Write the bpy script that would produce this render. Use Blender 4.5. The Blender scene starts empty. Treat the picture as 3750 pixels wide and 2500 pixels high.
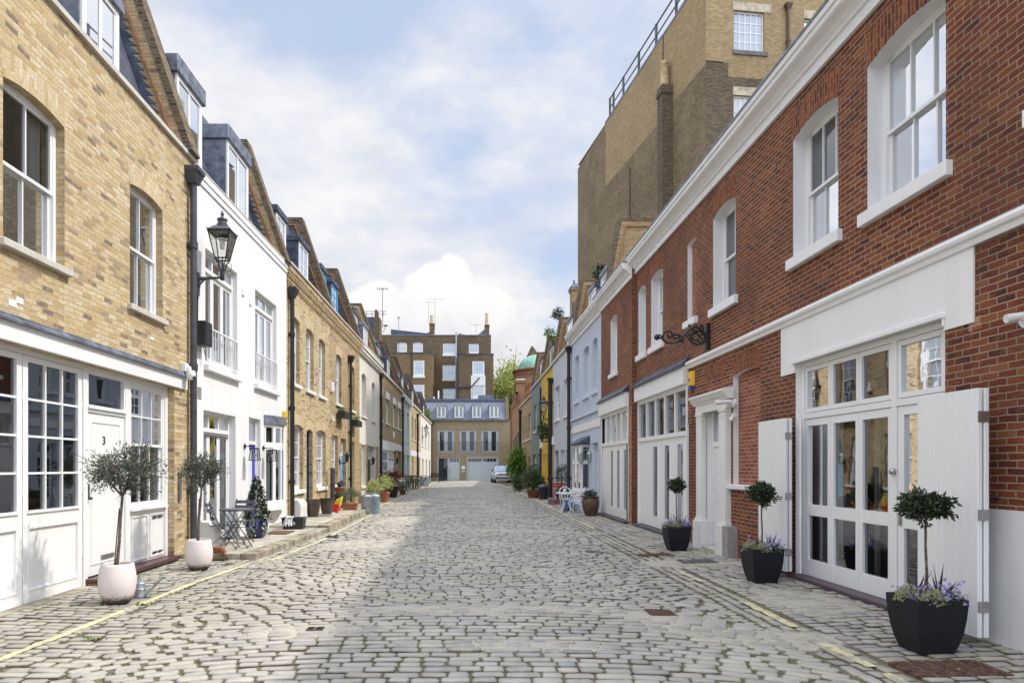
import bpy, bmesh, math, random
import numpy as np
from mathutils import Vector, Matrix
random.seed(7)
RNG = np.random.default_rng(7)
R = math.radians
SC = bpy.context.scene
COL = SC.collection

# ------------------------------------------------------------------ camera, sky, sun, exposure
CAMH = 1.65
cam_d = bpy.data.cameras.new('camera')
cam = bpy.data.objects.new('camera', cam_d); COL.objects.link(cam)
cam.location = (0, 0, CAMH); cam.rotation_euler = (R(90), 0, 0)
cam_d.lens = 24; cam_d.sensor_width = 36
cam_d.shift_x = 0.0456; cam_d.shift_y = 0.1227
cam_d.clip_start = 0.1; cam_d.clip_end = 2000
SC.camera = cam
SC.view_settings.view_transform = 'Standard'
SC.view_settings.look = 'None'
SC.view_settings.exposure = 0.93
SC.view_settings.gamma = 1.0

SUN = Vector((1.0, 0.06, 1.27)).normalized()
sun_d = bpy.data.lights.new('sun', 'SUN')
sun_d.energy = 2.0; sun_d.angle = R(1.6); sun_d.color = (1.0, 0.95, 0.87)
sun = bpy.data.objects.new('sun', sun_d); COL.objects.link(sun)
sun.location = (30, 0, 40)
sun.rotation_euler = SUN.to_track_quat('Z', 'Y').to_euler()

world = bpy.data.worlds.new('World'); SC.world = world
world.use_nodes = True
wn = world.node_tree; wn.nodes.clear()


class NT:
    """small helper for wiring node trees"""
    def __init__(s, tree): s.t = tree
    def n(s, typ, **kw):
        nd = s.t.nodes.new(typ)
        for k, v in kw.items():
            if k == 'inp':
                for i, val in v.items():
                    s.put(nd.inputs[i], val)
            else:
                setattr(nd, k, v)
        return nd
    def put(s, sock, val):
        if hasattr(val, 'is_output'):
            s.t.links.new(val, sock)
        else:
            if sock.type in ('RGBA',) and len(val) == 3: val = (*val, 1)
            sock.default_value = val
    def m(s, op, a, b=0.0, c=0.0):
        nd = s.n('ShaderNodeMath', operation=op)
        s.put(nd.inputs[0], a); s.put(nd.inputs[1], b); s.put(nd.inputs[2], c)
        return nd.outputs[0]
    def mix(s, f, a, b, blend='MIX'):
        nd = s.n('ShaderNodeMix', data_type='RGBA', blend_type=blend)
        s.put(nd.inputs[0], f); s.put(nd.inputs[6], a); s.put(nd.inputs[7], b)
        return nd.outputs[2]
    def noise(s, vec, scale, detail=3, rough=0.5, out=0):
        nd = s.n('ShaderNodeTexNoise')
        if vec is not None: s.put(nd.inputs['Vector'], vec)
        nd.inputs['Scale'].default_value = scale; nd.inputs['Detail'].default_value = detail
        nd.inputs['Roughness'].default_value = rough
        return nd.outputs[out]
    def ramp(s, f, stops, interp='LINEAR'):
        nd = s.n('ShaderNodeValToRGB'); cr = nd.color_ramp; cr.interpolation = interp
        while len(cr.elements) > 1: cr.elements.remove(cr.elements[-1])
        for i, (p, c) in enumerate(stops):
            e = cr.elements[0] if i == 0 else cr.elements.new(p)
            e.position = p
            e.color = (*c, 1) if len(c) == 3 else c
        s.put(nd.inputs[0], f)
        return nd.outputs[0]
    def smooth(s, f, lo, hi):
        nd = s.n('ShaderNodeMapRange', interpolation_type='SMOOTHSTEP')
        s.put(nd.inputs[0], f); nd.inputs[1].default_value = lo; nd.inputs[2].default_value = hi
        return nd.outputs[0]


# sky: Nishita atmosphere with drifting cloud built on the view direction
w = NT(wn)
sky = w.n('ShaderNodeTexSky', sky_type='NISHITA', sun_disc=False)
sky.sun_elevation = math.asin(SUN.z); sky.sun_rotation = math.atan2(SUN.x, SUN.y)
sky.air_density = 1.0; sky.dust_density = 1.2; sky.ozone_density = 1.2
tc = w.n('ShaderNodeTexCoord')
sep = w.n('ShaderNodeSeparateXYZ', inp={0: tc.outputs['Generated']})
zz = w.m('MAXIMUM', sep.outputs[2], 0.0)
den = w.m('ADD', zz, 0.22)
cx = w.m('DIVIDE', sep.outputs[0], den); cy = w.m('DIVIDE', sep.outputs[1], den)
comb = w.n('ShaderNodeCombineXYZ', inp={0: cx, 1: cy, 2: 3.7})
n1 = w.noise(comb.outputs[0], 1.7, 8, 0.6)
n2 = w.noise(comb.outputs[0], 0.8, 4, 0.5)
cov = w.m('ADD', w.m('MULTIPLY', n1, 0.65), w.m('MULTIPLY', n2, 0.35))
veil = w.smooth(cov, 0.39, 0.58)
# heaped cumulus low over the far end of the street
yy = w.m('MAXIMUM', sep.outputs[1], 0.05)
px_ = w.m('DIVIDE', sep.outputs[0], yy); pz_ = w.m('DIVIDE', sep.outputs[2], yy)
front = w.smooth(sep.outputs[1], 0.2, 0.5)
comb2 = w.n('ShaderNodeCombineXYZ', inp={0: px_, 1: pz_, 2: 1.3})
cn = w.noise(comb2.outputs[0], 11.0, 7, 0.58)
cn2 = w.noise(comb2.outputs[0], 26.0, 5, 0.55)
blob = None
for (bx, bz, rx, rz) in [(-0.04, 0.245, .06, .07), (-0.12, 0.215, .09, .055), (0.025, 0.222, .06, .05), (-0.22, 0.195, .10, .05), (0.0, 0.17, .18, .065), (-.3, .15, .2, .06)]:
    dx = w.m('DIVIDE', w.m('SUBTRACT', px_, bx), rx); dz = w.m('DIVIDE', w.m('SUBTRACT', pz_, bz), rz)
    dd = w.m('SQRT', w.m('ADD', w.m('MULTIPLY', dx, dx), w.m('MULTIPLY', dz, dz)))
    b_ = w.m('SUBTRACT', 1.0, dd)
    blob = b_ if blob is None else w.m('SMOOTH_MAX', blob, b_, 0.25)
cum = w.m('ADD', blob, w.m('MULTIPLY', w.m('SUBTRACT', cn, 0.5), 1.3))
cmask = w.m('MULTIPLY', w.smooth(cum, 0.03, 0.26), front)
cshade = w.m('ADD', w.m('MULTIPLY', w.smooth(pz_, 0.12, 0.30), 0.6), w.m('MULTIPLY', w.m('SUBTRACT', cn2, 0.2), 0.6))
ccol = w.ramp(cshade, [(0.25, (5.4, 5.6, 6.1)), (0.5, (6.4, 6.5, 6.8)), (0.8, (7.4, 7.4, 7.45))])
blue = w.mix(0.8, sky.outputs[0], (3.9, 4.9, 6.8))
grey = w.noise(comb.outputs[0], 2.6, 5, 0.6)
vcol = w.ramp(grey, [(0.38, (5.3, 5.65, 6.4)), (0.54, (6.65, 6.75, 6.95))])
skyc = w.mix(w.m('MULTIPLY', veil, 0.93), blue, vcol)
skyc = w.mix(w.m('MULTIPLY', cmask, 0.9), skyc, ccol)
# added brightness in the unseen sky overhead and behind, to lift the shade
boost = w.m('ADD', 1.0, w.m('ADD', w.m('MULTIPLY', w.smooth(sep.outputs[2], 0.55, 0.85), 1.45), w.m('MULTIPLY', w.m('SUBTRACT', 1.0, w.smooth(sep.outputs[1], -0.35, 0.25)), 0.95)))
bv = w.n('ShaderNodeCombineXYZ', inp={0: w.m('MULTIPLY', boost, 1.035), 1: w.m('MULTIPLY', boost, 1.0), 2: w.m('MULTIPLY', boost, 0.96)})
skyc = w.mix(1.0, skyc, bv.outputs[0], 'MULTIPLY')
bg = w.n('ShaderNodeBackground', inp={0: skyc, 1: 0.0755})
wo = w.n('ShaderNodeOutputWorld', inp={0: bg.outputs[0]})

try:
    SC.cycles.max_bounces = 6; SC.cycles.diffuse_bounces = 3; SC.cycles.glossy_bounces = 3
    SC.cycles.transparent_max_bounces = 12; SC.cycles.transmission_bounces = 4
    SC.cycles.use_denoising = True
    SC.cycles.caustics_reflective = False; SC.cycles.caustics_refractive = False
    SC.cycles.sample_clamp_indirect = 4.0
except Exception:
    pass

# ------------------------------------------------------------------ materials
MATS = {}
def new_mat(name):
    m = bpy.data.materials.new(name); m.use_nodes = True
    m.node_tree.nodes.clear()
    t = NT(m.node_tree)
    out = t.n('ShaderNodeOutputMaterial')
    bs = t.n('ShaderNodeBsdfPrincipled')
    t.put(out.inputs[0], bs.outputs[0])
    MATS[name] = m
    return m, t, bs

def bump(t, bs, h, strength=0.3, dist=0.01):
    b = t.n('ShaderNodeBump'); b.inputs['Strength'].default_value = strength; b.inputs['Distance'].default_value = dist
    t.put(b.inputs['Height'], h)
    t.put(bs.inputs['Normal'], b.outputs[0])

def plain(name, col, rough=0.5, metal=0.0, var=0.12, scale=6.0, bmp=0.0, col2=None, spec=0.5, coat=0.0):
    m, t, bs = new_mat(name)
    g = t.n('ShaderNodeNewGeometry')
    nz = t.noise(g.outputs['Position'], scale, 5, 0.6)
    c2 = col2 if col2 else tuple(max(0, c * (1 - 2.2 * var)) for c in col)
    c1 = tuple(min(1, c * (1 + var)) for c in col) if not col2 else col
    c = t.ramp(nz, [(0.3, c2), (0.7, c1)])
    t.put(bs.inputs['Base Color'], c)
    bs.inputs['Roughness'].default_value = rough; bs.inputs['Metallic'].default_value = metal
    bs.inputs['Specular IOR Level'].default_value = spec
    if coat: bs.inputs['Coat Weight'].default_value = coat
    if bmp: bump(t, bs, t.noise(g.outputs['Position'], scale * 8, 4, 0.6), bmp, 0.01)
    return m

def tiles(t, bw, bh, mort, off=0.5, wob=0.004):
    """running-bond cells on UV metres: returns mortar mask, two random values per cell"""
    uv = t.n('ShaderNodeTexCoord').outputs['UV']
    nv = t.n('ShaderNodeTexNoise', inp={0: uv}); nv.inputs['Scale'].default_value = 9; nv.inputs['Detail'].default_value = 3
    wv = t.n('ShaderNodeVectorMath', operation='MULTIPLY_ADD', inp={0: nv.outputs[1], 1: (wob * 2, wob * 2, 0), 2: uv})
    s = t.n('ShaderNodeSeparateXYZ', inp={0: wv.outputs[0]})
    r = t.m('DIVIDE', s.outputs[1], bh)
    row = t.m('FLOOR', r)
    par = t.m('FLOORED_MODULO', row, 2.0)
    jit = t.n('ShaderNodeTexWhiteNoise', noise_dimensions='1D'); t.put(jit.inputs['W'], row)
    c = t.m('ADD', t.m('ADD', t.m('DIVIDE', s.outputs[0], bw), t.m('MULTIPLY', par, off)), t.m('MULTIPLY', jit.outputs[0], 0.12))
    colm = t.m('FLOOR', c)
    fu = t.m('SUBTRACT', c, colm); fv = t.m('SUBTRACT', r, row)
    du = t.m('MULTIPLY', t.m('MINIMUM', fu, t.m('SUBTRACT', 1.0, fu)), bw)
    dv = t.m('MULTIPLY', t.m('MINIMUM', fv, t.m('SUBTRACT', 1.0, fv)), bh)
    d = t.m('MINIMUM', du, dv)
    mask = t.smooth(d, mort * 0.35, mort * 0.75)      # 1 on the face of the unit
    cell = t.n('ShaderNodeCombineXYZ', inp={0: colm, 1: row, 2: 0.0})
    wn_ = t.n('ShaderNodeTexWhiteNoise', noise_dimensions='2D'); t.put(wn_.inputs['Vector'], cell.outputs[0])
    return uv, mask, wn_.outputs[0], wn_.outputs[1], fv

def brick(name, pal, mortar, mort=0.012, bmp=0.6, blotch=0.35, bw=0.22, bh=0.069, rough=0.9, stain=None, stain_amt=0.0, mott=None, wob=0.007, vj=1.0):
    m, t, bs = new_mat(name)
    uv, mask, r1, r2, fv = tiles(t, bw, bh, mort, wob=wob)
    n = len(pal)
    c = t.ramp(r1, [((i + 0.0) / n, p) for i, p in enumerate(pal)], 'CONSTANT')
    if mott:
        sv = t.n('ShaderNodeVectorMath', operation='MULTIPLY', inp={0: uv, 1: (.6, 1.4, 1)})
        k = t.noise(sv.outputs[0], 13, 5, 0.65)
        c = t.mix(t.m('MULTIPLY', t.smooth(k, .47, .66), .8), c, mott[0])
        k2 = t.noise(sv.outputs[0], 24, 4, 0.7)
        c = t.mix(t.m('MULTIPLY', t.smooth(k2, .60, .70), .75), c, mott[1])
    fine = t.noise(uv, 38, 4, 0.65)
    c = t.mix(blotch, c, t.ramp(fine, [(0.3, (0.35, 0.31, 0.28)), (0.7, (1.05, 1.02, .97))]), 'MULTIPLY')
    big = t.noise(uv, 0.7, 4, 0.6)
    c = t.mix(0.4, c, t.ramp(big, [(0.3, (0.68, 0.64, 0.6)), (0.7, (1.0, 1.0, 1.0))]), 'MULTIPLY')
    mc = t.mix(t.noise(uv, 20, 3), mortar, tuple(x * 0.7 for x in mortar))
    c = t.mix(mask, mc, c)
    if stain:
        c = t.mix(t.m('MULTIPLY', t.smooth(t.noise(uv, 0.35, 5, 0.65), 0.42, 0.65), stain_amt), c, stain)
    t.put(bs.inputs['Base Color'], c)
    bs.inputs['Roughness'].default_value = rough; bs.inputs['Specular IOR Level'].default_value = 0.25
    h = t.m('ADD', t.m('MULTIPLY', mask, 0.8), t.m('MULTIPLY', fine, 0.6))
    bump(t, bs, h, bmp, 0.014)
    return m

YEL = [(.70, .575, .36), (.64, .51, .30), (.75, .64, .44), (.66, .53, .31), (.58, .44, .24), (.71, .59, .38), (.78, .68, .50), (.62, .48, .27), (.73, .62, .42), (.40, .32, .23), (.69, .56, .35), (.60, .48, .31), (.72, .60, .36), (.53, .40, .22), (.68, .57, .39), (.25, .21, .175), (.74, .64, .43), (.64, .50, .28), (.47, .37, .25)]
MOT = ((.63, .42, .16), (.22, .15, .095))
brick('yellow_brick', YEL, (.60, .50, .34), 0.0095, 1.0, 0.55, mott=MOT, wob=.013)
brick('yellow_brick_old', [(c[0] * .86, c[1] * .82, c[2] * .78) for c in YEL], (.45, .37, .26), 0.0095, 0.9, 0.5, stain=(.24, .18, .11), stain_amt=.3, mott=MOT, wob=.010)
brick('orange_brick', [(.48, .32, .13), (.42, .26, .10), (.52, .36, .16), (.36, .24, .12), (.45, .30, .14)], (.42, .36, .26), 0.013, 0.6, 0.45)
brick('end_brick', [(.42, .34, .22), (.37, .29, .18), (.46, .38, .26), (.33, .26, .17), (.40, .32, .20)], (.40, .34, .25), 0.011, 0.6, 0.5, mott=((.40, .28, .14), (.16, .12, .09)))
brick('arch_brick', YEL[:9], (.70, .60, .42), 0.014, 0.9, 0.4, mott=MOT)
brick('brown_brick', [(.15, .105, .065), (.11, .08, .055), (.19, .14, .085), (.22, .16, .09), (.09, .07, .05), (.17, .12, .07)], (.25, .21, .15), 0.014, 0.7, 0.4)
brick('rear_brick', [(.15, .10, .06), (.11, .08, .05), (.19, .135, .075), (.23, .165, .09), (.09, .065, .045)], (.28, .23, .16), 0.014, 0.6, 0.4, stain=(.07, .05, .04), stain_amt=.5)
brick('rear_brick_light', [(.27, .18, .09), (.22, .145, .07), (.31, .21, .11), (.19, .125, .06)], (.29, .22, .13), 0.013, 0.6, 0.4, stain=(.16, .11, .06), stain_amt=.4)
RED = [(.23, .056, .029), (.26, .066, .032), (.195, .048, .028), (.30, .092, .040), (.155, .042, .028), (.245, .061, .029), (.35, .13, .05), (.215, .053, .028), (.11, .036, .028), (.275, .080, .036), (.205, .051, .028)]
RMOT = ((.33, .115, .045), (.075, .032, .026))
brick('red_brick', RED, (.43, .34, .24), 0.0125, 1.0, 0.55, stain=(.085, .04, .03), stain_amt=.45, mott=RMOT, wob=.010)
brick('red_brick_mottled', RED + [(.42, .22, .07), (.40, .19, .06), (.30, .15, .06)], (.44, .37, .26), 0.011, 1.0, 0.5, mott=RMOT, wob=.010)
brick('red_arch', RED, (.40, .32, .21), 0.009, 0.9, 0.4, mott=RMOT)
brick('niche_brick', [(.33, .09, .055), (.37, .12, .07), (.30, .08, .05), (.40, .15, .09)], (.46, .38, .29), 0.012, 0.8, 0.4)
brick('pier_brick', [(.42, .15, .07), (.48, .20, .10), (.36, .13, .06), (.52, .27, .15)], (.44, .36, .26), 0.015, 0.8, 0.4)
brick('church_brick', [(.30, .15, .075), (.36, .19, .09), (.26, .12, .06), (.40, .23, .12)], (.33, .25, .17), 0.012, 0.5, 0.4)
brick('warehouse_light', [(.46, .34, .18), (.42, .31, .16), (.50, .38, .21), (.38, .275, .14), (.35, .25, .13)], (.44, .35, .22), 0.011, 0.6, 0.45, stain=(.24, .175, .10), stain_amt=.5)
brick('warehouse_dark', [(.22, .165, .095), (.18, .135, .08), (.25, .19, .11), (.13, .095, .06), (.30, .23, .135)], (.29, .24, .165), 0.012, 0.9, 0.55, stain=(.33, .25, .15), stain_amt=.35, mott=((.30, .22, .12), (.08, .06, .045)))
brick('warehouse_soot', [(.105, .075, .045), (.08, .06, .04), (.14, .10, .06), (.18, .13, .07)], (.26, .22, .16), 0.016, 0.9, 0.4)
brick('blue_painted_brick', [(.58, .655, .76), (.60, .675, .78), (.56, .635, .74)], (.55, .625, .73), 0.012, 0.6, 0.15)
brick('grey_painted_brick', [(.62, .65, .69), (.64, .67, .71), (.60, .63, .67)], (.57, .60, .64), 0.012, 0.6, 0.15)
brick('yellow_painted_brick', [(.72, .48, .08), (.74, .50, .09), (.70, .46, .075)], (.66, .43, .07), 0.012, 0.5, 0.15)

def paint(name, col, rough=0.55, dirt=0.12, dirtcol=None, sc=1.3):
    m, t, bs = new_mat(name)
    g = t.n('ShaderNodeNewGeometry'); P = g.outputs['Position']
    st = t.n('ShaderNodeVectorMath', operation='MULTIPLY', inp={0: P, 1: (3.0, 3.0, 0.5)})
    a = t.noise(st.outputs[0], sc, 6, 0.65); b = t.noise(P, 14, 4, 0.6)
    dc = dirtcol if dirtcol else tuple(c * 0.62 for c in col)
    f = t.m('MULTIPLY', t.smooth(t.m('ADD', t.m('MULTIPLY', a, .75), t.m('MULTIPLY', b, .25)), 0.42, 0.72), dirt * 2)
    c = t.mix(f, col, dc)
    t.put(bs.inputs['Base Color'], c)
    bs.inputs['Roughness'].default_value = rough
    bump(t, bs, b, 0.08, 0.01)
    return m

paint('white_render', (.76, .755, .75), 0.85, 0.15)
paint('cream_render', (.70, .66, .58), 0.85, 0.15)
paint('white_paint', (.80, .795, .785), 0.42, 0.09, sc=1.0)
paint('white_gloss', (.80, .80, .79), 0.34, 0.07, sc=1.0)
paint('stone_white', (.76, .75, .72), 0.7, 0.12)
paint('stone_sill', (.55, .52, .46), 0.85, 0.3)
paint('sage_paint', (.56, .62, .62), 0.7, 0.1)
paint('greygreen_paint', (.19, .225, .215), 0.75, 0.12)
paint('blue_paint', (.58, .655, .76), 0.6, 0.1)
paint('grey_paint', (.62, .65, .69), 0.6, 0.1)
paint('yellow_paint', (.73, .49, .085), 0.6, 0.1)
paint('door_grey', (.48, .54, .58), 0.5, 0.05)
paint('frame_grey', (.42, .47, .52), 0.4, 0.05)
paint('blue_door', (.010, .045, .10), 0.35, 0.1)
paint('cobalt_door', (.045, .05, .42), 0.4, 0.05)
paint('sky_door', (.17, .48, .82), 0.45, 0.05)
paint('dormer_blue', (.10, .33, .52), 0.45, 0.1)
paint('wine_paint', (.075, .026, .028), 0.35, 0.1)
paint('wine_step', (.075, .05, .06), 0.45, 0.2)
paint('dark_door', (.045, .04, .045), 0.4, 0.1)
paint('slategrey_door', (.16, .17, .19), 0.45, 0.1)
plain('lead', (.20, .225, .28), 0.5, 0.25, 0.3, 5, 0.25)
plain('lead_dark', (.075, .09, .135), 0.5, 0.2, 0.35, 4, 0.2)
plain('black_iron', (.014, .014, .017), 0.38, 0.0, 0.25, 8, 0.1)
plain('grey_iron', (.075, .08, .095), 0.42, 0.0, 0.2, 8, 0.1)
plain('pipe_grey', (.055, .057, .07), 0.5, 0.0, 0.2, 5, 0.05)
plain('box_metal', (.36, .345, .33), 0.55, 0.15, 0.12, 9)
plain('curtain_grey', (.17, .17, .175), 0.95, 0, 0.05, 2)
plain('steel', (.42, .41, .40), 0.35, 0.85, 0.15, 9)
plain('galvanised', (.38, .42, .45), 0.42, 0.55, 0.25, 7, 0.1)
plain('galv_blue', (.36, .44, .50), 0.45, 0.3, 0.2, 7, 0.1)
plain('tile_edge', (.40, .19, .09), 0.8, 0, 0.25, 9, 0.3)
plain('terracotta', (.36, .135, .065), 0.8, 0, 0.2, 6, 0.2)
plain('terracotta_old', (.26, .10, .05), 0.85, 0, 0.3, 6, 0.2)
plain('brown_glaze', (.06, .042, .028), 0.3, 0, 0.3, 3, 0.05, coat=.3)
plain('bronze_pot', (.105, .062, .035), 0.5, 0, 0.3, 3, 0.1)
plain('cobalt_glaze', (.008, .012, .12), 0.12, 0, 0.3, 3, 0.0, coat=.6)
plain('black_plastic', (.018, .019, .022), 0.45, 0, 0.2, 4, 0.05)
plain('red_plastic', (.62, .02, .018), 0.4, 0, 0.08, 4)
plain('red_metal', (.50, .02, .022), 0.4, 0, 0.08, 4)
plain('yellow_plastic', (.80, .46, .02), 0.4, 0, 0.06, 4)
plain('blue_plastic', (.03, .10, .42), 0.4, 0, 0.06, 4)
plain('white_plastic', (.76, .76, .74), 0.4, 0, 0.05, 4)
plain('white_metal', (.80, .81, .82), 0.4, 0, 0.05, 8)
plain('paving_stone', (.46, .42, .34), 0.9, 0, 0.22, 2.2, 0.35)
plain('kerb_stone', (.36, .31, .23), 0.9, 0, 0.35, 3.0, 0.5)
plain('compost', (.05, .035, .025), 1.0, 0, 0.4, 30, 0.6)
plain('bark', (.17, .13, .095), 0.9, 0, 0.35, 25, 0.6)
plain('bark_pale', (.33, .28, .22), 0.9, 0, 0.3, 25, 0.5)
plain('wood_weathered', (.13, .105, .085), 0.8, 0, 0.25, 12, 0.2)
plain('doormat', (.17, .085, .035), 1.0, 0, 0.3, 40, 0.6)
plain('old_brick', (.34, .13, .075), 0.9, 0, 0.25, 14, 0.5)
plain('mossy_stone', (.22, .17, .10), 0.95, 0, 0.4, 9, 0.6)
plain('rust_iron', (.15, .085, .055), 0.8, 0.2, 0.4, 20, 0.6)
plain('drain_iron', (.17, .16, .155), 0.65, 0.3, 0.3, 14, 0.5)
plain('copper_green', (.24, .47, .37), 0.65, 0, 0.2, 0.8, 0.05)
plain('red_tile', (.17, .08, .055), 0.8, 0, 0.25, 2, 0.3)
plain('red_band', (.24, .075, .05), 0.85, 0, 0.15, 3, 0.1)
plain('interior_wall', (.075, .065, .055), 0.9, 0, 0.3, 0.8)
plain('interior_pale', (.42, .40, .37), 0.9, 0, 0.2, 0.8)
plain('curtain', (.72, .72, .70), 0.95, 0, 0.05, 2)
plain('curtain_teal', (.30, .42, .41), 0.95, 0, 0.1, 2)
plain('curtain_warm', (.42, .30, .13), 0.95, 0, 0.15, 1.5)
plain('frosted', (.62, .70, .74), 0.5, 0, 0.03, 2)
plain('chimney_pot', (.55, .43, .24), 0.8, 0, 0.2, 6, 0.2)
plain('stone_lintel', (.52, .45, .33), 0.9, 0, 0.2, 4, 0.2)
plain('rubber', (.02, .02, .02), 0.8)
plain('car_paint', (.60, .64, .69), 0.25, 0.15, 0.03, 2, coat=1.0)
plain('car_glass', (.25, .32, .40), 0.05, 0.4, 0.1, 2)
plain('pale_cloth', (.68, .68, .66), 0.9, 0, 0.1, 9)
plain('yellow_bag', (.78, .60, .05), 0.5, 0, 0.1, 6)
plain('blue_bag', (.12, .28, .60), 0.4, 0, 0.15, 6)
plain('bike_blue', (.10, .30, .55), 0.35, 0.2, 0.1, 6)
plain('flower_violet', (.36, .26, .72), 0.7, 0, 0.25, 30)
plain('flower_pale', (.72, .68, .90), 0.7, 0, 0.1, 30)
plain('flower_red', (.42, .02, .03), 0.7, 0, 0.25, 30)

# soft pink-white cast pot with soil splash low down
m, t, bs = new_mat('pot_stone')
tcx = t.n('ShaderNodeTexCoord'); so = t.n('ShaderNodeSeparateXYZ', inp={0: tcx.outputs['Object']})
nz = t.noise(tcx.outputs['Object'], 30, 5, 0.65); pit = t.noise(tcx.outputs['Object'], 70, 3, 0.6)
hgt = t.m('ADD', so.outputs[2], t.m('MULTIPLY', t.m('SUBTRACT', nz, 0.5), 0.16))
f = t.m('SUBTRACT', 1.0, t.smooth(hgt, 0.03, 0.13))
c = t.mix(t.m('MULTIPLY', t.smooth(pit, 0.62, 0.72), 0.35), (.70, .62, .60), (.40, .33, .32))
c = t.mix(f, c, (.075, .045, .022))
t.put(bs.inputs['Base Color'], c); bs.inputs['Roughness'].default_value = 0.85
bump(t, bs, pit, 0.15, 0.005)

# black ribbed planter
m, t, bs = new_mat('planter_black')
uvp = t.n('ShaderNodeTexCoord').outputs['UV']
sv = t.n('ShaderNodeVectorMath', operation='MULTIPLY', inp={0: uvp, 1: (6, 90, 1)})
nz = t.noise(sv.outputs[0], 1.5, 5, 0.6)
t.put(bs.inputs['Base Color'], t.ramp(nz, [(0.3, (.005, .006, .008)), (0.7, (.019, .02, .026))]))
bs.inputs['Roughness'].default_value = 0.6; bs.inputs['Specular IOR Level'].default_value = 0.25
bump(t, bs, nz, 0.9, 0.012)

def slate_mat(name, pal, bw=0.27, bh=0.2):
    m, t, bs = new_mat(name)
    uv, mask, r1, r2, fv = tiles(t, bw, bh, 0.008, wob=0.002)
    n = len(pal)
    c = t.ramp(r1, [(i / n, p) for i, p in enumerate(pal)], 'CONSTANT')
    c = t.mix(mask, (.02, .022, .03), c)
    nz = t.noise(uv, 5, 4, .6)
    c = t.mix(0.35, c, t.ramp(nz, [(.3, (.5, .5, .5)), (.7, (1, 1, 1))]), 'MULTIPLY')
    t.put(bs.inputs['Base Color'], c); bs.inputs['Roughness'].default_value = 0.55
    h = t.m('ADD', t.m('MULTIPLY', mask, .4), t.m('MULTIPLY', t.m('SUBTRACT', 1.0, fv), .6))
    bump(t, bs, h, 0.5, 0.012)
slate_mat('slate_dark', [(.06, .07, .10), (.075, .085, .12), (.05, .06, .085), (.08, .09, .125)])
slate_mat('slate_blue', [(.165, .19, .245), (.19, .215, .27), (.145, .165, .22), (.175, .20, .26)])

def glass(name, tint, refl, bumpy=0.02, opaque=None):
    m = bpy.data.materials.new(name); m.use_nodes = True; MATS[name] = m
    m.node_tree.nodes.clear(); t = NT(m.node_tree)
    out = t.n('ShaderNodeOutputMaterial')
    g = t.n('ShaderNodeNewGeometry')
    b = t.n('ShaderNodeBump'); b.inputs['Strength'].default_value = bumpy; b.inputs['Distance'].default_value = 0.02
    t.put(b.inputs['Height'], t.noise(g.outputs['Position'], 3.0, 2, 0.4))
    gl = t.n('ShaderNodeBsdfGlossy', inp={0: (.92, .95, 1.0), 1: 0.015}); t.put(gl.inputs['Normal'], b.outputs[0])
    if opaque: back = t.n('ShaderNodeBsdfDiffuse', inp={0: opaque})
    else: back = t.n('ShaderNodeBsdfTransparent', inp={0: tint})
    fr = t.n('ShaderNodeFresnel', inp={0: 1.55})
    f = t.m('MINIMUM', t.m('ADD', t.m('MULTIPLY', fr.outputs[0], 1.3), refl), 0.95)
    mx = t.n('ShaderNodeMixShader', inp={0: f, 1: back.outputs[0], 2: gl.outputs[0]})
    t.put(out.inputs[0], mx.outputs[0])
glass('glass', (.80, .84, .84), 0.10, 0.02)
glass('glass_wavy', (.75, .78, .78), 0.13, 0.05)
glass('glass_far', None, 0.0, 0.0, (.03, .036, .042))
glass('glass_pale', None, 0.15, 0.0, (.36, .40, .44))
glass('lamp_glass', (.88, .88, .86), 0.02, 0.0)

def leafmat(name, cols, rough=0.55, trans=0.25):
    m, t, bs = new_mat(name)
    g = t.n('ShaderNodeNewGeometry')
    n = len(cols)
    c = t.ramp(g.outputs['Random Per Island'], [(i / max(1, n - 1), p) for i, p in enumerate(cols)])
    t.put(bs.inputs['Base Color'], c); bs.inputs['Roughness'].default_value = rough
    if trans:
        tr = t.n('ShaderNodeBsdfTranslucent'); t.put(tr.inputs[0], c)
        mx = t.n('ShaderNodeMixShader', inp={0: trans, 1: bs.outputs[0], 2: tr.outputs[0]})
        for l in list(m.node_tree.links):
            if l.to_node.type == 'OUTPUT_MATERIAL': m.node_tree.links.remove(l)
        o = [x for x in m.node_tree.nodes if x.type == 'OUTPUT_MATERIAL'][0]
        t.put(o.inputs[0], mx.outputs[0])
leafmat('olive_leaf', [(.04, .056, .036), (.07, .09, .06), (.105, .125, .09), (.17, .195, .155)], 0.5, 0.12)
leafmat('bay_leaf', [(.012, .022, .010), (.022, .038, .015), (.035, .055, .02), (.06, .085, .03)], 0.35, 0.1)
leafmat('bush_leaf', [(.03, .06, .02), (.05, .10, .03), (.09, .15, .05), (.16, .21, .11)], 0.45, 0.2)
leafmat('bright_leaf', [(.10, .19, .03), (.16, .28, .045), (.23, .35, .07), (.07, .14, .025)], 0.5, 0.3)
leafmat('spring_leaf', [(.27, .33, .07), (.40, .44, .12), (.52, .54, .20), (.20, .26, .06)], 0.6, 0.4)
leafmat('variegated_leaf', [(.20, .26, .05), (.42, .44, .12), (.60, .58, .25), (.12, .18, .04)], 0.5, 0.25)
leafmat('ivy_leaf', [(.22, .30, .12), (.42, .48, .26), (.60, .62, .42), (.10, .18, .05)], 0.5, 0.2)
leafmat('pale_leaf', [(.24, .28, .10), (.38, .41, .20), (.52, .53, .30)], 0.6, 0.2)
leafmat('lavender_leaf', [(.10, .14, .08), (.16, .20, .13), (.07, .10, .05)], 0.6, 0.2)
leafmat('purple_leaf', [(.03, .012, .014), (.06, .02, .025), (.022, .01, .012)], 0.4, 0.1)
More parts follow.
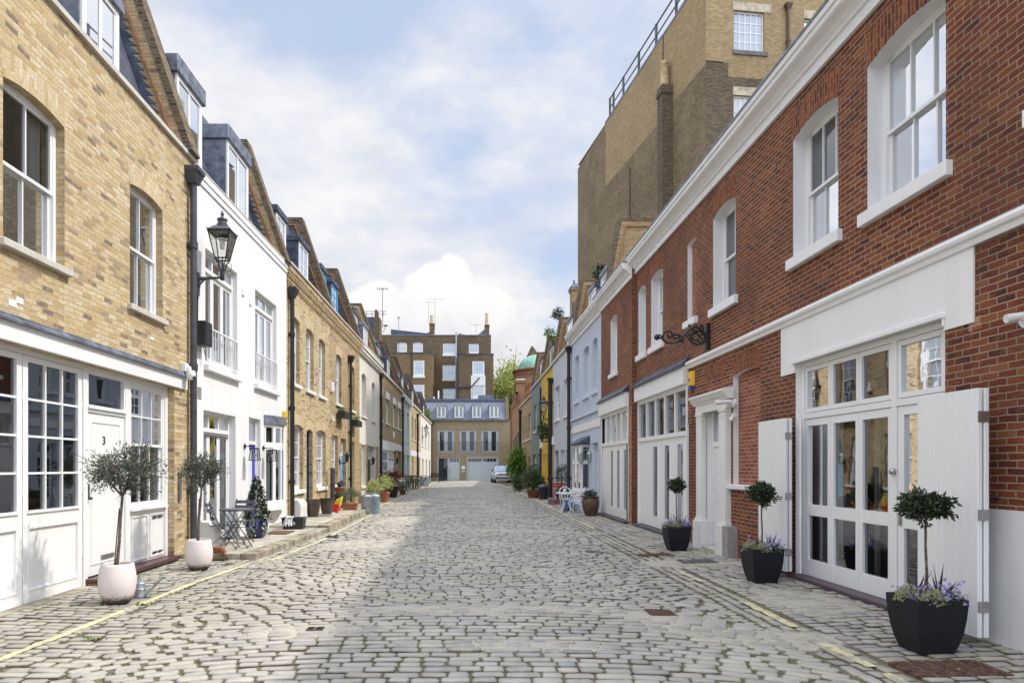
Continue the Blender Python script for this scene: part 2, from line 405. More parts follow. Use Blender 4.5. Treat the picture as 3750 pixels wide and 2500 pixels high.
leafmat('redtip_leaf', [(.05, .07, .03), (.16, .03, .025), (.26, .05, .03), (.08, .10, .04)], 0.5, 0.15)
leafmat('moss', [(.06, .10, .015), (.10, .15, .02), (.14, .18, .04)], 0.9, 0.1)
leafmat('violet_flower', [(.32, .22, .66), (.42, .32, .80), (.62, .56, .92), (.26, .16, .55)], 0.7, 0.2)

# stone setts: a tone per stone (face attribute) broken by fine grain
m, t, bs = new_mat('sett_stone')
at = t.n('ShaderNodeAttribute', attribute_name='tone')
g = t.n('ShaderNodeNewGeometry'); P = g.outputs['Position']
f1 = t.noise(P, 60, 4, 0.7); f2 = t.noise(P, 6, 5, 0.6); f3 = t.noise(P, 0.55, 4, 0.6)
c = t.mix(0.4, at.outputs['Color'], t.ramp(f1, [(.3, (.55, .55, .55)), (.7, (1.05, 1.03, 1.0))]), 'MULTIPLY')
c = t.mix(0.35, c, t.ramp(f2, [(.35, (.70, .67, .62)), (.65, (1, 1, 1))]), 'MULTIPLY')
c = t.mix(t.m('MULTIPLY', t.smooth(t.m('ADD', t.m('MULTIPLY', f3, .6), t.m('MULTIPLY', f2, .4)), .46, .62), 0.5), c, (.47, .43, .355))
f4 = t.noise(P, 0.8, 5, 0.7)
c = t.mix(t.m('MULTIPLY', t.smooth(t.m('ADD', t.m('MULTIPLY', f4, .6), t.m('MULTIPLY', f2, .4)), .50, .64), 0.5), c, (.30, .295, .16))
t.put(bs.inputs['Base Color'], c); bs.inputs['Roughness'].default_value = 0.6
bump(t, bs, t.m('ADD', f1, f2), 0.35, 0.01)

m, t, bs = new_mat('joint_bed')
g = t.n('ShaderNodeNewGeometry'); P = g.outputs['Position']
cem = t.n('ShaderNodeAttribute', attribute_name='cement')
a = t.noise(P, 0.6, 5, 0.65); b = t.noise(P, 9, 5, 0.7); d = t.noise(P, 45, 3, 0.7)
c = t.ramp(d, [(.3, (.07, .055, .04)), (.7, (.24, .20, .14))])
c = t.mix(t.smooth(t.m('ADD', t.m('MULTIPLY', a, .5), t.m('MULTIPLY', b, .5)), .47, .58), c, t.ramp(d, [(.35, (.06, .065, .018)), (.65, (.15, .17, .04))]))
edge = t.smooth(t.m('ADD', cem.outputs['Fac'], t.m('MULTIPLY', t.m('SUBTRACT', b, .5), .9)), .35, .65)
c = t.mix(edge, c, t.ramp(d, [(.3, (.36, .32, .25)), (.7, (.50, .46, .38))]))
t.put(bs.inputs['Base Color'], c); bs.inputs['Roughness'].default_value = 0.95
bump(t, bs, t.m('ADD', b, d), 0.7, 0.02)

m, t, bs = new_mat('yellow_line')
g = t.n('ShaderNodeNewGeometry'); P = g.outputs['Position']
nz = t.noise(P, 14, 5, 0.7)
big = t.noise(P, 2.2, 4, .6)
c = t.ramp(t.m('ADD', t.m('MULTIPLY', nz, .6), t.m('MULTIPLY', big, .4)), [(.44, (.34, .31, .25)), (.52, (.58, .52, .28)), (.8, (.70, .63, .32))])
t.put(bs.inputs['Base Color'], c); bs.inputs['Roughness'].default_value = 0.8
plain('cement_patch', (.50, .46, .38), 0.9, 0, 0.15, 5, 0.3)
plain('far_ground', (.22, .20, .17), 0.95, 0, 0.2, 0.3)
# ------------------------------------------------------------------ building helpers
OFF = {}
class MB:
    def __init__(s): s.v = []; s.f = []; s.uvs = {}
    def poly(s, pts, uv=None):
        i = len(s.v); s.v += [tuple(p) for p in pts]; s.f.append(tuple(range(i, i + len(pts))))
        if uv: s.uvs[len(s.f) - 1] = uv
        return s
    def hexa(s, P):
        i = len(s.v); s.v += [tuple(p) for p in P]
        for q in ((0, 1, 2, 3), (7, 6, 5, 4), (0, 4, 5, 1), (1, 5, 6, 2), (2, 6, 7, 3), (3, 7, 4, 0)):
            s.f.append(tuple(i + k for k in q))
        return s
    def box(s, x0, x1, y0, y1, z0, z1):
        return s.hexa([(x0, y0, z0), (x1, y0, z0), (x1, y1, z0), (x0, y1, z0), (x0, y0, z1), (x1, y0, z1), (x1, y1, z1), (x0, y1, z1)])
    def fb(s, F, u0, u1, d0, d1, z0, z1):
        p = F.p
        return s.hexa([p(u0, d0, z0), p(u1, d0, z0), p(u1, d1, z0), p(u0, d1, z0), p(u0, d0, z1), p(u1, d0, z1), p(u1, d1, z1), p(u0, d1, z1)])
    def fprism(s, F, prof, u0, u1):
        """profile of (d,z) swept along u"""
        n = len(prof)
        a = [F.p(u0, d, z) for d, z in prof]; b = [F.p(u1, d, z) for d, z in prof]
        i = len(s.v); s.v += a + b
        s.f.append(tuple(i + k for k in range(n))); s.f.append(tuple(i + n + k for k in reversed(range(n))))
        for k in range(n):
            k2 = (k + 1) % n
            s.f.append((i + k, i + k2, i + n + k2, i + n + k))
        return s
    def bar(s, a, b, w, h=None):
        """square bar between two points"""
        a = Vector(a); b = Vector(b); h = h or w
        d = (b - a).normalized()
        up = Vector((0, 0, 1)) if abs(d.z) < 0.95 else Vector((0, 1, 0))
        x = d.cross(up).normalized() * w / 2; y = x.cross(d).normalized() * h / 2
        return s.hexa([a - x - y, a + x - y, a + x + y, a - x + y, b - x - y, b + x - y, b + x + y, b - x + y])
    def tube(s, pts, r, n=8, cap=True):
        pts = [Vector(p) for p in pts]; m = len(pts)
        rr = r if isinstance(r, (list, tuple)) else [r] * m
        i = len(s.v); ref = None
        for k in range(m):
            d = (pts[min(k + 1, m - 1)] - pts[max(k - 1, 0)]).normalized()
            if ref is None:
                ref = Vector((0, 0, 1)) if abs(d.z) < 0.9 else Vector((1, 0, 0))
            x = d.cross(ref)
            if x.length < 1e-4: x = d.cross(Vector((0, 1, 0)))
            x.normalize(); y = x.cross(d).normalized(); ref = y
            ref = y
            for j in range(n):
                t = 2 * math.pi * j / n
                s.v.append(tuple(pts[k] + x * math.cos(t) * rr[k] + y * math.sin(t) * rr[k]))
        for k in range(m - 1):
            for j in range(n):
                j2 = (j + 1) % n
                s.f.append((i + k * n + j, i + k * n + j2, i + (k + 1) * n + j2, i + (k + 1) * n + j))
        if cap:
            s.f.append(tuple(i + j for j in reversed(range(n)))); s.f.append(tuple(i + (m - 1) * n + j for j in range(n)))
        return s
    def lathe(s, prof, c=(0, 0, 0), n=20, cap=True, sx=1, sy=1, rot=0.0):
        i = len(s.v); m = len(prof)
        for r, z in prof:
            for j in range(n):
                t = 2 * math.pi * (j + rot) / n
                s.v.append((c[0] + r * math.cos(t) * sx, c[1] + r * math.sin(t) * sy, c[2] + z))
        for k in range(m - 1):
            for j in range(n):
                j2 = (j + 1) % n
                s.f.append((i + k * n + j, i + k * n + j2, i + (k + 1) * n + j2, i + (k + 1) * n + j))
        if cap:
            s.f.append(tuple(i + j for j in reversed(range(n)))); s.f.append(tuple(i + (m - 1) * n + j for j in range(n)))
        return s
    def ball(s, c, r, n=10, sz=1.0):
        pr = [(max(1e-4, r * math.sin(math.pi * k / 8)), -r * sz * math.cos(math.pi * k / 8)) for k in range(9)]
        return s.lathe(pr, c, n, cap=False)
    def build(s, name, mat, parent=None, smooth=False, bev=0.0, label=None):
        me = bpy.data.meshes.new(name)
        off = OFF.get(parent.name, Vector((0, 0, 0))) if parent else Vector((0, 0, 0))
        V = np.array(s.v, dtype=np.float64).reshape(-1, 3)
        me.from_pydata((V - np.array(off)).tolist(), [], s.f)
        uvl = me.uv_layers.new(name='UVMap')
        uv = np.zeros((len(me.loops), 2)); li = 0
        for fi, f in enumerate(s.f):
            k = len(f)
            if fi in s.uvs:
                uv[li:li + k] = s.uvs[fi]
            else:
                p = V[list(f)]
                nr = np.zeros(3)
                for q in range(k):
                    nr += np.cross(p[q], p[(q + 1) % k])
                ax = int(np.argmax(np.abs(nr)))
                uv[li:li + k] = p[:, [1, 2]] if ax == 0 else (p[:, [0, 2]] if ax == 1 else p[:, [0, 1]])
            li += k
        uvl.data.foreach_set('uv', uv.ravel())
        bm = bmesh.new(); bm.from_mesh(me)
        bmesh.ops.recalc_face_normals(bm, faces=bm.faces)
        if bev:
            bmesh.ops.remove_doubles(bm, verts=bm.verts, dist=1e-5)
            try:
                bmesh.ops.bevel(bm, geom=[e for e in bm.edges if e.is_manifold and e.calc_face_angle(0) > 0.5], offset=bev, segments=1, affect='EDGES', clamp_overlap=True)
            except Exception:
                pass
        bm.to_mesh(me); bm.free()
        if smooth:
            me.polygons.foreach_set('use_smooth', [True] * len(me.polygons))
            try: me.set_sharp_from_angle(angle=R(40))
            except Exception: pass
        me.materials.append(MATS[mat])
        o = bpy.data.objects.new(name, me); COL.objects.link(o)
        if parent: o.parent = parent; OFF[o.name] = off
        if label: o['label'] = label
        return o

def thing(name, label, cat, loc=(0, 0, 0), group=None, rz=0.0):
    o = bpy.data.objects.new(name, None); COL.objects.link(o)
    o.empty_display_size = 0.2
    o.location = loc; o.rotation_euler = (0, 0, rz)
    o['label'] = label; o['category'] = cat
    if group: o['group'] = group
    OFF[o.name] = Vector(loc)
    return o
def tag(o, label, cat, group=None):
    o['label'] = label; o['category'] = cat
    if group: o['group'] = group
    return o
def dup(root, loc, rz=0.0, label=None):
    r = root.copy(); COL.objects.link(r); r.location = loc; r.rotation_euler = (0, 0, rz)
    if label: r['label'] = label
    for ch in list(root.children):
        c = ch.copy(); COL.objects.link(c); c.parent = r
        for g_ in list(ch.children):
            d = g_.copy(); COL.objects.link(d); d.parent = c
    return r
def struct(o, kind='structure'):
    o['kind'] = kind; return o

class Fr:
    """a facade frame: u along the wall, d outwards, z up"""
    def __init__(s, o, U, N): s.o = o; s.U = U; s.N = N
    def p(s, u, d, z): return (s.o[0] + u * s.U[0] + d * s.N[0], s.o[1] + u * s.U[1] + d * s.N[1], z)
    def sh(s, d): return Fr((s.o[0] + d * s.N[0], s.o[1] + d * s.N[1]), s.U, s.N)

def arc(u0, u1, z1, rise, n=8):
    uc = (u0 + u1) / 2; hw = (u1 - u0) / 2
    return [(u0 + (u1 - u0) * i / n, z1 - rise * ((u0 + (u1 - u0) * i / n - uc) / hw) ** 2) for i in range(n + 1)]

def facade(mb, F, u0, u1, z0, z1, ops, rev=None):
    """wall sheet with openings (u0,u1,z0,z1,rise,depth) and their reveals"""
    us = sorted(set([u0, u1] + [o[0] for o in ops] + [o[1] for o in ops])); us = [u for u in us if u0 <= u <= u1]
    zs = sorted(set([z0, z1] + [o[2] for o in ops] + [o[3] for o in ops])); zs = [z for z in zs if z0 <= z <= z1]
    for i in range(len(us) - 1):
        for j in range(len(zs) - 1):
            um = (us[i] + us[i + 1]) / 2; zm = (zs[j] + zs[j + 1]) / 2
            if any(o[0] < um < o[1] and o[2] < zm < o[3] for o in ops): continue
            mb.poly([F.p(us[i], 0, zs[j]), F.p(us[i + 1], 0, zs[j]), F.p(us[i + 1], 0, zs[j + 1]), F.p(us[i], 0, zs[j + 1])])
    rv = rev or mb
    for (a, b, c, e, rise, dep) in ops:
        sp = e - rise
        for u in (a, b):
            rv.poly([F.p(u, 0, c), F.p(u, -dep, c), F.p(u, -dep, sp), F.p(u, 0, sp)])
        rv.poly([F.p(a, 0, c), F.p(b, 0, c), F.p(b, -dep, c), F.p(a, -dep, c)])
        if rise > 0.001:
            A = arc(a, b, e, rise)
            for k in range(len(A) - 1):
                (ua, za), (ub, zb) = A[k], A[k + 1]
                pts = [F.p(ua, 0, za), F.p(ub, 0, zb)]
                if e - zb > 1e-4: pts.append(F.p(ub, 0, e))
                if e - za > 1e-4: pts.append(F.p(ua, 0, e))
                if len(pts) > 2: mb.poly(pts)
                rv.poly([F.p(ua, 0, za), F.p(ub, 0, zb), F.p(ub, -dep, zb), F.p(ua, -dep, za)])
        else:
            rv.poly([F.p(a, 0, e), F.p(b, 0, e), F.p(b, -dep, e), F.p(a, -dep, e)])

def voussoirs(F, u0, u1, z1, rise, h, root, mat, name='brick_arch', flare=0.10, proud=0.003):
    """gauged arch over an opening: bricks stand on end"""
    mb = MB(); A = arc(u0, u1, z1, rise, 10); uc = (u0 + u1) / 2; hw = (u1 - u0) / 2
    top = [(uc + (u - uc) * (1 + flare / hw), z + h) for u, z in A]
    for k in range(len(A) - 1):
        pts = [A[k], A[k + 1], top[k + 1], top[k]]
        mb.poly([F.p(u, proud, z) for u, z in pts], [(z - zz0, u) for (u, z), zz0 in zip(pts, (A[k][1], A[k + 1][1], A[k + 1][1], A[k][1]))])
    for s_ in (A, top):
        for k in range(len(s_) - 1):
            mb.poly([F.p(*q) for q in ((s_[k][0], proud, s_[k][1]), (s_[k + 1][0], proud, s_[k + 1][1]), (s_[k + 1][0], -0.01, s_[k + 1][1]), (s_[k][0], -0.01, s_[k][1]))])
    return mb.build(name, mat, root)

def panes(F, u0, u1, z0, z1, d, cols, rows, fm, gm, bar=0.022, th=0.03):
    """glazing bars into fm, one glass sheet into gm"""
    for i in range(1, cols):
        u = u0 + (u1 - u0) * i / cols
        fm.fb(F, u - bar / 2, u + bar / 2, d - 0.01, d + th - 0.004, z0, z1)
    for j in range(1, rows):
        z = z0 + (z1 - z0) * j / rows
        fm.fb(F, u0, u1, d - 0.01, d + th - 0.008, z - bar / 2, z + bar / 2)
    gm.poly([F.p(u0, d, z0), F.p(u1, d, z0), F.p(u1, d, z1), F.p(u0, d, z1)])

def curtain(F, u0, u1, z0, z1, d, root, mat='curtain', amp=0.025, wl=0.09, name='curtain'):
    mb = MB(); n = max(6, int((u1 - u0) / wl * 4))
    pr = [(u0 + (u1 - u0) * i / n, d + amp * math.sin(2 * math.pi * (u0 + (u1 - u0) * i / n) / wl)) for i in range(n + 1)]
    for k in range(n):
        mb.poly([F.p(pr[k][0], pr[k][1], z0), F.p(pr[k + 1][0], pr[k + 1][1], z0), F.p(pr[k + 1][0], pr[k + 1][1], z1), F.p(pr[k][0], pr[k][1], z1)])
    return mb.build(name, mat, root, smooth=True)

def window(F, u0, u1, z0, z1, dep, root, cols=2, rows=(1, 1), fmat='white_paint', gmat='glass', fr=0.06, sill=None, curt=None, mid=0.5, name='window', smat='stone_white', sd=0.08):
    """double-hung sash window set back by dep; sill = thickness or None"""
    fm = MB(); g = MB(); d = -dep
    bk = d - 0.07
    fm.fb(F, u0, u0 + fr, bk, d, z0, z1).fb(F, u1 - fr, u1, bk, d, z0, z1)
    fm.fb(F, u0 + fr, u1 - fr, bk, d - 0.003, z1 - fr, z1).fb(F, u0 + fr, u1 - fr, bk, d + 0.012, z0, z0 + fr * 0.9)
    a, b, c, e = u0 + fr, u1 - fr, z0 + fr * 0.9, z1 - fr
    if len(rows) == 2:
        zm = c + (e - c) * mid; st = 0.042
        for (lo, hi, dd, r) in ((zm - 0.02, e, d - 0.012, rows[0]), (c, zm + 0.02, d - 0.048, rows[1])):
            fm.fb(F, a, a + st, dd - 0.03, dd, lo, hi).fb(F, b - st, b, dd - 0.03, dd, lo, hi)
            fm.fb(F, a + st, b - st, dd - 0.03, dd - 0.002, hi - st, hi).fb(F, a + st, b - st, dd - 0.03, dd - 0.002, lo, lo + st)
            panes(F, a + st, b - st, lo + st, hi - st, dd - 0.026, cols, r, fm, g)
    else:
        st = 0.05
        w_ = (b - a) / cols
        for i in range(cols):
            ua, ub = a + w_ * i, a + w_ * (i + 1)
            fm.fb(F, ua, ua + st, d - 0.045, d - 0.01, c, e).fb(F, ub - st, ub - 0.004, d - 0.045, d - 0.01, c, e)
            fm.fb(F, ua + st, ub - st, d - 0.045, d - 0.012, e - st, e).fb(F, ua + st, ub - st, d - 0.045, d - 0.012, c, c + st)
            panes(F, ua + st, ub - st, c + st, e - st, d - 0.036, 1, rows[0], fm, g)
    o = fm.build(name, fmat, root)
    g.build('pane', gmat, o)
    if curt:
        for (p0, p1, q0, q1, cm) in curt:
            curtain(F, a + (b - a) * p0, a + (b - a) * p1, c + (e - c) * q0, c + (e - c) * q1, d - 0.16, root, cm)
    if sill:
        MB().fb(F, u0 - sd, u1 + sd, -dep + 0.014, 0.075, z0 - sill, z0 - 0.002).build('window_sill', smat, root, bev=0.008)
    return o

def panel_door(F, u0, u1, z0, z1, d, root, mat, panels=((.12, .44), (.52, .92)), cols=2, knob=True, name='door', hmat='steel', lite=None):
    mb = MB().fb(F, u0, u1, d - 0.05, d, z0, z1)
    W_, H_ = u1 - u0, z1 - z0
    for (p, q) in panels:
        for c in range(cols):
            a = u0 + W_ * (0.12 + c * (0.80 / cols)); b = a + W_ * (0.80 / cols - 0.05)
            lo, hi = z0 + H_ * p, z0 + H_ * q
            mb.fb(F, a, b, d, d + 0.012, lo, lo + 0.02).fb(F, a, b, d, d + 0.012, hi - 0.02, hi)
            mb.fb(F, a, a + 0.02, d, d + 0.012, lo, hi).fb(F, b - 0.02, b, d, d + 0.012, lo, hi)
    o = mb.build(name, mat, root)
    if knob:
        k = F.p(u0 + W_ * 0.10, d + 0.04, z0 + H_ * 0.48)
        MB().ball(k, 0.03).build('door_knob', hmat, o, smooth=True)
    return o

def shell(F, u0, u1, h, dep, wall, front=True):
    """sides, back and lid of a house body behind its facade"""
    p = F.p
    wall.poly([p(u0, 0, 0), p(u0, -dep, 0), p(u0, -dep, h), p(u0, 0, h)])
    wall.poly([p(u1, 0, 0), p(u1, -dep, 0), p(u1, -dep, h), p(u1, 0, h)])
    wall.poly([p(u0, -dep, 0), p(u1, -dep, 0), p(u1, -dep, h), p(u0, -dep, h)])
    wall.poly([p(u0, 0, h), p(u1, 0, h), p(u1, -dep, h), p(u0, -dep, h)])

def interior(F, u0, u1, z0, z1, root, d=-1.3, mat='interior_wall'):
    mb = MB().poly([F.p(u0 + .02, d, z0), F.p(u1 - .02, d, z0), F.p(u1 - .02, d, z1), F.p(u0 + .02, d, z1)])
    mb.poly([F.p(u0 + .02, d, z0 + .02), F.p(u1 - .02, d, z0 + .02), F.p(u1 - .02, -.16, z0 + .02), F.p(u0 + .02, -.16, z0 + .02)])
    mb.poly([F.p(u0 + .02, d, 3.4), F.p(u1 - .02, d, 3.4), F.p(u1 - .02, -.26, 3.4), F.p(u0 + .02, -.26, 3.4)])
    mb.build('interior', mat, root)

def mansard(F, u0, u1, ze, zt, root, dep, mat='slate_dark', back=0.42, pitch=71.0):
    run = (zt - ze) / math.tan(R(pitch))
    return MB().fprism(F, [(-back, ze - .05), (-back - run, zt), (-dep, zt), (-dep, ze - .05)], u0, u1).build('mansard_roof', mat, root)

def dormer(F, u0, u1, z0, z1, root, d=-0.40, fmat='white_paint', cols=2, rows=(1,), lead='lead_dark', gmat='glass_pale', deep=1.7, cap=0.16):
    o = MB().fb(F, u0, u1, d - deep, d, z0 - 0.1, z1).build('dormer', lead, root)
    MB().fb(F, u0 - 0.05, u1 + 0.05, d - deep, d + 0.09, z1 - cap, z1 + 0.03).build('dormer_cap', lead, o, bev=0.015)
    fm = MB(); g = MB(); f2 = 0.09
    a, b, c, e = u0 + .03, u1 - .03, z0, z1 - cap - 0.005
    fm.fb(F, a, a + f2, d - .02, d + .035, c, e).fb(F, b - f2, b, d - .02, d + .035, c, e).fb(F, a + f2, b - f2, d - .02, d + .033, e - .08, e).fb(F, a + f2, b - f2, d - .02, d + .05, c, c + .08)
    w_ = (b - a - 2 * f2) / cols
    for i in range(cols):
        ua = a + f2 + i * w_
        fm.fb(F, ua, ua + .04, d, d + .02, c + .08, e - .08).fb(F, ua + w_ - .04, ua + w_ - .002, d, d + .02, c + .08, e - .08)
        panes(F, ua + .04, ua + w_ - .04, c + .08, e - .08, d + .008, 1, rows[0], fm, g, 0.025, 0.02)
    fm.build('dormer_window', fmat, o); g.build('dormer_pane', gmat, o)
    return o

def party_wall(F, u0, u1, ze, zt, root, dep, mat='yellow_brick_old', pitch=71.0, front=0.02, creasing=True, top='brown_brick'):
    run = (zt - ze) / math.tan(R(pitch))
    o = MB().fprism(F, [(front, ze), (front - run, zt), (-dep, zt), (-dep, ze)], u0, u1).build('party_wall', mat, root)
    # brick-on-edge verge along the slope and the flat top
    nx, nz = math.sin(R(pitch)), math.cos(R(pitch)); th = 0.12
    MB().fprism(F, [(front, ze), (front + th * nx, ze + th * nz), (front - run + th * nx, zt + th * nz + .06), (-dep, zt + .14), (-dep, zt + .002), (front - run, zt)], u0 - 0.02, u1 + 0.02).build('verge', top, o)
    fl_ = MB(); z = ze + .25
    while z < zt - .2:
        d = -.42 - (z - ze) / math.tan(R(pitch))
        fl_.hexa([F.p(u0 - .012, d - .03, z), F.p(u0 - .012, d + .20, z), F.p(u0 + .01, d + .20, z), F.p(u0 + .01, d - .03, z), F.p(u0 - .012, d - .07, z + .15), F.p(u0 - .012, d + .02, z + .15), F.p(u0 + .01, d + .02, z + .15), F.p(u0 + .01, d - .07, z + .15)])
        z += .152
    if pitch < 75: fl_.build('stepped_flashing', 'lead_dark', o)
    if creasing:
        k = 0.16
        MB().fprism(F, [(front - k, ze), (front - k + .035, ze), (front - run - k + .035, zt - .17), (-dep, zt - .17), (-dep, zt - .2), (front - run - k, zt - .2)], u0 - 0.05, u1 + .05).build('tile_creasing', 'tile_edge', o)
    return o

def pipe(F, u, z0, z1, root, d=0.09, r=0.055, mat='pipe_grey', hopper=True, name='drainpipe', collars=3):
    mb = MB().tube([F.p(u, d, z0), F.p(u, d, z1)], r, 10)
    for i in range(collars):
        z = z0 + (z1 - z0) * (i + 0.5) / collars
        mb.tube([F.p(u, d, z - .06), F.p(u, d, z + .06)], r * 1.28, 10)
        mb.fb(F, u - .09, u + .09, 0.0, d * .6, z - .025, z + .025)
    if hopper:
        mb.hexa([F.p(u - .09, 0, z1), F.p(u + .09, 0, z1), F.p(u + .09, d + .07, z1), F.p(u - .09, d + .07, z1), F.p(u - .17, 0, z1 + .2), F.p(u + .17, 0, z1 + .2), F.p(u + .17, d + .13, z1 + .2), F.p(u - .17, d + .13, z1 + .2)])
        mb.fb(F, u - .18, u + .18, 0, d + .15, z1 + .2, z1 + .28)
    return mb.build(name, mat, root, smooth=True)

# ------------------------------------------------------------------ foliage
def leaf_mesh(name, pts, dirs, L, W, mat, parent, rng=RNG, jitter=0.5, fold=0.25):
    """one folded leaf (two triangles) at every point, growing along dirs"""
    n = len(pts); off = np.array(OFF.get(parent.name, (0, 0, 0))) if parent else 0
    D = dirs + rng.normal(0, jitter, (n, 3)); D /= np.linalg.norm(D, axis=1)[:, None] + 1e-9
    Q = rng.normal(0, 1, (n, 3)); S = np.cross(D, Q); S /= np.linalg.norm(S, axis=1)[:, None] + 1e-9
    N = np.cross(D, S)
    l = (L * rng.uniform(.6, 1.25, n))[:, None]; w_ = (W * rng.uniform(.7, 1.2, n))[:, None]
    P = pts - off
    base = P; tip = P + D * l; mid = P + D * l * .45
    le = mid + S * w_ / 2 + N * w_ * fold; ri = mid - S * w_ / 2 + N * w_ * fold
    V = np.stack([base, le, tip, ri], 1).reshape(-1, 3)
    i = np.arange(n) * 4
    T = np.stack([i, i + 1, i + 2, i, i + 2, i + 3], 1).reshape(-1, 3)
    me = bpy.data.meshes.new(name)
    me.vertices.add(len(V)); me.vertices.foreach_set('co', V.ravel())
    me.loops.add(T.size); me.loops.foreach_set('vertex_index', T.ravel().astype(np.int32))
    me.polygons.add(len(T)); me.polygons.foreach_set('loop_start', (np.arange(len(T)) * 3).astype(np.int32))
    me.polygons.foreach_set('loop_total', np.full(len(T), 3, dtype=np.int32))
    me.update(); me.validate()
    me.materials.append(MATS[mat])
    o = bpy.data.objects.new(name, me); COL.objects.link(o)
    if parent: o.parent = parent; OFF[o.name] = Vector(tuple(off))
    return o

def clumped(c, rad, n, k, spread=0.35, shell_=0.6, rng=RNG, flat=None):
    """points gathered round k clump centres in an ellipsoid, with outward directions"""
    c = np.array(c, float); rad = np.array(rad, float)
    q = rng.normal(0, 1, (k, 3)); q /= np.linalg.norm(q, axis=1)[:, None]
    q *= (shell_ + (1 - shell_) * rng.random((k, 1))) * rng.uniform(.55, 1.05, (k, 1))
    idx = rng.integers(0, k, n)
    p = q[idx] + rng.normal(0, spread, (n, 3)) * rng.uniform(.4, 1, (n, 1))
    d = p + rng.normal(0, .3, (n, 3)); 
    return c + p * rad, d

def limbs(mb, base, top, r, c, rad, k=6, rng=RNG):
    """trunk from base to top, then limbs into the crown ellipsoid"""
    b = Vector(base); t = Vector(top)
    m1 = b.lerp(t, .35) + Vector((rng.normal(0, .01), rng.normal(0, .01), 0)); m2 = b.lerp(t, .7) + Vector((rng.normal(0, .012), rng.normal(0, .012), 0))
    mb.tube([b, m1, m2, t], [r, r * .9, r * .82, r * .75], 8)
    for i in range(k):
        a = 2 * math.pi * (i + rng.random() * .6) / k; z = rng.uniform(-.2, .75)
        e = Vector((c[0] + math.cos(a) * rad[0] * .75, c[1] + math.sin(a) * rad[1] * .75, c[2] + z * rad[2]))
        mid = t.lerp(e, .5) + Vector((rng.normal(0, .1) * rad[0], rng.normal(0, .1) * rad[1], .05 * rad[2]))
        mb.tube([t, mid, e], [r * .55, r * .36, r * .14], 6)
        for q in range(2):
            e2 = e + Vector(tuple(rng.normal(0, .35, 3) * np.array(rad)))
            mb.tube([mid, mid.lerp(e2, .6), e2], [r * .28, r * .2, r * .08], 5)
    return mb
def g_z(x):
    ax = abs(x)
    return 0.05 - 0.08 * (ax / 3.2) ** 2 if ax < 3.2 else -0.03 + 0.05 * min(1.0, (ax - 3.2) / 1.8)
# ------------------------------------------------------------------ ground
b = MB().poly([(-300, -60, -.30), (300, -60, -.30), (300, 500, -.30), (-300, 500, -.30)])
struct(b.build('ground', 'far_ground'))
PATCH = [(-1.5, 6.8, .75, .3), (0.2, 7.75, 1.7, .28), (2.15, 7.3, .6, .55), (3.0, 6.7, .7, .4), (3.9, 11.9, .9, .5), (4.2, 8.4, .5, .9), (1.6, 17.5, 2.0, .5), (-2.2, 14.6, 1.0, 1.1), (-2.0, 21, .8, 1.5), (0.6, 6.2, .8, .25)]
def bed():
    xs = np.linspace(-5.5, 5.5, 56); ys = np.concatenate([np.arange(2.5, 30, .2), np.arange(30, 84, 1.0)])
    mb = MB(); nx = len(xs); K = []
    for y in ys:
        for x in xs:
            k = 0
            for (a, c, rx, ry) in PATCH:
                q = ((x - a) / rx) ** 2 + ((y - c) / ry) ** 2
                k = max(k, min(1.0, max(0.0, 1.6 - q)))
            mb.v.append((x, y, g_z(x) - .020 + .0165 * k)); K.append(k)
    for j in range(len(ys) - 1):
        for i in range(nx - 1):
            mb.f.append((j * nx + i, j * nx + i + 1, (j + 1) * nx + i + 1, (j + 1) * nx + i))
    o = mb.build('street_bed', 'joint_bed')
    at = o.data.attributes.new('cement', 'FLOAT', 'POINT'); at.data.foreach_set('value', K)
    return struct(o)
bed()

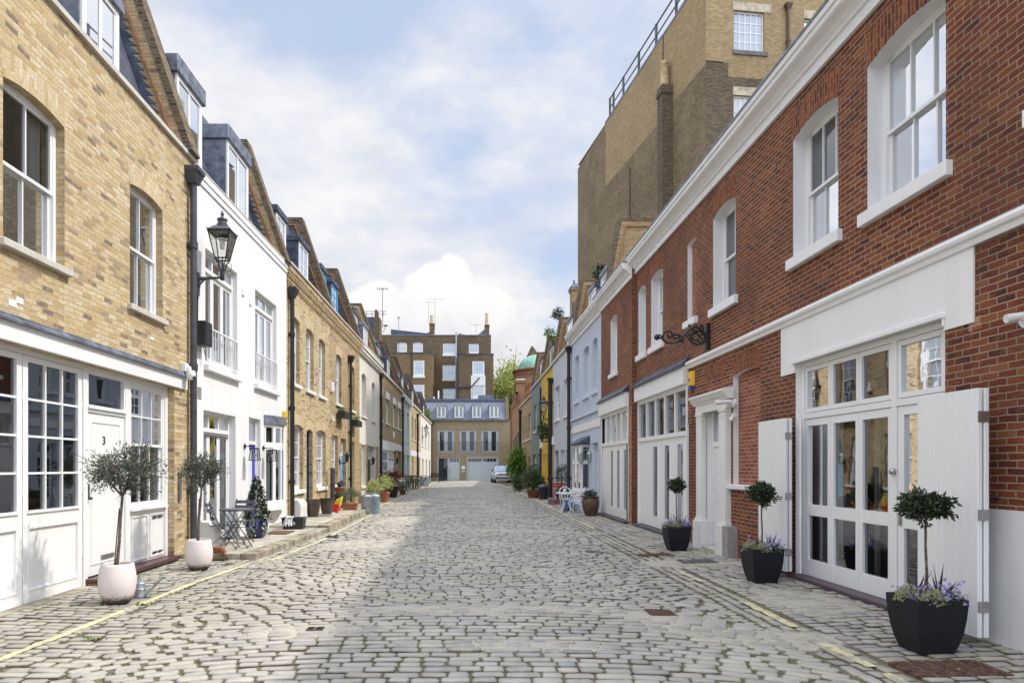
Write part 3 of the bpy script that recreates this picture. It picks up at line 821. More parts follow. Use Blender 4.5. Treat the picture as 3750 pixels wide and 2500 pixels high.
def setts():
    rng = np.random.default_rng(11)
    cs = []   # x, y, hx, hy, angle
    def bow(x):
        ax = np.minimum(np.abs(x), 3.2)
        return -.0076 * ax ** 4
    y = 4.3
    def row(y, x0, x1, far=False, bw=True, h=.0605, tilt=0.0):
        x = x0 - rng.uniform(0, .12) * (x0 < -3.5)
        while x < x1:
            l = rng.uniform(.16, .30)
            if x1 - x - l < .12: l = max(.1, x1 - x)
            xc = x + l / 2
            yy = y + (bow(xc) if bw else tilt * (xc - x0)); sl = (bow(xc + .05) - bow(xc - .05)) / .1 if bw else tilt
            cs.append((xc, yy + rng.normal(0, .004), l / 2 - rng.uniform(.003, .010), h * rng.uniform(.88, 1.0), math.atan(sl) + rng.normal(0, .012)))
            x += l
    while y < 83.5:
        row(y, -3.78, 3.12)
        y += .143
    y = 3.8
    while y < 60:
        row(y, 3.62, 5.2, bw=False, tilt=.10); row(y, -5.3, -3.85, bw=False, tilt=-.03)
        y += .143
    for xl in (3.22, 3.36, 3.50):
        y = 3.6
        while y < 83:
            l = rng.uniform(.18, .28)
            cs.append((xl + rng.normal(0, .006), y + l / 2, .056, l / 2 - .01, rng.normal(0, .03))); y += l
    C = np.array(cs); n = len(C)
    c_ = .03
    hx, hy = C[:, 2], C[:, 3]; ang = C[:, 4]
    base = [(1, -1, -1, 0), (1, -1, 0, 1), (1, 1, 0, -1), (1, 1, -1, 0), (-1, 1, 1, 0), (-1, 1, 0, -1), (-1, -1, 0, 1), (-1, -1, 1, 0)]
    rings = [(0.0, -.05, 1.0), (0.0, -.010, 1.0), (.011, -.001, .97)]
    V = np.zeros((n, 24, 3)); jit = rng.normal(0, .0035, (n, 8, 2))
    gz = np.array([g_z(x) for x in C[:, 0]]) + rng.normal(0, .0032, n)
    tx = rng.normal(0, .015, n); ty = rng.normal(0, .03, n)
    cc = rng.uniform(.007, .020, n)
    for r, (ins, z, sc) in enumerate(rings):
        for k, (sx, sy, ax, ay) in enumerate(base):
            lx = sx * (hx - ins) + ax * np.minimum(cc * 1.3, hx * .5) + jit[:, k, 0]
            ly = sy * (hy - ins) + ay * np.minimum(cc, hy * .6) + jit[:, k, 1]
            V[:, r * 8 + k, 0] = C[:, 0] + lx * np.cos(ang) - ly * np.sin(ang)
            V[:, r * 8 + k, 1] = C[:, 1] + lx * np.sin(ang) + ly * np.cos(ang)
            V[:, r * 8 + k, 2] = gz + z + tx * lx + ty * ly
    faces = []
    for r in range(2):
        for k in range(8):
            k2 = (k + 1) % 8
            faces.append([r * 8 + k, r * 8 + k2, (r + 1) * 8 + k2, (r + 1) * 8 + k])
    q = np.array(faces)                              # 16 quads
    top = np.arange(16, 24)
    loops = np.concatenate([np.concatenate([q.ravel(), top]) + i * 24 for i in range(n)]).astype(np.int32)
    tot = np.tile(np.array([4] * 16 + [8]), n).astype(np.int32)
    start = np.concatenate([[0], np.cumsum(tot)[:-1]]).astype(np.int32)
    me = bpy.data.meshes.new('cobblestone_paving')
    me.vertices.add(n * 24); me.vertices.foreach_set('co', V.ravel())
    me.loops.add(len(loops)); me.loops.foreach_set('vertex_index', loops)
    me.polygons.add(len(tot)); me.polygons.foreach_set('loop_start', start); me.polygons.foreach_set('loop_total', tot)
    sm = np.tile(np.array([False] * 8 + [True] * 8 + [True]), n); me.polygons.foreach_set('use_smooth', sm)
    me.update()
    pal = np.array([(.46, .445, .42), (.42, .41, .40), (.49, .465, .425), (.46, .42, .385), (.40, .39, .385), (.51, .49, .45), (.34, .35, .37), (.48, .46, .43), (.455, .44, .425)])
    pr = np.array([.18, .14, .15, .10, .10, .12, .04, .1, .07])
    col = pal[rng.choice(len(pal), n, p=pr / pr.sum())] * rng.uniform(.88, 1.12, (n, 1))
    warm = np.clip((-C[:, 0] - .2) / 3.0, 0, 1)[:, None] * .35
    col = col * (1 - warm) + np.array([(.50, .46, .38)]) * warm
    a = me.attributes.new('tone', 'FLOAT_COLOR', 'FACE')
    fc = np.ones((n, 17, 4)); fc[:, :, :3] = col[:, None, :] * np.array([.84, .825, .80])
    fc[:, 8:16, :3] = fc[:, 8:16, :3] * .5 + np.array([.075, .065, .045])           # worn arrises grimed with soil, joint shade also in the colour
    fc[:, :8, :3] = np.array([.12, .10, .065]) * rng.uniform(.6, 1.3, (n, 1, 1))    # flanks bedded in soil, coloured dark for the deep joint's shade too
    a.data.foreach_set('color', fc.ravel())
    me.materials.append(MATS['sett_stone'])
    o = bpy.data.objects.new('cobblestone_paving', me); COL.objects.link(o)
    return struct(o)
setts()

def strip(pts, w, name='yellow_line'):
    """painted line laid over the setts along a plan polyline"""
    mb = MB(); P = []
    for (x0, y0), (x1, y1) in zip(pts[:-1], pts[1:]):
        m = max(1, int(math.hypot(x1 - x0, y1 - y0) / .08))
        for i in range(m): P.append((x0 + (x1 - x0) * i / m, y0 + (y1 - y0) * i / m))
    P.append(pts[-1])
    rows = []
    for (x, y) in P:
        a = x - w / 2 + random.gauss(0, .006); c = x + w / 2 + random.gauss(0, .006)
        z = random.uniform(.0035, .0065)
        rows.append(((a, y, g_z(a) + z), (c, y, g_z(c) + z)))
    for r0, r1 in zip(rows[:-1], rows[1:]): mb.poly([r0[0], r0[1], r1[1], r1[0]])
    return struct(mb.build(name, 'yellow_line'))
strip([(-4.06, 4.5), (-3.97, 7.0), (-3.90, 9.6), (-3.74, 11.9), (-3.46, 12.5), (-3.30, 15.5), (-3.32, 24), (-3.72, 29.5), (-3.42, 54), (-3.2, 78)], .085)
strip([(3.56, 18.9), (3.52, 22), (3.60, 36), (3.50, 78)], .085)
for (x0, y0, x1, y1) in [(3.44, 11.05, 3.47, 9.95), (3.46, 8.55, 3.46, 7.15), (3.40, 6.55, 3.41, 5.72), (3.41, 5.55, 3.40, 4.6)]:
    strip([(x1, y1), (x0, y0)], .095)

# raised stone pavement outside the white house
def slab(x0a, x0b, xw, y0, y1, h, name, lab):
    t = thing(name, lab, 'pavement', (x0a, y0, 0))
    n = 5
    for i in range(n):
        ya = y0 + (y1 - y0) * i / n; yb = y0 + (y1 - y0) * (i + 1) / n - .008
        xa = x0a + (x0b - x0a) * i / n; xb = x0a + (x0b - x0a) * (i + 1) / n
        ymid = ya + (yb - ya) * .5
        MB().hexa([(xw, ya, -.1), (xa - .3, ya, -.1), (xb - .3, yb, -.1), (xw, yb, -.1), (xw, ya, h), (xa - .3, ya, h), (xb - .3, yb, h), (xw, yb, h)]).build('paving_slab', 'paving_stone', t, bev=.006)
        MB().hexa([(xa - .294, ya, -.1), (xa, ya, -.1), (xb, yb, -.1), (xb - .294, yb, -.1), (xa - .294, ya, h + .002), (xa, ya, h + .002), (xb, yb, h + .002), (xb - .294, yb, h + .002)]).build('kerb_block', 'kerb_stone', t, bev=.012)
    return t
for t_ in (slab(-3.76, -3.52, -5.2, 12.28, 17.5, .10, 'raised_pavement', 'low stone pavement outside the white house, ending at a brick pile'),
           slab(-3.50, -3.52, -5.2, 17.51, 24.1, .165, 'raised_pavement', 'taller stone pavement outside the yellow brick house, ending at the dustbins')):
    t_['kind'] = 'structure'

# iron covers let into the paving
def cover(x, y, w, d, lab, mat='drain_iron', bars=5, grid=False):
    z = g_z(x) + .008
    t = thing('drain_cover', lab, 'drain cover', (x, y, z))
    mb = MB()
    sx = (g_z(x + w / 2) - g_z(x - w / 2)) / w
    def pt(a, b_, h): return (x + a, y + b_, z + a * sx + h)
    mb.hexa([pt(-w / 2, -d / 2, -.03), pt(w / 2, -d / 2, -.03), pt(w / 2, d / 2, -.03), pt(-w / 2, d / 2, -.03), pt(-w / 2, -d / 2, 0), pt(w / 2, -d / 2, 0), pt(w / 2, d / 2, 0), pt(-w / 2, d / 2, 0)])
    mb.build('frame', mat, t)
    r = MB()
    for i in range(bars):
        b0 = -d / 2 + d * (i + .25) / bars; b1 = b0 + d * .5 / bars
        segs = [(-.45, -.08), (.08, .45)] if not grid else [(-.46 + .19 * k, -.46 + .19 * k + .13) for k in range(5)]
        for (p, q) in segs:
            r.hexa([pt(w * p, b0, 0.0005), pt(w * q, b0, .0005), pt(w * q, b1, .0005), pt(w * p, b1, .0005), pt(w * p, b0, .006), pt(w * q, b0, .006), pt(w * q, b1, .006), pt(w * p, b1, .006)])
    r.build('grating', 'black_iron' if not grid else mat, t)
cover(-1.50, 6.83, .17, .12, 'small grey slotted gully grate in a pale cement patch', 'drain_iron', 3)
cover(2.2, 7.70, .30, .30, 'rusty brown square drain cover in the cobbles', 'rust_iron', 6, True)
cover(4.08, 12.02, .62, .42, 'grey chequered inspection cover before the white classical doorway', 'drain_iron', 8, True)
cover(3.62, 13.0, .62, .35, 'ribbed stone coloured cover beside the farthest black planter', 'rust_iron', 7, True)
cover(3.98, 5.62, .74, .42, 'large rusty plate cover in front of the nearest black planter', 'rust_iron', 9, True)
cover(2.5, 13.3, .32, .3, 'dark iron drain cover in mid street beyond the rusty one', 'drain_iron', 5, True)
cover(-3.22, 16.5, .30, .55, 'dark long slotted drain by the raised pavement kerb', 'drain_iron', 9)
cover(4.72, 10.95, .2, .14, 'small dark iron lid beside the middle black planter', 'black_iron', 2)

# weeds in the joints
def weed(x, y, lab, n=26, r=.07, L=.05, mat='moss', name='weed_tuft'):
    z = g_z(x)
    t = thing(name, lab, 'weed', (x, y, z), 'weeds in the paving joints')
    p = np.c_[RNG.normal(x, r, n), RNG.normal(y, r * .5, n), np.full(n, z)]
    d = np.c_[RNG.normal(0, .6, n), RNG.normal(0, .6, n), np.full(n, .7)]
    leaf_mesh('leaves', p, d, L, L * .45, mat, t)
for (x, y, l) in [(-4.0, 11.6, 'green weed tuft on the apron below the pile of bricks'), (-3.86, 8.2, 'green weed tuft by the yellow line near the watering can'), (-3.6, 6.6, 'green weed tuft by the yellow line nearest the viewer'), (-4.93, 9.5, 'green weed tuft under the wine coloured door step'), (-4.98, 12.15, 'green weed tuft at the foot of the brick pier')]:
    weed(x, y, l)
weed(-1.05, 28.6, 'long green grassy streak across the far cobbles', 150, .75, .035)
weed(0.1, 28.9, 'short green grassy streak beside the longer one on the far cobbles', 60, .35, .035)

# ------------------------------------------------------------------ left terrace
FL1 = Fr((-5.1, 0), (0, 1), (1, 0))
FL = Fr((-5.284, 0), (.0144, 1), (1, 0))
Z0 = -.15
ZE = 7.36; ZT = 10.4

def house(F, u0, u1, h, dep, ops, mat, name, lab, cat='house', rev=None, interior_m='interior_wall', d_in=-1.3):
    t = thing(name, lab, cat, F.p((u0 + u1) / 2, 0, 0))
    wall = MB()
    facade(wall, F, u0, u1, Z0, h, ops, MB() if rev else None)
    shell(F, u0, u1, h, dep, wall)
    wall.build('wall', mat, t)
    if rev:
        for o_ in ops:
            rv = MB(); facade(MB(), F, o_[0], o_[1], o_[2], o_[3], [o_], rv); rv.build('reveal', rev, t)
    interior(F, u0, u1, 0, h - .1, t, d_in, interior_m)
    return t

# L1: yellow brick house with white timber ground floor
u1w = [(7.53, 8.69, 4.17, 6.03, .07, .11), (10.38, 11.50, 4.13, 6.03, .07, .11)]
L1 = house(FL1, 2.2, 12.74, ZE, 7, u1w + [(5.45, 6.6, 4.17, 6.03, .07, .11), (3.0, 11.96, -.14, 3.05, 0, .12)], 'yellow_brick', 'brick_house', 'yellow stock brick house numbered 3 with white timber ground floor')
for (a, b_, c, e, r_, d_) in u1w + [(5.45, 6.6, 4.17, 6.03, .07, .11)]:
    window(FL1, a, b_, c, e, .11, L1, 2, (1, 1), sill=.09, curt=[(.72, 1, 0, 1, 'curtain')], smat='stone_sill')
    voussoirs(FL1, a, b_, e, .07, .30, L1, 'arch_brick')
MB().fb(FL1, 2.2, 12.42, 0, .05, 3.05, 3.275).build('fascia', 'white_paint', L1, bev=.006)
ld = MB().fprism(FL1, [(0, 3.36), (.03, 3.36), (.10, 3.30), (.10, 3.268), (0, 3.268)], 2.2, 12.38)
ld.tube([FL1.p(2.2, .055, 3.335), FL1.p(12.38, .055, 3.335)], .022, 8)
ld.build('lead_flashing', 'lead', L1)
FJ = FL1.sh(-.12)
def garage_leaf(F, a, b_, root):
    fm = MB(); g = MB(); s = .10
    fm.fb(F, a + .004, a + s, -.05, 0, .03, 2.98).fb(F, b_ - s, b_ - .004, -.05, 0, .03, 2.98)
    for (lo, hi) in ((.03, .17), (.94, 1.12), (2.91, 2.98)): fm.fb(F, a + s, b_ - s, -.05, -.001, lo, hi)
    fm.fb(F, a + s, b_ - s, -.05, -.022, .17, .94)
    for (lo, hi) in ((.17, .19), (.915, .94)): fm.fb(F, a + s, b_ - s, -.02, .008, lo, hi)
    fm.fb(F, a + s, a + s + .02, -.02, .006, .19, .915).fb(F, b_ - s - .02, b_ - s, -.02, .006, .19, .915)
    fm.fb(F, a + s - .02, b_ - s + .02, 0, .02, 1.10, 1.135)
    panes(F, a + s, b_ - s, 1.135, 2.91, -.035, 3, 4, fm, g, .026, .035)
    o = fm.build('garage_door_leaf', 'white_gloss', root); g.build('pane', 'glass', o)
    for z in (.5, 1.35, 2.5): MB().fb(F, b_ - .012, b_ + .012, 0, .012, z - .05, z + .05).build('hinge', 'white_metal', o)
for a in (4.27, 5.53, 6.79, 8.05): garage_leaf(FJ, a, a + 1.255, L1)
fm = MB()
for (a, b_) in ((9.31, 9.42), (10.47, 10.62), (11.85, 11.955)): fm.fb(FJ, a, b_, -.09, .012, 0, 3.0)
fm.fb(FJ, 3, 11.955, -.09, .008, 2.985, 3.05).fb(FJ, 9.42, 10.47, -.09, .006, 2.42, 2.52).fb(FJ, 9.42, 10.47, -.02, .035, 2.47, 2.51)
fm.fb(FJ, 9.42, 9.455, -.09, .003, 2.52, 2.985).fb(FJ, 10.435, 10.47, -.09, .003, 2.52, 2.985).fb(FJ, 9.455, 10.435, -.09, .001, 2.95, 2.985)
fm.fb(FJ, 10.62, 11.85, -.09, -.012, .12, .95).fb(FJ, 10.60, 11.87, -.05, .06, .965, 1.0).fb(FJ, 10.62, 11.85, -.05, .02, .94, .965)
for (a, b_) in ((10.68, 11.22), (11.30, 11.82)):
    for (lo, hi) in ((.16, .185), (.855, .88)): fm.fb(FJ, a, b_, -.012, .006, lo, hi)
    fm.fb(FJ, a, a + .022, -.012, .005, .185, .855).fb(FJ, b_ - .022, b_, -.012, .005, .185, .855)
o = fm.build('door_frame', 'white_gloss', L1)
MB().poly([FJ.p(9.455, -.05, 2.52), FJ.p(10.435, -.05, 2.52), FJ.p(10.435, -.05, 2.95), FJ.p(9.455, -.05, 2.95)]).build('pane', 'glass', o)
MB().fb(FJ, 11.40, 11.55, -.002, .009, .80, .83).fb(FJ, 11.60, 11.75, -.002, .009, .80, .83).fb(FJ, 11.40, 11.55, -.002, .009, .21, .24).fb(FJ, 11.60, 11.75, -.002, .009, .21, .24).build('vent_slot', 'black_iron', o)
window(FL1, 10.62, 11.85, 1.0, 2.985, .13, L1, 3, (2, 2), 'white_gloss', fr=.055, curt=[(.62, .82, 0, .5, 'curtain_warm'), (.7, 1, .5, 1, 'curtain_warm')], mid=.51)
mb = MB().fb(FJ, 9.425, 10.465, -.06, -.015, .13, 2.415)
for (lo, hi) in ((.28, .30), (2.28, 2.30)): mb.fb(FJ, 9.54, 10.35, -.02, -.004, lo, hi)
mb.fb(FJ, 9.54, 9.56, -.02, -.005, .30, 2.28).fb(FJ, 10.33, 10.35, -.02, -.005, .30, 2.28)
dr = mb.build('front_door', 'white_gloss', L1)
MB().fb(FJ, 9.80, 10.15, -.018, .002, .33, .39).build('letter_plate', 'steel', dr)
MB().ball(FJ.p(9.47, .03, 1.22), .022).fb(FJ, 9.455, 9.485, -.02, .004, 1.2, 1.42).build('door_handle', 'grey_iron', dr, smooth=True)
cu = bpy.data.curves.new('number_glyph', 'FONT'); cu.body = '3'; cu.size = .17; cu.extrude = .004; cu.align_x = 'CENTER'
tmp = bpy.data.objects.new('number_glyph', cu); COL.objects.link(tmp); bpy.context.view_layer.update()
nm = bpy.data.meshes.new_from_object(tmp.evaluated_get(bpy.context.evaluated_depsgraph_get()))
bpy.data.objects.remove(tmp); nm.materials.clear(); nm.materials.append(MATS['black_iron'])
tx = bpy.data.objects.new('house_number', nm); COL.objects.link(tx); tx.parent = dr; q = Vector(FJ.p(9.88, -.009, 1.98)) - OFF[dr.name]
tx.matrix_local = Matrix(((0, 0, 1, q.x), (1, 0, 0, q.y), (0, 1, 0, q.z), (0, 0, 0, 1)))
MB().fb(FL1, 9.36, 11.99, -.13, .125, .055, .115).build('door_step', 'wine_paint', L1, bev=.012)
MB().fb(FL1, 9.37, 11.98, -.13, .06, -.05, .054).build('step_base', 'mossy_stone', L1)
MB().fb(FL1, 3, 9.36, -.13, .05, -.1, .026).build('threshold', 'kerb_stone', L1)
MB().fb(FL1, 2.2, 12.80, -.05, .06, ZE - .02, ZE + .05).build('coping', 'stone_sill', L1)
mansard(FL1, 2.2, 12.4, ZE, ZT, L1, 7)
dormer(FL1, 9.75, 10.85, 7.75, 9.0, L1, -.42, lead='lead')
dormer(FL1, 7.2, 8.3, 7.75, 9.0, L1, -.42, lead='lead')
party_wall(FL1, 12.42, 12.78, ZE + .03, ZT + .15, L1, 7, 'yellow_brick_old')
pipe(FL1, 12.56, .12, 6.85, L1, .10, .06, 'pipe_grey')
MB().fb(FL1, 12.10, 12.20, .002, .03, 1.05, 1.55).build('air_brick', 'drain_iron', L1)
mb = MB()
for (u, z, w_, h_) in ((7.75, 3.52, .12, .07), (7.62, 3.46, .13, .07), (11.05, 3.72, .12, .05)):
    mb.fb(FL1, u, u + w_, -.01, .006, z, z + h_)
mb.build('paint_patch', 'white_render', L1)

# L2: white rendered house
ops = [(13.37, 15.15, 3.67, 5.95, 0, .10), (16.39, 18.15, 3.67, 5.93, 0, .10), (13.28, 15.06, .10, 2.77, 0, .14), (15.95, 16.80, .10, 2.82, 0, .12), (17.1, 18.62, .60, 2.80, 0, .06)]
L2 = house(FL, 12.78, 19.12, 7.27, 7, ops, 'white_render', 'white_house', 'white rendered house with juliet balconies beside the brick house numbered 3', interior_m='interior_pale')
def french(F, u0, u1, z0, z1, dep, root, n=3, top=.36, frost=(0, .45), fmat='white_gloss', frostmat='frosted', name='french_window', lights=3):
    fm = MB(); g = MB(); d = -dep; f = .07
    fm.fb(F, u0, u0 + f, d - .07, d, z0, z1).fb(F, u1 - f, u1, d - .07, d, z0, z1).fb(F, u0 + f, u1 - f, d - .07, d - .002, z1 - f, z1)
    zt = z1 - top
    fm.fb(F, u0 + f, u1 - f, d - .07, d + .03, zt - .05, zt + .03)
    a, b_ = u0 + f, u1 - f; w_ = (b_ - a) / lights
    for i in range(lights):
        if i: fm.fb(F, a + w_ * i - .035, a + w_ * i + .035, d - .06, d - .004, zt + .03, z1 - f)
    g.poly([F.p(a, d - .04, zt + .03), F.p(b_, d - .04, zt + .03), F.p(b_, d - .04, z1 - f), F.p(a, d - .04, z1 - f)])
    w_ = (b_ - a) / n; s = .085
    for i in range(n):
        p, q = a + w_ * i, a + w_ * (i + 1)
        fm.fb(F, p + .002, p + s, d - .05, d - .012, z0 + .02, zt - .05).fb(F, q - s, q - .002, d - .05, d - .012, z0 + .02, zt - .05)
        fm.fb(F, p + s, q - s, d - .05, d - .014, zt - .05 - s, zt - .05).fb(F, p + s, q - s, d - .05, d - .014, z0 + .02, z0 + .18)
        g.poly([F.p(p + s, d - .036, z0 + .18), F.p(q - s, d - .036, z0 + .18), F.p(q - s, d - .036, zt - .05 - s), F.p(p + s, d - .036, zt - .05 - s)])
    o = fm.build(name, fmat, root); g.build('pane', 'glass', o)
    if frost:
        H_ = zt - z0
        MB().poly([F.p(a, d - .052, z0 + H_ * frost[0]), F.p(b_, d - .052, z0 + H_ * frost[0]), F.p(b_, d - .052, z0 + H_ * frost[1]), F.p(a, d - .052, z0 + H_ * frost[1])]).build('frosted_film', frostmat, o)
    return o
def juliet(F, u0, u1, z0, z1, root, mat='white_metal', d=.02, n=12, name='balcony_railing'):
    mb = MB().fb(F, u0, u1, d - .02, d + .02, z1 - .03, z1).fb(F, u0, u1, d - .015, d + .015, z0, z0 + .025)
    for i in range(n + 1):
        u = u0 + .015 + (u1 - u0 - .03) * i / n
        mb.fb(F, u - .009, u + .009, d - .009, d + .009, z0 + .02, z1 - .02)
    return mb.build(name, mat, root)
for (a, b_, z1) in ((13.37, 15.15, 5.95), (16.39, 18.15, 5.93)):
    french(FL, a, b_, 3.67, z1, .10, L2, frost=(0, .42), frostmat='curtain_teal')
    juliet(FL, a + .02, b_ - .02, 3.74, 4.42, L2)
    MB().fb(FL, a - .08, b_ + .10, -.02, .10, 3.54, 3.665).build('window_sill', 'white_render', L2, bev=.01)
    curtain(FL, b_ - .5, b_ - .1, 3.7, 5.5, -.35, L2, 'curtain_warm')
french(FL, 13.28, 15.06, .12, 2.77, .14, L2, frost=(.38, .80))
MB().fb(FL, 14.2, 14.23, -.13, -.115, .25, .55).fb(FL, 14.2, 14.23, -.13, -.115, 2.1, 2.28).fb(FL, 13.36, 14.98, -.142, -.122, 2.285, 2.30).build('door_bolt', 'black_iron', L2)
MB().tube([FL.p(14.72, -.11, 1.0), FL.p(14.72, -.11, 1.42), FL.p(14.85, -.11, 1.44)], .012, 6).build('door_handle', 'steel', L2)
fm = MB(); FD = FL.sh(-.12)
fm.fb(FD, 15.95, 16.01, -.05, .02, .1, 2.82).fb(FD, 16.74, 16.80, -.05, .02, .1, 2.82).fb(FD, 16.01, 16.74, -.05, .018, 2.2, 2.28).fb(FD, 16.01, 16.74, -.05, .018, 2.76, 2.82)
o = fm.build('door_frame', 'white_gloss', L2)
MB().poly([FD.p(16.01, -.02, 2.28), FD.p(16.74, -.02, 2.28), FD.p(16.74, -.02, 2.76), FD.p(16.01, -.02, 2.76)]).build('pane', 'glass', o)
d_ = MB().fb(FD, 16.012, 16.738, -.04, -.004, .16, .82).fb(FD, 16.012, 16.13, -.04, -.004, .82, 2.2).fb(FD, 16.62, 16.738, -.04, -.004, .82, 2.2).fb(FD, 16.13, 16.62, -.04, -.005, 2.08, 2.2).build('front_door', 'cobalt_door', L2)
MB().poly([FD.p(16.13, -.025, .82), FD.p(16.62, -.025, .82), FD.p(16.62, -.025, 2.08), FD.p(16.13, -.025, 2.08)]).build('door_pane', 'frosted', d_)
# bow window
bw = MB(); bg_ = MB(); uc = 17.86; hw = .74
prof = [(-1, 0), (-.55, .16), (0, .22), (.55, .16), (1, 0)]
for i in range(4):
    (a0, d0), (a1, d1) = prof[i], prof[i + 1]
    ua, ub = uc + hw * a0, uc + hw * a1
    def bp(k, dd, z, ua=ua, ub=ub, d0=d0, d1=d1): return FL.p(ua + (ub - ua) * k, d0 + (d1 - d0) * k + dd, z)
    def bb(k0, k1, e0, e1, z0, z1): bw.hexa([bp(k0, e0, z0), bp(k1, e0, z0), bp(k1, e1, z0), bp(k0, e1, z0), bp(k0, e0, z1), bp(k1, e0, z1), bp(k1, e1, z1), bp(k0, e1, z1)])
    for (k0, k1, z0, z1) in ((0, .15, .66, 2.75), (.85, 1, .66, 2.75), (.15, .85, .66, .80), (.15, .85, 2.10, 2.28), (.15, .85, 2.66, 2.75)): bb(k0, k1, -.05, .0, z0, z1)
    for (z0, z1) in ((.80, 2.10), (2.28, 2.66)): bg_.poly([bp(.15, -.03, z0), bp(.85, -.03, z0), bp(.85, -.03, z1), bp(.15, -.03, z1)])
o = bw.build('bow_window', 'white_gloss', L2); bg_.build('pane', 'glass', o)
for z0, z1, e, m_, nm in ((.56, .66, .08, 'white_gloss', 'bow_sill'), (2.75, 2.96, .05, 'lead', 'bow_roof'), (.42, .558, -.06, 'white_render', 'bow_bracket')):
    k = MB(); n = len(prof)
    ring = [(uc + (hw + .06 * (e > 0)) * a, max(.012, dd + e)) for a, dd in prof]
    lo = [FL.p(u, 0, z0) for u, dd in (ring[0],)] + [FL.p(u, dd, z0) for u, dd in ring] + [FL.p(ring[-1][0], 0, z0)]
    hi = [(x, y, z1 + (.0 if nm != 'bow_roof' else 0)) for x, y, z in lo]
    i0 = len(k.v); k.v += lo + hi; nn = len(lo)
    k.f.append(tuple(range(nn))); k.f.append(tuple(range(2 * nn - 1, nn - 1, -1)))
    for j in range(nn): k.f.append((j, (j + 1) % nn, nn + (j + 1) % nn, nn + j))
    k.build(nm, m_, o)
curtain(FL, 17.2, 17.75, .7, 2.6, -.08, L2, 'curtain_teal'); curtain(FL, 18.05, 18.6, .7, 2.6, -.08, L2, 'curtain_teal')
MB().fb(FL, 12.78, 19.12, -.3, .05, 7.2, 7.33).fb(FL, 12.80, 19.10, -.02, .03, 7.08, 7.2).build('parapet_coping', 'white_render', L2)
MB().fb(FL, 12.80, 19.10, -.3, .06, 7.331, 7.36).build('coping_lead', 'stone_sill', L2)
mansard(FL, 12.79, 18.74, 7.27, ZT, L2, 7)
dormer(FL, 12.95, 14.2, 7.75, 9.45, L2, -.42, lead='lead', cap=.3)
dormer(FL, 15.6, 17.1, 7.75, 9.45, L2, -.42, lead='lead', cap=.3)
party_wall(FL, 18.76, 19.12, 7.30, ZT + .15, L2, 7)
mb = MB()
for z in (2.96, 3.0, 3.04, 3.08, 3.12, 3.16): mb.fb(FL, 12.98, 13.17, .0, .008, z, z + .018)
mb.build('wall_vent', 'drain_iron', L2)
mb = MB().fb(FL, 15.45, 15.6, 0, .03, 5.55, 5.68).fb(FL, 15.95, 16.1, 0, .03, 5.45, 5.58); mb.build('vent_cowl', 'white_render', L2)

# L3: yellow brick pair with a corbelled cornice
def corbel(F, u0, u1, root, mat='yellow_brick_old'):
    mb = MB().fb(F, u0, u1, 0, .10, 7.18, 7.36).fb(F, u0, u1, 0, .05, 6.90, 6.96).fb(F, u0, u1, 0, .08, 7.10, 7.18)
    u = u0 + .05
    while u < u1 - .1:
        mb.fb(F, u, u + .11, 0, .05, 6.80, 6.90).fb(F, u, u + .11, 0, .075, 7.0, 7.10); u += .22
    mb.build('corbel_cornice', mat, root)
    MB().fb(F, u0, u1, -.3, .14, 7.362, 7.42).build('coping', 'stone_sill', root)
SW = [(19.54, 20.57), (21.34, 22.34), (23.1, 24.05)]
GW = [(19.76, 20.98), (22.75, 24.15)]
ops = [(a, b_, 4.09, 6.05, .08, .12) for a, b_ in SW] + [(a, b_, .98, 2.92, .08, .12) for a, b_ in GW] + [(21.4, 22.2, .15, 2.86, .08, .14)]
L3a = house(FL, 19.12, 24.8, 7.36, 7, ops, 'yellow_brick', 'brick_house', 'yellow brick house with a navy blue front door and white sashes')
for a, b_ in SW:
    window(FL, a, b_, 4.09, 6.05, .12, L3a, 2, (2, 2), sill=.1, gmat='glass_pale'); voussoirs(FL, a, b_, 6.05, .08, .3, L3a, 'arch_brick')
for a, b_ in GW:
    window(FL, a, b_, .98, 2.92, .12, L3a, 2, (2, 2), sill=.12, gmat='glass_pale'); voussoirs(FL, a, b_, 2.92, .08, .3, L3a, 'arch_brick')
fm = MB().fb(FL, 21.4, 21.47, -.2, -.12, .15, 2.86).fb(FL, 22.13, 22.2, -.2, -.12, .15, 2.86).fb(FL, 21.47, 22.13, -.2, -.125, 2.22, 2.3).fb(FL, 21.47, 22.13, -.2, -.125, 2.78, 2.86)
o = fm.build('door_frame', 'blue_door', L3a)
MB().poly([FL.p(21.47, -.17, 2.3), FL.p(22.13, -.17, 2.3), FL.p(22.13, -.17, 2.78), FL.p(21.47, -.17, 2.78)]).build('pane', 'glass_far', o)
panel_door(FL, 21.47, 22.13, .18, 2.22, -.15, L3a, 'blue_door', name='front_door')
voussoirs(FL, 21.4, 22.2, 2.86, .08, .3, L3a, 'arch_brick')
MB().fb(FL, 21.3, 22.3, -.1, .1, .1, .15).build('door_step', 'stone_sill', L3a)
corbel(FL, 19.12, 24.8, L3a)
mansard(FL, 19.13, 24.6, 7.36, ZT, L3a, 7)
dormer(FL, 19.45, 20.5, 7.85, 9.1, L3a, -.42, cols=2, rows=(3,))
dormer(FL, 22.0, 23.2, 7.85, 9.1, L3a, -.42, cols=2, rows=(3,))
party_wall(FL, 24.62, 24.95, 7.40, ZT + .15, L3a, 7, 'brown_brick')
pipe(FL, 19.36, .2, 6.45, L3a, .10, .06, 'black_iron')

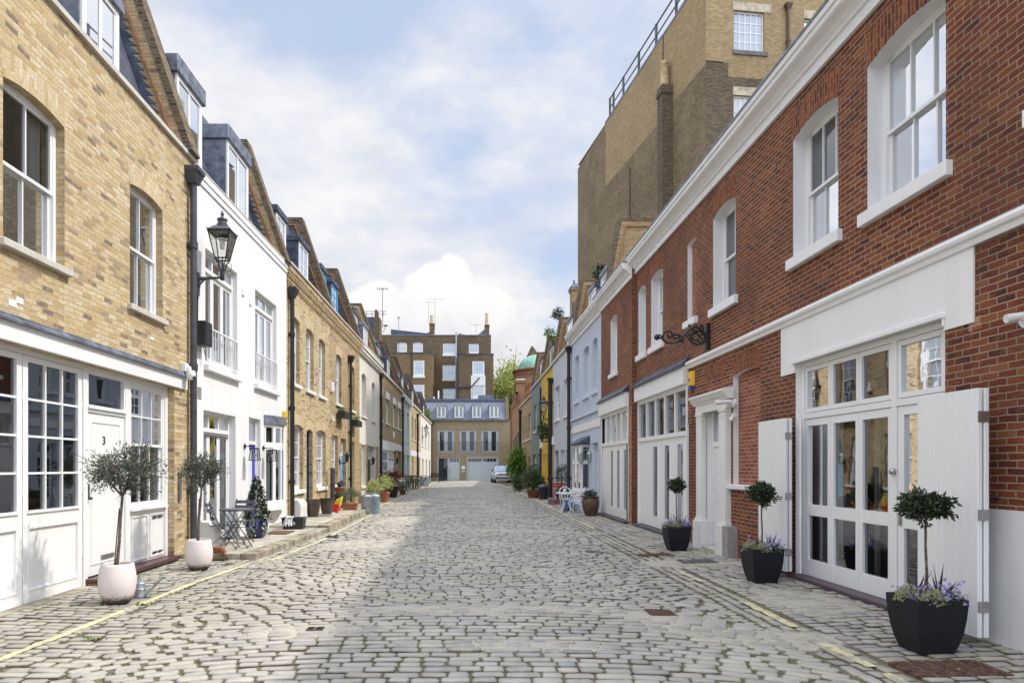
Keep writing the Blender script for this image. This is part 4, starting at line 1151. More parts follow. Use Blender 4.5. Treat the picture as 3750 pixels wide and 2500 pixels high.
SW = [(25.95, 27.0), (28.8, 29.9)]
ops = [(a, b_, 4.09, 6.0, .08, .12) for a, b_ in SW] + [(25.2, 26.3, 1.0, 2.85, .0, .12), (26.8, 27.95, .15, 2.8, 0, .16), (28.62, 29.9, .0, 2.75, 0, .14)]
L3b = house(FL, 24.8, 31.2, 7.36, 7, ops, 'yellow_brick_old', 'brick_house', 'yellow brick house with a sky blue door and blue roof dormers')
for a, b_ in SW:
    window(FL, a, b_, 4.09, 6.0, .12, L3b, 2, (2, 2), sill=.1, gmat='glass_pale'); voussoirs(FL, a, b_, 6.0, .08, .3, L3b, 'arch_brick')
window(FL, 25.2, 26.3, 1.0, 2.85, .12, L3b, 2, (2, 2), sill=.1, gmat='glass_pale')
panel_door(FL, 26.8, 27.95, .15, 2.1, -.15, L3b, 'sky_door', name='front_door', panels=((.06, .44), (.5, .95)), cols=4)
window(FL, 26.8, 27.95, 2.12, 2.8, .15, L3b, 2, (1,), gmat='glass_pale', fr=.05)
panel_door(FL, 28.62, 29.9, .05, 2.0, -.13, L3b, 'white_paint', name='garage_door', knob=False)
window(FL, 28.62, 29.9, 2.02, 2.75, .13, L3b, 1, (1,), fr=.06)
corbel(FL, 24.8, 31.2, L3b)
mansard(FL, 24.96, 30.9, 7.36, ZT, L3b, 7)
dormer(FL, 25.05, 26.05, 7.85, 9.1, L3b, -.42, 'dormer_blue', rows=(3,), gmat='glass_far')
dormer(FL, 26.95, 28.2, 7.85, 9.1, L3b, -.42, 'dormer_blue', rows=(3,), gmat='glass_far')
party_wall(FL, 30.9, 31.22, 7.40, ZT + .15, L3b, 7, 'brown_brick')
pipe(FL, 28.45, .2, 6.0, L3b, .10, .055, 'black_iron')

# L4: cream rendered
ops = [(31.8, 33.1, 4.05, 6.1, .16, .16), (34.9, 36.05, 4.05, 6.05, .16, .16), (31.7, 32.9, .75, 2.72, 0, .14), (33.6, 36.3, .02, 2.72, 0, .30)]
L4 = house(FL, 31.2, 37.8, 7.3, 7, ops, 'cream_render', 'cream_house', 'cream rendered house with arched windows and a maroon door')
for a, b_, e in ((31.8, 33.1, 6.1), (34.9, 36.05, 6.05)):
    window(FL, a, b_, 4.05, e, .16, L4, 2, (1, 1), 'cream_render', sill=.08, gmat='glass_pale', smat='cream_render')
window(FL, 31.7, 32.9, .75, 2.72, .14, L4, 2, (2, 2), sill=.1, gmat='glass_pale')
for (a, b_) in ((31.22, 31.68), (32.95, 33.58), (36.35, 37.2)): MB().fb(FL, a, b_, 0, .02, -.1, 2.76).build('brick_pier', 'yellow_brick_old', L4)
MB().fb(FL, 33.62, 34.0, -.28, -.05, .02, 2.7).build('door_post', 'wine_paint', L4)
panel_door(FL, 34.6, 36.0, .08, 2.05, -.26, L4, 'wine_paint', name='front_door', panels=((.06, .95),), cols=4)
window(FL, 34.6, 36.2, 2.07, 2.7, .24, L4, 2, (1,), gmat='glass_pale')
MB().fb(FL, 31.2, 37.8, 0, .12, 6.86, 6.96).fb(FL, 31.2, 37.8, 0, .22, 7.12, 7.30).fb(FL, 31.2, 37.8, 0, .17, 6.96, 7.12).fb(FL, 31.2, 37.8, -.2, .24, 7.301, 7.34).build('cornice', 'cream_render', L4)
mansard(FL, 31.22, 37.5, 7.3, ZT, L4, 7)
dormer(FL, 31.6, 32.9, 7.8, 9.0, L4, -.42); dormer(FL, 34.7, 36.0, 7.8, 9.0, L4, -.42, lead='lead')
party_wall(FL, 37.5, 37.82, 7.34, ZT + .15, L4, 7)
pipe(FL, 37.7, .1, 6.5, L4, .1, .07, 'black_iron')

# L5..L8
def small_house(u0, u1, h, mat, name, lab, ups, lows, zup=(4.3, 5.75), band=None, lintel=None, dorm=True, fm='white_paint', rise=0.0, pm='brown_brick', zt=ZT, gm='glass_pale'):
    ops = [(a, b_, zup[0], zup[1], rise, .12) for a, b_ in ups] + [(a, b_, c, e, 0, .2) for (a, b_, c, e, k, mm) in lows]
    t = house(FL, u0, u1, h, 6.5, ops, mat, name, lab)
    for a, b_ in ups:
        window(FL, a, b_, zup[0], zup[1], .12, t, 2, (2, 2), fm, sill=.1, gmat=gm)
        if lintel: MB().fb(FL, a - .1, b_ + .1, -.05, .02, zup[1] + .002, zup[1] + .42).build('lintel', lintel, t)
    for (a, b_, c, e, k, mm) in lows:
        if k == 'd': panel_door(FL, a + .05, b_ - .05, c, e - .02, -.17, t, mm, name='front_door')
        else: window(FL, a, b_, c, e, .17, t, 2, (2, 2), mm, sill=.1 if c > .3 else None, gmat=gm)
    if band: MB().fb(FL, u0, u1, 0, .035, band[0], band[1]).build('signboard', 'white_paint', t)
    MB().fb(FL, u0, u1, -.2, .10, h - .12, h + .03).build('coping', 'stone_sill', t)
    mansard(FL, u0 + .02, u1 - .3, h, zt, t, 6.5)
    if dorm:
        L_ = u1 - u0
        for k in (.12, .55): dormer(FL, u0 + L_ * k, u0 + L_ * k + 1.2, h + .45, h + 1.7, t, -.42)
    party_wall(FL, u1 - .3, u1 + .02, h + .03, zt + .15, t, 6.5, pm)
    return t
L5 = small_house(37.9, 49.1, 7.1, 'yellow_brick_old', 'brick_house', 'yellow brick house with white lintels, white fascia band and an oriel window', [(38.1, 38.95), (40.4, 42.1), (43.9, 45.5), (46.7, 48.4)], [(42.2, 43.2, .05, 2.7, 'd', 'dark_door'), (44.0, 45.8, .8, 2.7, 'w', 'white_paint'), (46.8, 48.6, .05, 2.7, 'd', 'slategrey_door')], lintel='white_paint', band=(2.78, 3.22))
o = MB().fb(FL, 38.6, 41.0, 0, .38, .88, 2.62).build('oriel_window', 'white_paint', L5)
MB().fb(FL, 38.5, 41.1, 0, .46, 2.62, 2.76).build('oriel_roof', 'white_paint', o); MB().fb(FL, 38.5, 41.1, 0, .44, .78, .88).build('oriel_sill', 'white_paint', o)
g = MB()
for i in range(3):
    for j in range(3):
        a = 38.72 + i * .76; z = 1.0 + j * .53
        g.fb(FL, a, a + .62, .36, .385, z, z + .44)
for j in range(3): g.hexa([FL.p(38.59, .06, 1.0 + j * .53), FL.p(38.62, .06, 1.0 + j * .53), FL.p(38.62, .32, 1.0 + j * .53), FL.p(38.59, .32, 1.0 + j * .53), FL.p(38.59, .06, 1.44 + j * .53), FL.p(38.62, .06, 1.44 + j * .53), FL.p(38.62, .32, 1.44 + j * .53), FL.p(38.59, .32, 1.44 + j * .53)])
g.build('oriel_pane', 'glass_pale', o)
pipe(FL, 49.0, .1, 6.4, L5, .1, .07, 'black_iron')
L6 = small_house(49.1, 55.7, 7.05, 'sage_paint', 'sage_house', 'pale sage green painted house with tall narrow windows', [(49.9, 51.4), (52.9, 54.6)], [(50.0, 51.8, .1, 2.6, 'w', 'sage_paint'), (52.8, 54.8, .1, 2.6, 'w', 'sage_paint')], zup=(3.7, 5.9), fm='sage_paint', gm='glass_far')
MB().fb(FL, 49.1, 55.7, 0, .22, 6.55, 6.92).build('cornice', 'sage_paint', L6)
L7 = small_house(55.7, 66, 7.0, 'yellow_brick', 'brick_house', 'sunlit yellow brick house with a white band, far down the left side', [(57, 58.1), (59.7, 60.8), (63, 64.4)], [(57.2, 58.6, .05, 2.5, 'd', 'white_paint'), (62, 64.6, .05, 2.5, 'd', 'dark_door')], zup=(4.0, 5.9), band=(2.6, 3.05))
pipe(FL, 61.6, .1, 6.2, L7, .1, .08, 'black_iron')
L8 = small_house(66, 81.8, 6.9, 'cream_render', 'cream_house', 'pale cream house at the far left end beside the slate roofed mews', [(67.5, 69.3), (72, 73.8), (77, 78.8)], [(68, 70, .05, 2.5, 'd', 'white_paint'), (73, 75, .05, 2.5, 'd', 'white_paint'), (78, 80, .05, 2.5, 'd', 'dark_door')], zup=(3.8, 5.7))
# ------------------------------------------------------------------ right terrace
FR = Fr((4.995, 0), (-.0056, 1), (-1, 0))
FR2 = FR.sh(.125)
# R1: red brick house with cornice, string course and folding doors
UW = [(7.04, 8.40), (9.05, 10.28), (12.43, 13.55), (16.92, 17.98), (18.5, 19.27)]
ops = [(a, b_, 4.78, 6.66, .10, .20) for a, b_ in UW] + [(5.0, 5.9, 4.78, 6.66, .1, .2), (14.52, 15.08, 4.85, 6.58, .05, .11), (7.05, 10.2, -.14, 3.20, 0, .10), (11.4, 12.55, 1.34, 3.38, .07, .10), (13.0, 13.88, 0.0, 2.85, 0, .14), (15.0, 19.28, -.14, 3.48, 0, .05)]
R1 = house(FR, 2.5, 19.5, 7.5, 4.6, ops, 'red_brick', 'brick_house', 'red brick house with white cornice and glazed folding doors', rev='white_paint')
for a, b_ in UW + [(5.0, 5.9)]:
    window(FR, a, b_, 4.78, 6.66, .20, R1, 3 if b_ < 11 else 2, (1, 1), fr=.055, sill=.16, curt=[(.58, 1.0, 0, 1, 'curtain_grey')], smat='white_paint', sd=.10)
    voussoirs(FR, a, b_, 6.66, .10, .36, R1, 'red_arch', proud=.004)
MB().poly([FR.p(14.5, -.105, 4.8), FR.p(15.1, -.105, 4.8), FR.p(15.1, -.105, 6.6), FR.p(14.5, -.105, 6.6)]).build('blind_panel', 'niche_brick', R1)
MB().fb(FR, 14.42, 15.18, -.1, .09, 4.70, 4.848).build('window_sill', 'white_paint', R1, bev=.01)
MB().poly([FR.p(11.38, -.098, 1.3), FR.p(12.6, -.098, 1.3), FR.p(12.6, -.098, 3.4), FR.p(11.38, -.098, 3.4)]).build('blind_panel', 'niche_brick', R1)
MB().fb(FR, 11.3, 12.66, -.1, .08, 1.25, 1.338).build('window_sill', 'white_paint', R1, bev=.01)
voussoirs(FR, 11.4, 12.55, 3.38, .07, .30, R1, 'red_arch', proud=.004)
voussoirs(FR, 13.0, 13.9, 3.42, .06, .30, R1, 'red_arch', proud=.004)
corn = [(0, 7.16), (.05, 7.16), (.05, 7.30), (.09, 7.31), (.10, 7.34), (.17, 7.40), (.25, 7.44), (.27, 7.46), (.27, 7.52), (.30, 7.53), (.31, 7.60), (0, 7.60)]
MB().fprism(FR, corn, 2.5, 19.5).build('cornice', 'white_paint', R1)
MB().fprism(FR, [(-.1, 7.602), (.325, 7.602), (.325, 7.64), (-.1, 7.66)], 2.5, 19.5).build('gutter_lead', 'lead', R1)
MB().fprism(FR, [(-.05, 7.66), (-2.6, 8.9), (-4.6, 8.9), (-4.6, 7.4)], 2.5, 19.5).build('roof', 'slate_dark', R1)
st = MB().fprism(FR, [(0, 3.80), (.04, 3.80), (.05, 3.84), (.05, 3.86), (0, 3.86)], 2.5, 15.06)
st.tube([FR.p(2.5, .035, 3.905), FR.p(15.06, .035, 3.905)], .055, 10)
st.build('string_course', 'white_paint', R1)
MB().fb(FR, 6.64, 7.049, -.002, .018, 3.06, 3.80).fb(FR, 10.201, 10.64, -.002, .018, 3.06, 3.80).fb(FR, 7.049, 10.201, -.002, .018, 3.2, 3.80).build('render_panel', 'white_paint', R1)
MB().fb(FR, 7.02, 10.24, .0185, .06, 3.185, 3.235).fb(FR, 7.03, 7.049, .0185, .04, 3.1, 3.185).build('door_hood', 'white_gloss', R1, bev=.004)
MB().fb(FR, 2.5, 7.02, -.01, .014, -.1, 1.26).build('white_dado', 'white_render', R1)
# folding doors
FJ2 = FR.sh(-.085)
fm = MB()
for (a, b_) in ((7.055, 7.16), (10.10, 10.198), (7.955, 8.055)): fm.fb(FJ2, a, b_, -.08, .01, .06, 3.195)
fm.fb(FJ2, 7.16, 10.10, -.08, .008, 3.12, 3.195).fb(FJ2, 7.16, 10.10, -.08, .012, 2.36, 2.44)
DF = fm.build('door_frame', 'white_gloss', R1)
def glazed_leaf(F, a, b_, z0, z1, bands, root, name, s=.10, gm='glass_wavy'):
    fm = MB(); g = MB()
    fm.fb(F, a + .004, a + s, -.06, 0, z0, z1).fb(F, b_ - s, b_ - .004, -.06, 0, z0, z1)
    prev = z0
    for (lo, hi) in bands:
        fm.fb(F, a + s, b_ - s, -.06, -.001, prev, lo); prev = hi
        g.poly([F.p(a + s, -.035, lo), F.p(b_ - s, -.035, lo), F.p(b_ - s, -.035, hi), F.p(a + s, -.035, hi)])
    fm.fb(F, a + s, b_ - s, -.06, -.001, prev, z1)
    o = fm.build(name, 'white_gloss', root, bev=.003); g.build('pane', gm, o); return o
for (a, b_) in ((8.06, 8.73), (8.73, 9.40), (9.40, 10.09)):
    glazed_leaf(FJ2, a, b_, .07, 2.355, [(.31, .95), (1.11, 2.25)], R1, 'folding_door', .075)
    glazed_leaf(FJ2, a, b_, 2.45, 3.115, [(2.51, 3.05)], R1, 'top_light', .06)
dl = glazed_leaf(FJ2, 7.17, 7.95, .07, 2.355, [(.31, .95), (1.11, 2.25)], R1, 'glazed_door', .11)
glazed_leaf(FJ2, 7.17, 7.95, 2.45, 3.115, [(2.51, 3.05)], R1, 'top_light', .06)
MB().fb(FJ2, 7.87, 7.92, 0, .012, .98, 1.10).build('lock_plate', 'steel', dl)
MB().ball(FJ2.p(7.99, .035, 1.60), .04).build('door_knob', 'steel', DF, smooth=True)
MB().fb(FR, 6.98, 10.25, -.12, .11, .0, .068).build('door_sill', 'wine_step', R1, bev=.012)
for (a, b_) in ((9.78, 10.05), (8.9, 9.0)): curtain(FR, a, b_, .12, 2.3, -.45, R1, 'curtain')
# opened boarded shutters
def shutter(u0, u1, d0, z0, z1, lab, flip, hand=False):
    t = thing('door_shutter', lab, 'shutter', FR.p((u0 + u1) / 2, d0, z0), 'opened boarded shutters of the folding doors')
    mb = MB(); n = 8
    for k, dd in ((0, 0), (1, .062)):
        w_ = (u1 - u0) / n
        for i in range(n): mb.fb(FR, u0 + w_ * i + .003, u0 + w_ * (i + 1) - .003, d0 + dd, d0 + dd + .046, z0, z1)
        mb.fb(FR, u0, u1, d0 + dd + .008, d0 + dd + .04, z0 + .001, z1 - .001)
    mb.build('boarded_leaf', 'white_gloss', t, bev=.003)
    ue = u0 if flip else u1
    s_ = -1 if flip else 1
    for z in (z0 + .28, (z0 + z1) / 2 - .02, z1 - .26):
        MB().hexa([FR.p(ue + s_ * a, d, z + c) for (a, d, c) in ((0, d0 + .005, -.05), (.006, d0 + .005, -.05), (.006, d0 + .105, -.05), (0, d0 + .105, -.05), (0, d0 + .005, .05), (.006, d0 + .005, .05), (.006, d0 + .105, .05), (0, d0 + .105, .05))]).build('hinge', 'steel', t)
    if hand:
        k = FR.p(u0 + .12, d0 + .125, 1.2)
        MB().lathe([(.035, 0), (.035, .012)], k, 12).build('ring_pull', 'black_iron', t)
    return t
shutter(6.20, 7.02, .20, .10, 2.37, 'white boarded shutter beside the nearest black planter, hinges on its near edge', True)
shutter(10.02, 10.92, .14, .12, 2.37, 'white boarded shutter with a small dark ring pull behind the middle black planter', True, True)
MB().tube([FR.p(10.0, .03, .1), FR.p(10.0, .03, 2.38)], .02, 6).build('hinge_post', 'white_gloss', R1)
# classical door surround
for (a, b_) in ((12.60, 13.02), (13.86, 14.28)):
    pil = MB()
    pil.fb(FR, a, b_, -.02, .16, -.1, .56).fb(FR, a + .03, b_ - .03, -.02, .125, .56, .62).fb(FR, a + .05, b_ - .05, -.02, .105, .62, 2.60).fb(FR, a + .045, b_ - .045, -.02, .112, 2.60, 2.63).fb(FR, a + .05, b_ - .05, -.02, .105, 2.63, 2.70).fb(FR, a + .03, b_ - .03, -.02, .125, 2.70, 2.75)
    pil.build('pilaster', 'stone_white', R1)
MB().fb(FR, 12.60, 14.28, -.02, .10, 2.752, 2.92).fprism(FR, [(0, 2.92), (.12, 2.92), (.13, 2.95), (.16, 2.98), (.20, 3.05), (.215, 3.06), (.215, 3.10), (0, 3.14)], 12.50, 14.38).build('entablature', 'stone_white', R1)
FD = FR.sh(-.12)
fm = MB().fb(FD, 13.0, 13.07, -.05, .02, 0, 2.85).fb(FD, 13.81, 13.88, -.05, .02, 0, 2.85).fb(FD, 13.07, 13.81, -.05, .018, 2.06, 2.16).fb(FD, 13.07, 13.81, -.05, .018, 2.76, 2.85)
o = fm.build('door_frame', 'white_gloss', R1)
MB().poly([FD.p(13.07, -.02, 2.16), FD.p(13.81, -.02, 2.16), FD.p(13.81, -.02, 2.76), FD.p(13.07, -.02, 2.76)]).build('pane', 'glass', o)
panel_door(FD, 13.07, 13.81, .12, 2.06, -.01, R1, 'white_gloss', name='front_door')
MB().fb(FR, 13.03, 13.85, -.14, .12, -.1, .07).build('door_step', 'stone_sill', R1, bev=.015)

# projecting shopfronts
def shopfront(F, u0, u1, d0, zf0, zf1, root, n, slit, zt=2.42, ajar=None, pier=None):
    MB().fb(F, u0, u1, -.3, d0, zf0, zf1).build('shop_fascia', 'white_paint', root, bev=.006)
    prf = [(0, zf1 + .20), (.02, zf1 + .20), (d0 + .05, zf1 + .03), (d0 + .05, zf1 - .02), (d0 + .005, zf1 - .02), (d0 + .005, zf1 + .002), (0, zf1 + .002)]
    mb = MB(); k = int((u1 - u0) / .5); 
    for i in range(k):
        a, b_ = u0 - .03 + (u1 - u0 + .06) * i / k, u0 - .03 + (u1 - u0 + .06) * (i + 1) / k
        jj = random.uniform(-.012, .012)
        mb.fprism(F, [(d, z + (jj if d < .1 else 0)) for d, z in prf], a, b_ + .004)
    mb.build('lead_apron', 'lead_dark', root)
    FJ = F.sh(d0 - .12); fm = MB(); g = MB(); p = .10
    fm.fb(FJ, u0, u0 + p, -.1, .02, .08, zf0).fb(FJ, u1 - p, u1, -.1, .02, .08, zf0).fb(FJ, u0 + p, u1 - p, -.1, .015, zf0 - .1, zf0).fb(FJ, u0 + p, u1 - p, -.1, .018, zt - .07, zt + .03)
    a, b_ = u0 + p, u1 - p; w_ = (b_ - a) / n
    for i in range(n):
        if i: fm.fb(FJ, a + w_ * i - .05, a + w_ * i + .05, -.1, .01, zt + .03, zf0 - .1)
    g.poly([FJ.p(a, -.05, zt + .03), FJ.p(b_, -.05, zt + .03), FJ.p(b_, -.05, zf0 - .1), FJ.p(a, -.05, zf0 - .1)])
    # boarded leaves with slit panes
    us = [a] + [x for s_ in slit for x in s_] + [b_]
    for i in range(0, len(us), 2): fm.fb(FJ, us[i], us[i + 1], -.06, -.02, .1, zt - .07)
    for (x0, x1) in slit:
        fm.fb(FJ, x0, x1, -.06, -.02, .1, .38).fb(FJ, x0, x1, -.06, -.02, zt - .25, zt - .07)
        fm.fb(FJ, x0 - .05, x0, -.03, .0, .34, zt - .22).fb(FJ, x1, x1 + .05, -.03, .0, .34, zt - .22)
        g.poly([FJ.p(x0, -.045, .38), FJ.p(x1, -.045, .38), FJ.p(x1, -.045, zt - .25), FJ.p(x0, -.045, zt - .25)])
    o = fm.build('shop_joinery', 'white_gloss', root); g.build('pane', 'glass_wavy', o)
    MB().fb(F, u0 - .02, u1 + .02, -.15, d0 + .03, .01, .085).build('door_sill', 'wine_step', root, bev=.01)
    return o
shopfront(FR, 15.02, 19.26, .13, 3.48, 3.88, R1, 5, [(15.38, 15.77), (16.38, 16.76), (17.38, 17.78)], 2.43)
MB().fb(FR, 14.75, 15.02, .0, .012, 2.6, 3.4).build('patched_brick', 'red_brick_mottled', R1)

# R2: red brick bay standing slightly forward
ops = [(21.36, 22.3, 4.66, 6.5, .10, .20), (19.85, 23.6, -.14, 3.42, 0, .05)]
R2 = house(FR2, 19.5, 23.8, 7.4, 4.6, ops, 'red_brick', 'brick_house', 'narrow red brick house with slit paned doors beside the pale blue house', rev='white_paint')
window(FR2, 21.36, 22.3, 4.66, 6.5, .20, R2, 2, (1, 1), sill=.14, smat='white_paint')
voussoirs(FR2, 21.36, 22.3, 6.5, .10, .34, R2, 'red_arch')
corn2 = [(d, z - .12) for d, z in corn]
MB().fprism(FR2, corn2, 19.5, 23.8).build('cornice', 'white_paint', R2)
MB().fprism(FR2, [(-.1, 7.482), (.325, 7.482), (.325, 7.52), (-.1, 7.54)], 19.5, 23.8).build('gutter_lead', 'lead', R2)
MB().fb(FR2, 19.5, 19.84, -.01, .012, -.1, 3.4).build('brick_pier', 'pier_brick', R2)
shopfront(FR2, 19.86, 23.7, .13, 3.41, 3.85, R2, 5, [(20.14, 20.44), (21.0, 21.34), (21.9, 22.24)], 2.43)
MB().fb(FR2, 19.88, 19.99, -.02, .04, .1, 2.34).build('open_doorway', 'dark_door', R2)
MB().fprism(FR2, [(-.05, 7.5), (-1.6, 8.6), (-4.6, 8.6), (-4.6, 7.3)], 19.5, 23.5).build('roof', 'slate_dark', R2)
party_wall(FR2, 23.45, 23.85, 7.4, 10.1, R2, 4.6, 'orange_brick', 80, front=-.15)

# R3: pale blue painted brick
F3 = FR2
UW3 = [(24.45, 25.4), (26.1, 27.25), (28.3, 29.3)]
ops = [(a, b_, 4.45, 6.35, .08, .2) for a, b_ in UW3] + [(24.35, 25.5, .02, 2.55, 0, .2), (26.0, 27.9, .75, 2.5, 0, .08), (28.1, 30.0, .02, 2.45, 0, .15)]
R3 = house(F3, 23.8, 30.3, 7.35, 4.4, ops, 'blue_painted_brick', 'painted_house', 'pale blue painted brick house with a white bay window', rev='blue_paint')
for a, b_ in UW3: window(F3, a, b_, 4.45, 6.35, .2, R3, 1, (1, 1), sill=.14, gmat='glass_far', smat='blue_paint')
MB().fb(F3, 23.82, 30.28, 0, .03, 3.10, 3.38).build('white_band', 'white_paint', R3)
MB().fb(F3, 23.82, 30.28, 0, .07, 3.66, 3.74).build('string_course', 'blue_paint', R3)
MB().fprism(F3, [(d, z - .17) for d, z in corn], 23.8, 30.3).build('cornice', 'white_paint', R3)
o = MB().fb(F3, 24.4, 25.45, -.25, -.19, .05, 2.1).build('glazed_door', 'white_paint', R3)
g = MB()
for i in range(4):
    for j in range(2): g.fb(F3, 24.56 + j * .39, 24.56 + j * .39 + .33, -.19, -.182, .55 + i * .38, .55 + i * .38 + .33)
g.build('door_pane', 'glass_far', o)
window(F3, 24.4, 25.45, 2.12, 2.55, .18, R3, 2, (1,), gmat='glass_far', fr=.05)
bo = MB()
for u in (26.0, 26.92, 27.82): bo.fb(F3, u, u + .08, .25, .33, .75, 2.52)
bo.fb(F3, 26.08, 27.82, .26, .325, 2.42, 2.52).fb(F3, 26.08, 27.82, .26, .325, .75, .85).fb(F3, 26.08, 27.82, .26, .325, 1.78, 1.92)
for z in (1.15, 1.47): bo.fb(F3, 26.08, 27.82, .275, .31, z, z + .03)
bo.fb(F3, 26.0, 26.08, -.05, .25, .75, .85).fb(F3, 26.0, 26.08, -.05, .25, 2.42, 2.52).fb(F3, 26.0, 26.08, -.05, .25, 1.78, 1.92).fb(F3, 26.0, 26.07, -.05, 0.02, .85, 2.42)
bo.fb(F3, 27.82, 27.9, -.05, .25, .75, .85).fb(F3, 27.82, 27.9, -.05, .25, 2.42, 2.52).fb(F3, 27.82, 27.9, -.05, .25, 1.78, 1.92)
o = bo.build('bay_window', 'white_paint', R3)
MB().fb(F3, 26.04, 27.86, .285, .29, .8, 2.45).build('pane', 'glass', o)
MB().fb(F3, 26.03, 26.035, 0, .27, .8, 2.45).build('pane', 'glass', o); MB().fb(F3, 27.85, 27.855, 0, .27, .8, 2.45).build('pane', 'glass', o)
MB().fb(F3, 25.9, 28.0, -.02, .42, .66, .745).build('bay_sill', 'white_paint', o)
MB().fprism(F3, [(0, 2.86), (.42, 2.60), (.42, 2.53), (0, 2.53)], 25.85, 28.05).build('bay_roof', 'lead_dark', o)
curtain(F3, 26.3, 27.6, .85, 2.4, -.3, R3, 'curtain_warm')
o = MB().fb(F3, 28.12, 29.98, -.2, -.145, .03, 2.44).build('garage_door', 'white_paint', R3)
g = MB()
for i in range(6):
    for j in range(3): g.fb(F3, 28.28 + i * .28, 28.28 + i * .28 + .16, -.146, -.139, 1.25 + j * .37, 1.25 + j * .37 + .31)
g.build('door_pane', 'glass_pale', o)
mansard(F3, 23.86, 30.0, 7.35, 9.7, R3, 4.4, pitch=76)
dormer(F3, 26.6, 28.0, 7.7, 8.85, R3, -.38, cols=3, rows=(3,), lead='lead', gmat='glass_far')
dormer(F3, 24.3, 25.6, 7.7, 8.85, R3, -.38, cols=3, rows=(3,), lead='lead', gmat='glass_far')
party_wall(F3, 29.98, 30.32, 7.3, 9.8, R3, 4.4, 'orange_brick', 80, front=-.05)
pipe(F3, 30.25, .05, 6.7, R3, .12, .075, 'black_iron')

def rhouse(u0, u1, h, mat, name, lab, ups, lows, zup, fm='white_paint', top=9.5, pm='orange_brick', dep=4.0, rv=None, rise=0, roof=True):
    F = FR2
    ops = [(a, b_, zup[0], zup[1], rise, .14) for a, b_ in ups] + [(a, b_, c, e, 0, .18) for (a, b_, c, e, k, mm) in lows]
    t = house(F, u0, u1, h, dep, ops, mat, name, lab, rev=rv)
    for a, b_ in ups: window(F, a, b_, zup[0], zup[1], .13, t, 2, (2, 2), fm, sill=.1, gmat='glass_far', smat=fm)
    for (a, b_, c, e, k, mm) in lows:
        if k == 'd': panel_door(F, a + .05, b_ - .05, c, e - .02, -.16, t, mm, name='front_door')
        else: window(F, a, b_, c, e, .16, t, 2, (2, 2), mm, sill=.1 if c > .3 else None, gmat='glass_far')
    MB().fb(F, u0, u1, -.2, .08, h - .1, h + .03).build('coping', 'stone_sill', t)
    if roof:
        mansard(F, u0 + .02, u1 - .3, h, top - .1, t, dep, pitch=76)
        party_wall(F, u1 - .32, u1, h, top, t, dep, pm, 80, front=-.05)
    return t
R4 = rhouse(30.35, 36.4, 7.2, 'grey_painted_brick', 'painted_house', 'pale grey painted brick house with a dark grey door', [(31.05, 32.5), (33.9, 35.6)], [(30.7, 32.0, .7, 2.45, 'w', 'white_paint'), (32.3, 33.6, .05, 2.5, 'w', 'white_paint'), (34.3, 35.9, .05, 2.5, 'd', 'slategrey_door')], (4.05, 5.75), rv='grey_paint')
d4 = dormer(FR2, 31.8, 33.6, 7.6, 8.8, R4, -.35, lead='lead', gmat='glass_far')
mb = MB()
for i in range(6): mb.bar(FR2.p(32.6, -1.2, 9.5 + i * .15), FR2.p(32.6, -2.6, 9.5 + i * .15), .045); mb.bar(FR2.p(32.6, -1.2, 9.5 + i * .15), FR2.p(36.0, -1.0, 9.5 + i * .15), .04)
for u, d in ((32.6, -1.2), (34.3, -1.1), (36.0, -1.0), (32.6, -2.6)): mb.bar(FR2.p(u, d, 9.1), FR2.p(u, d, 10.35), .06)
mb.build('roof_railing', 'grey_iron', R4)
R5 = rhouse(36.4, 41.6, 7.15, 'yellow_painted_brick', 'painted_house', 'bright yellow painted house behind the black street lantern', [(37.1, 38.2)], [(36.9, 38.0, .05, 2.45, 'd', 'white_paint'), (38.6, 39.4, .05, 2.4, 'd', 'yellow_paint'), (39.9, 41.0, .05, 2.4, 'd', 'yellow_paint')], (4.0, 5.6), rv='yellow_paint')
MB().fb(FR2, 41.52, 41.66, 0, .1, 0, 6.5).build('drainpipe', 'black_iron', R5)
R6 = rhouse(41.6, 47.4, 7.1, 'greygreen_paint', 'painted_house', 'dark grey green painted house beside the yellow one', [(42.2, 43.2), (44.4, 45.9)], [(42.0, 43.4, .9, 2.5, 'w', 'white_paint'), (44.0, 46.6, .7, 2.5, 'w', 'white_paint')], (4.0, 5.75))
R7 = rhouse(47.4, 57.4, 6.7, 'yellow_brick_old', 'brick_house', 'brown brick house beyond the grey green one, with narrow windows', [(48.2, 49.8), (51.0, 51.9), (53.2, 54.0)], [(48.3, 49.9, .9, 2.4, 'w', 'white_paint'), (52.2, 53.6, .05, 2.4, 'd', 'slategrey_door')], (3.7, 5.5), roof=False)
pipe(FR2, 55.4, .1, 6.0, R7, .12, .1, 'black_iron')
for t_, u in ((R5, 38.6), (R6, 43.5)): dormer(FR2, u, u + 1.5, 7.5, 8.7, t_, -.35, gmat='glass_far')
pipe(FR2, 36.3, .05, 6.1, R4, .16, .11, 'black_iron')
# garden wall beyond the brown house
gw = thing('garden_wall', 'tall weathered brick garden wall at the end on the right', 'wall', (5.0, 70, 0))
MB().hexa([(4.6, 57.42, -.2), (4.95, 57.42, -.2), (6.1, 82.3, -.2), (5.75, 82.3, -.2), (4.6, 57.42, 4.9), (4.95, 57.42, 4.9), (6.1, 82.3, 4.9), (5.75, 82.3, 4.9)]).build('wall', 'brown_brick', gw)
MB().hexa([(4.55, 57.42, 4.902), (5.0, 57.42, 4.902), (6.15, 82.3, 4.902), (5.7, 82.3, 4.902), (4.55, 57.42, 5.0), (5.0, 57.42, 5.0), (6.15, 82.3, 5.0), (5.7, 82.3, 5.0)]).build('coping', 'stone_sill', gw)

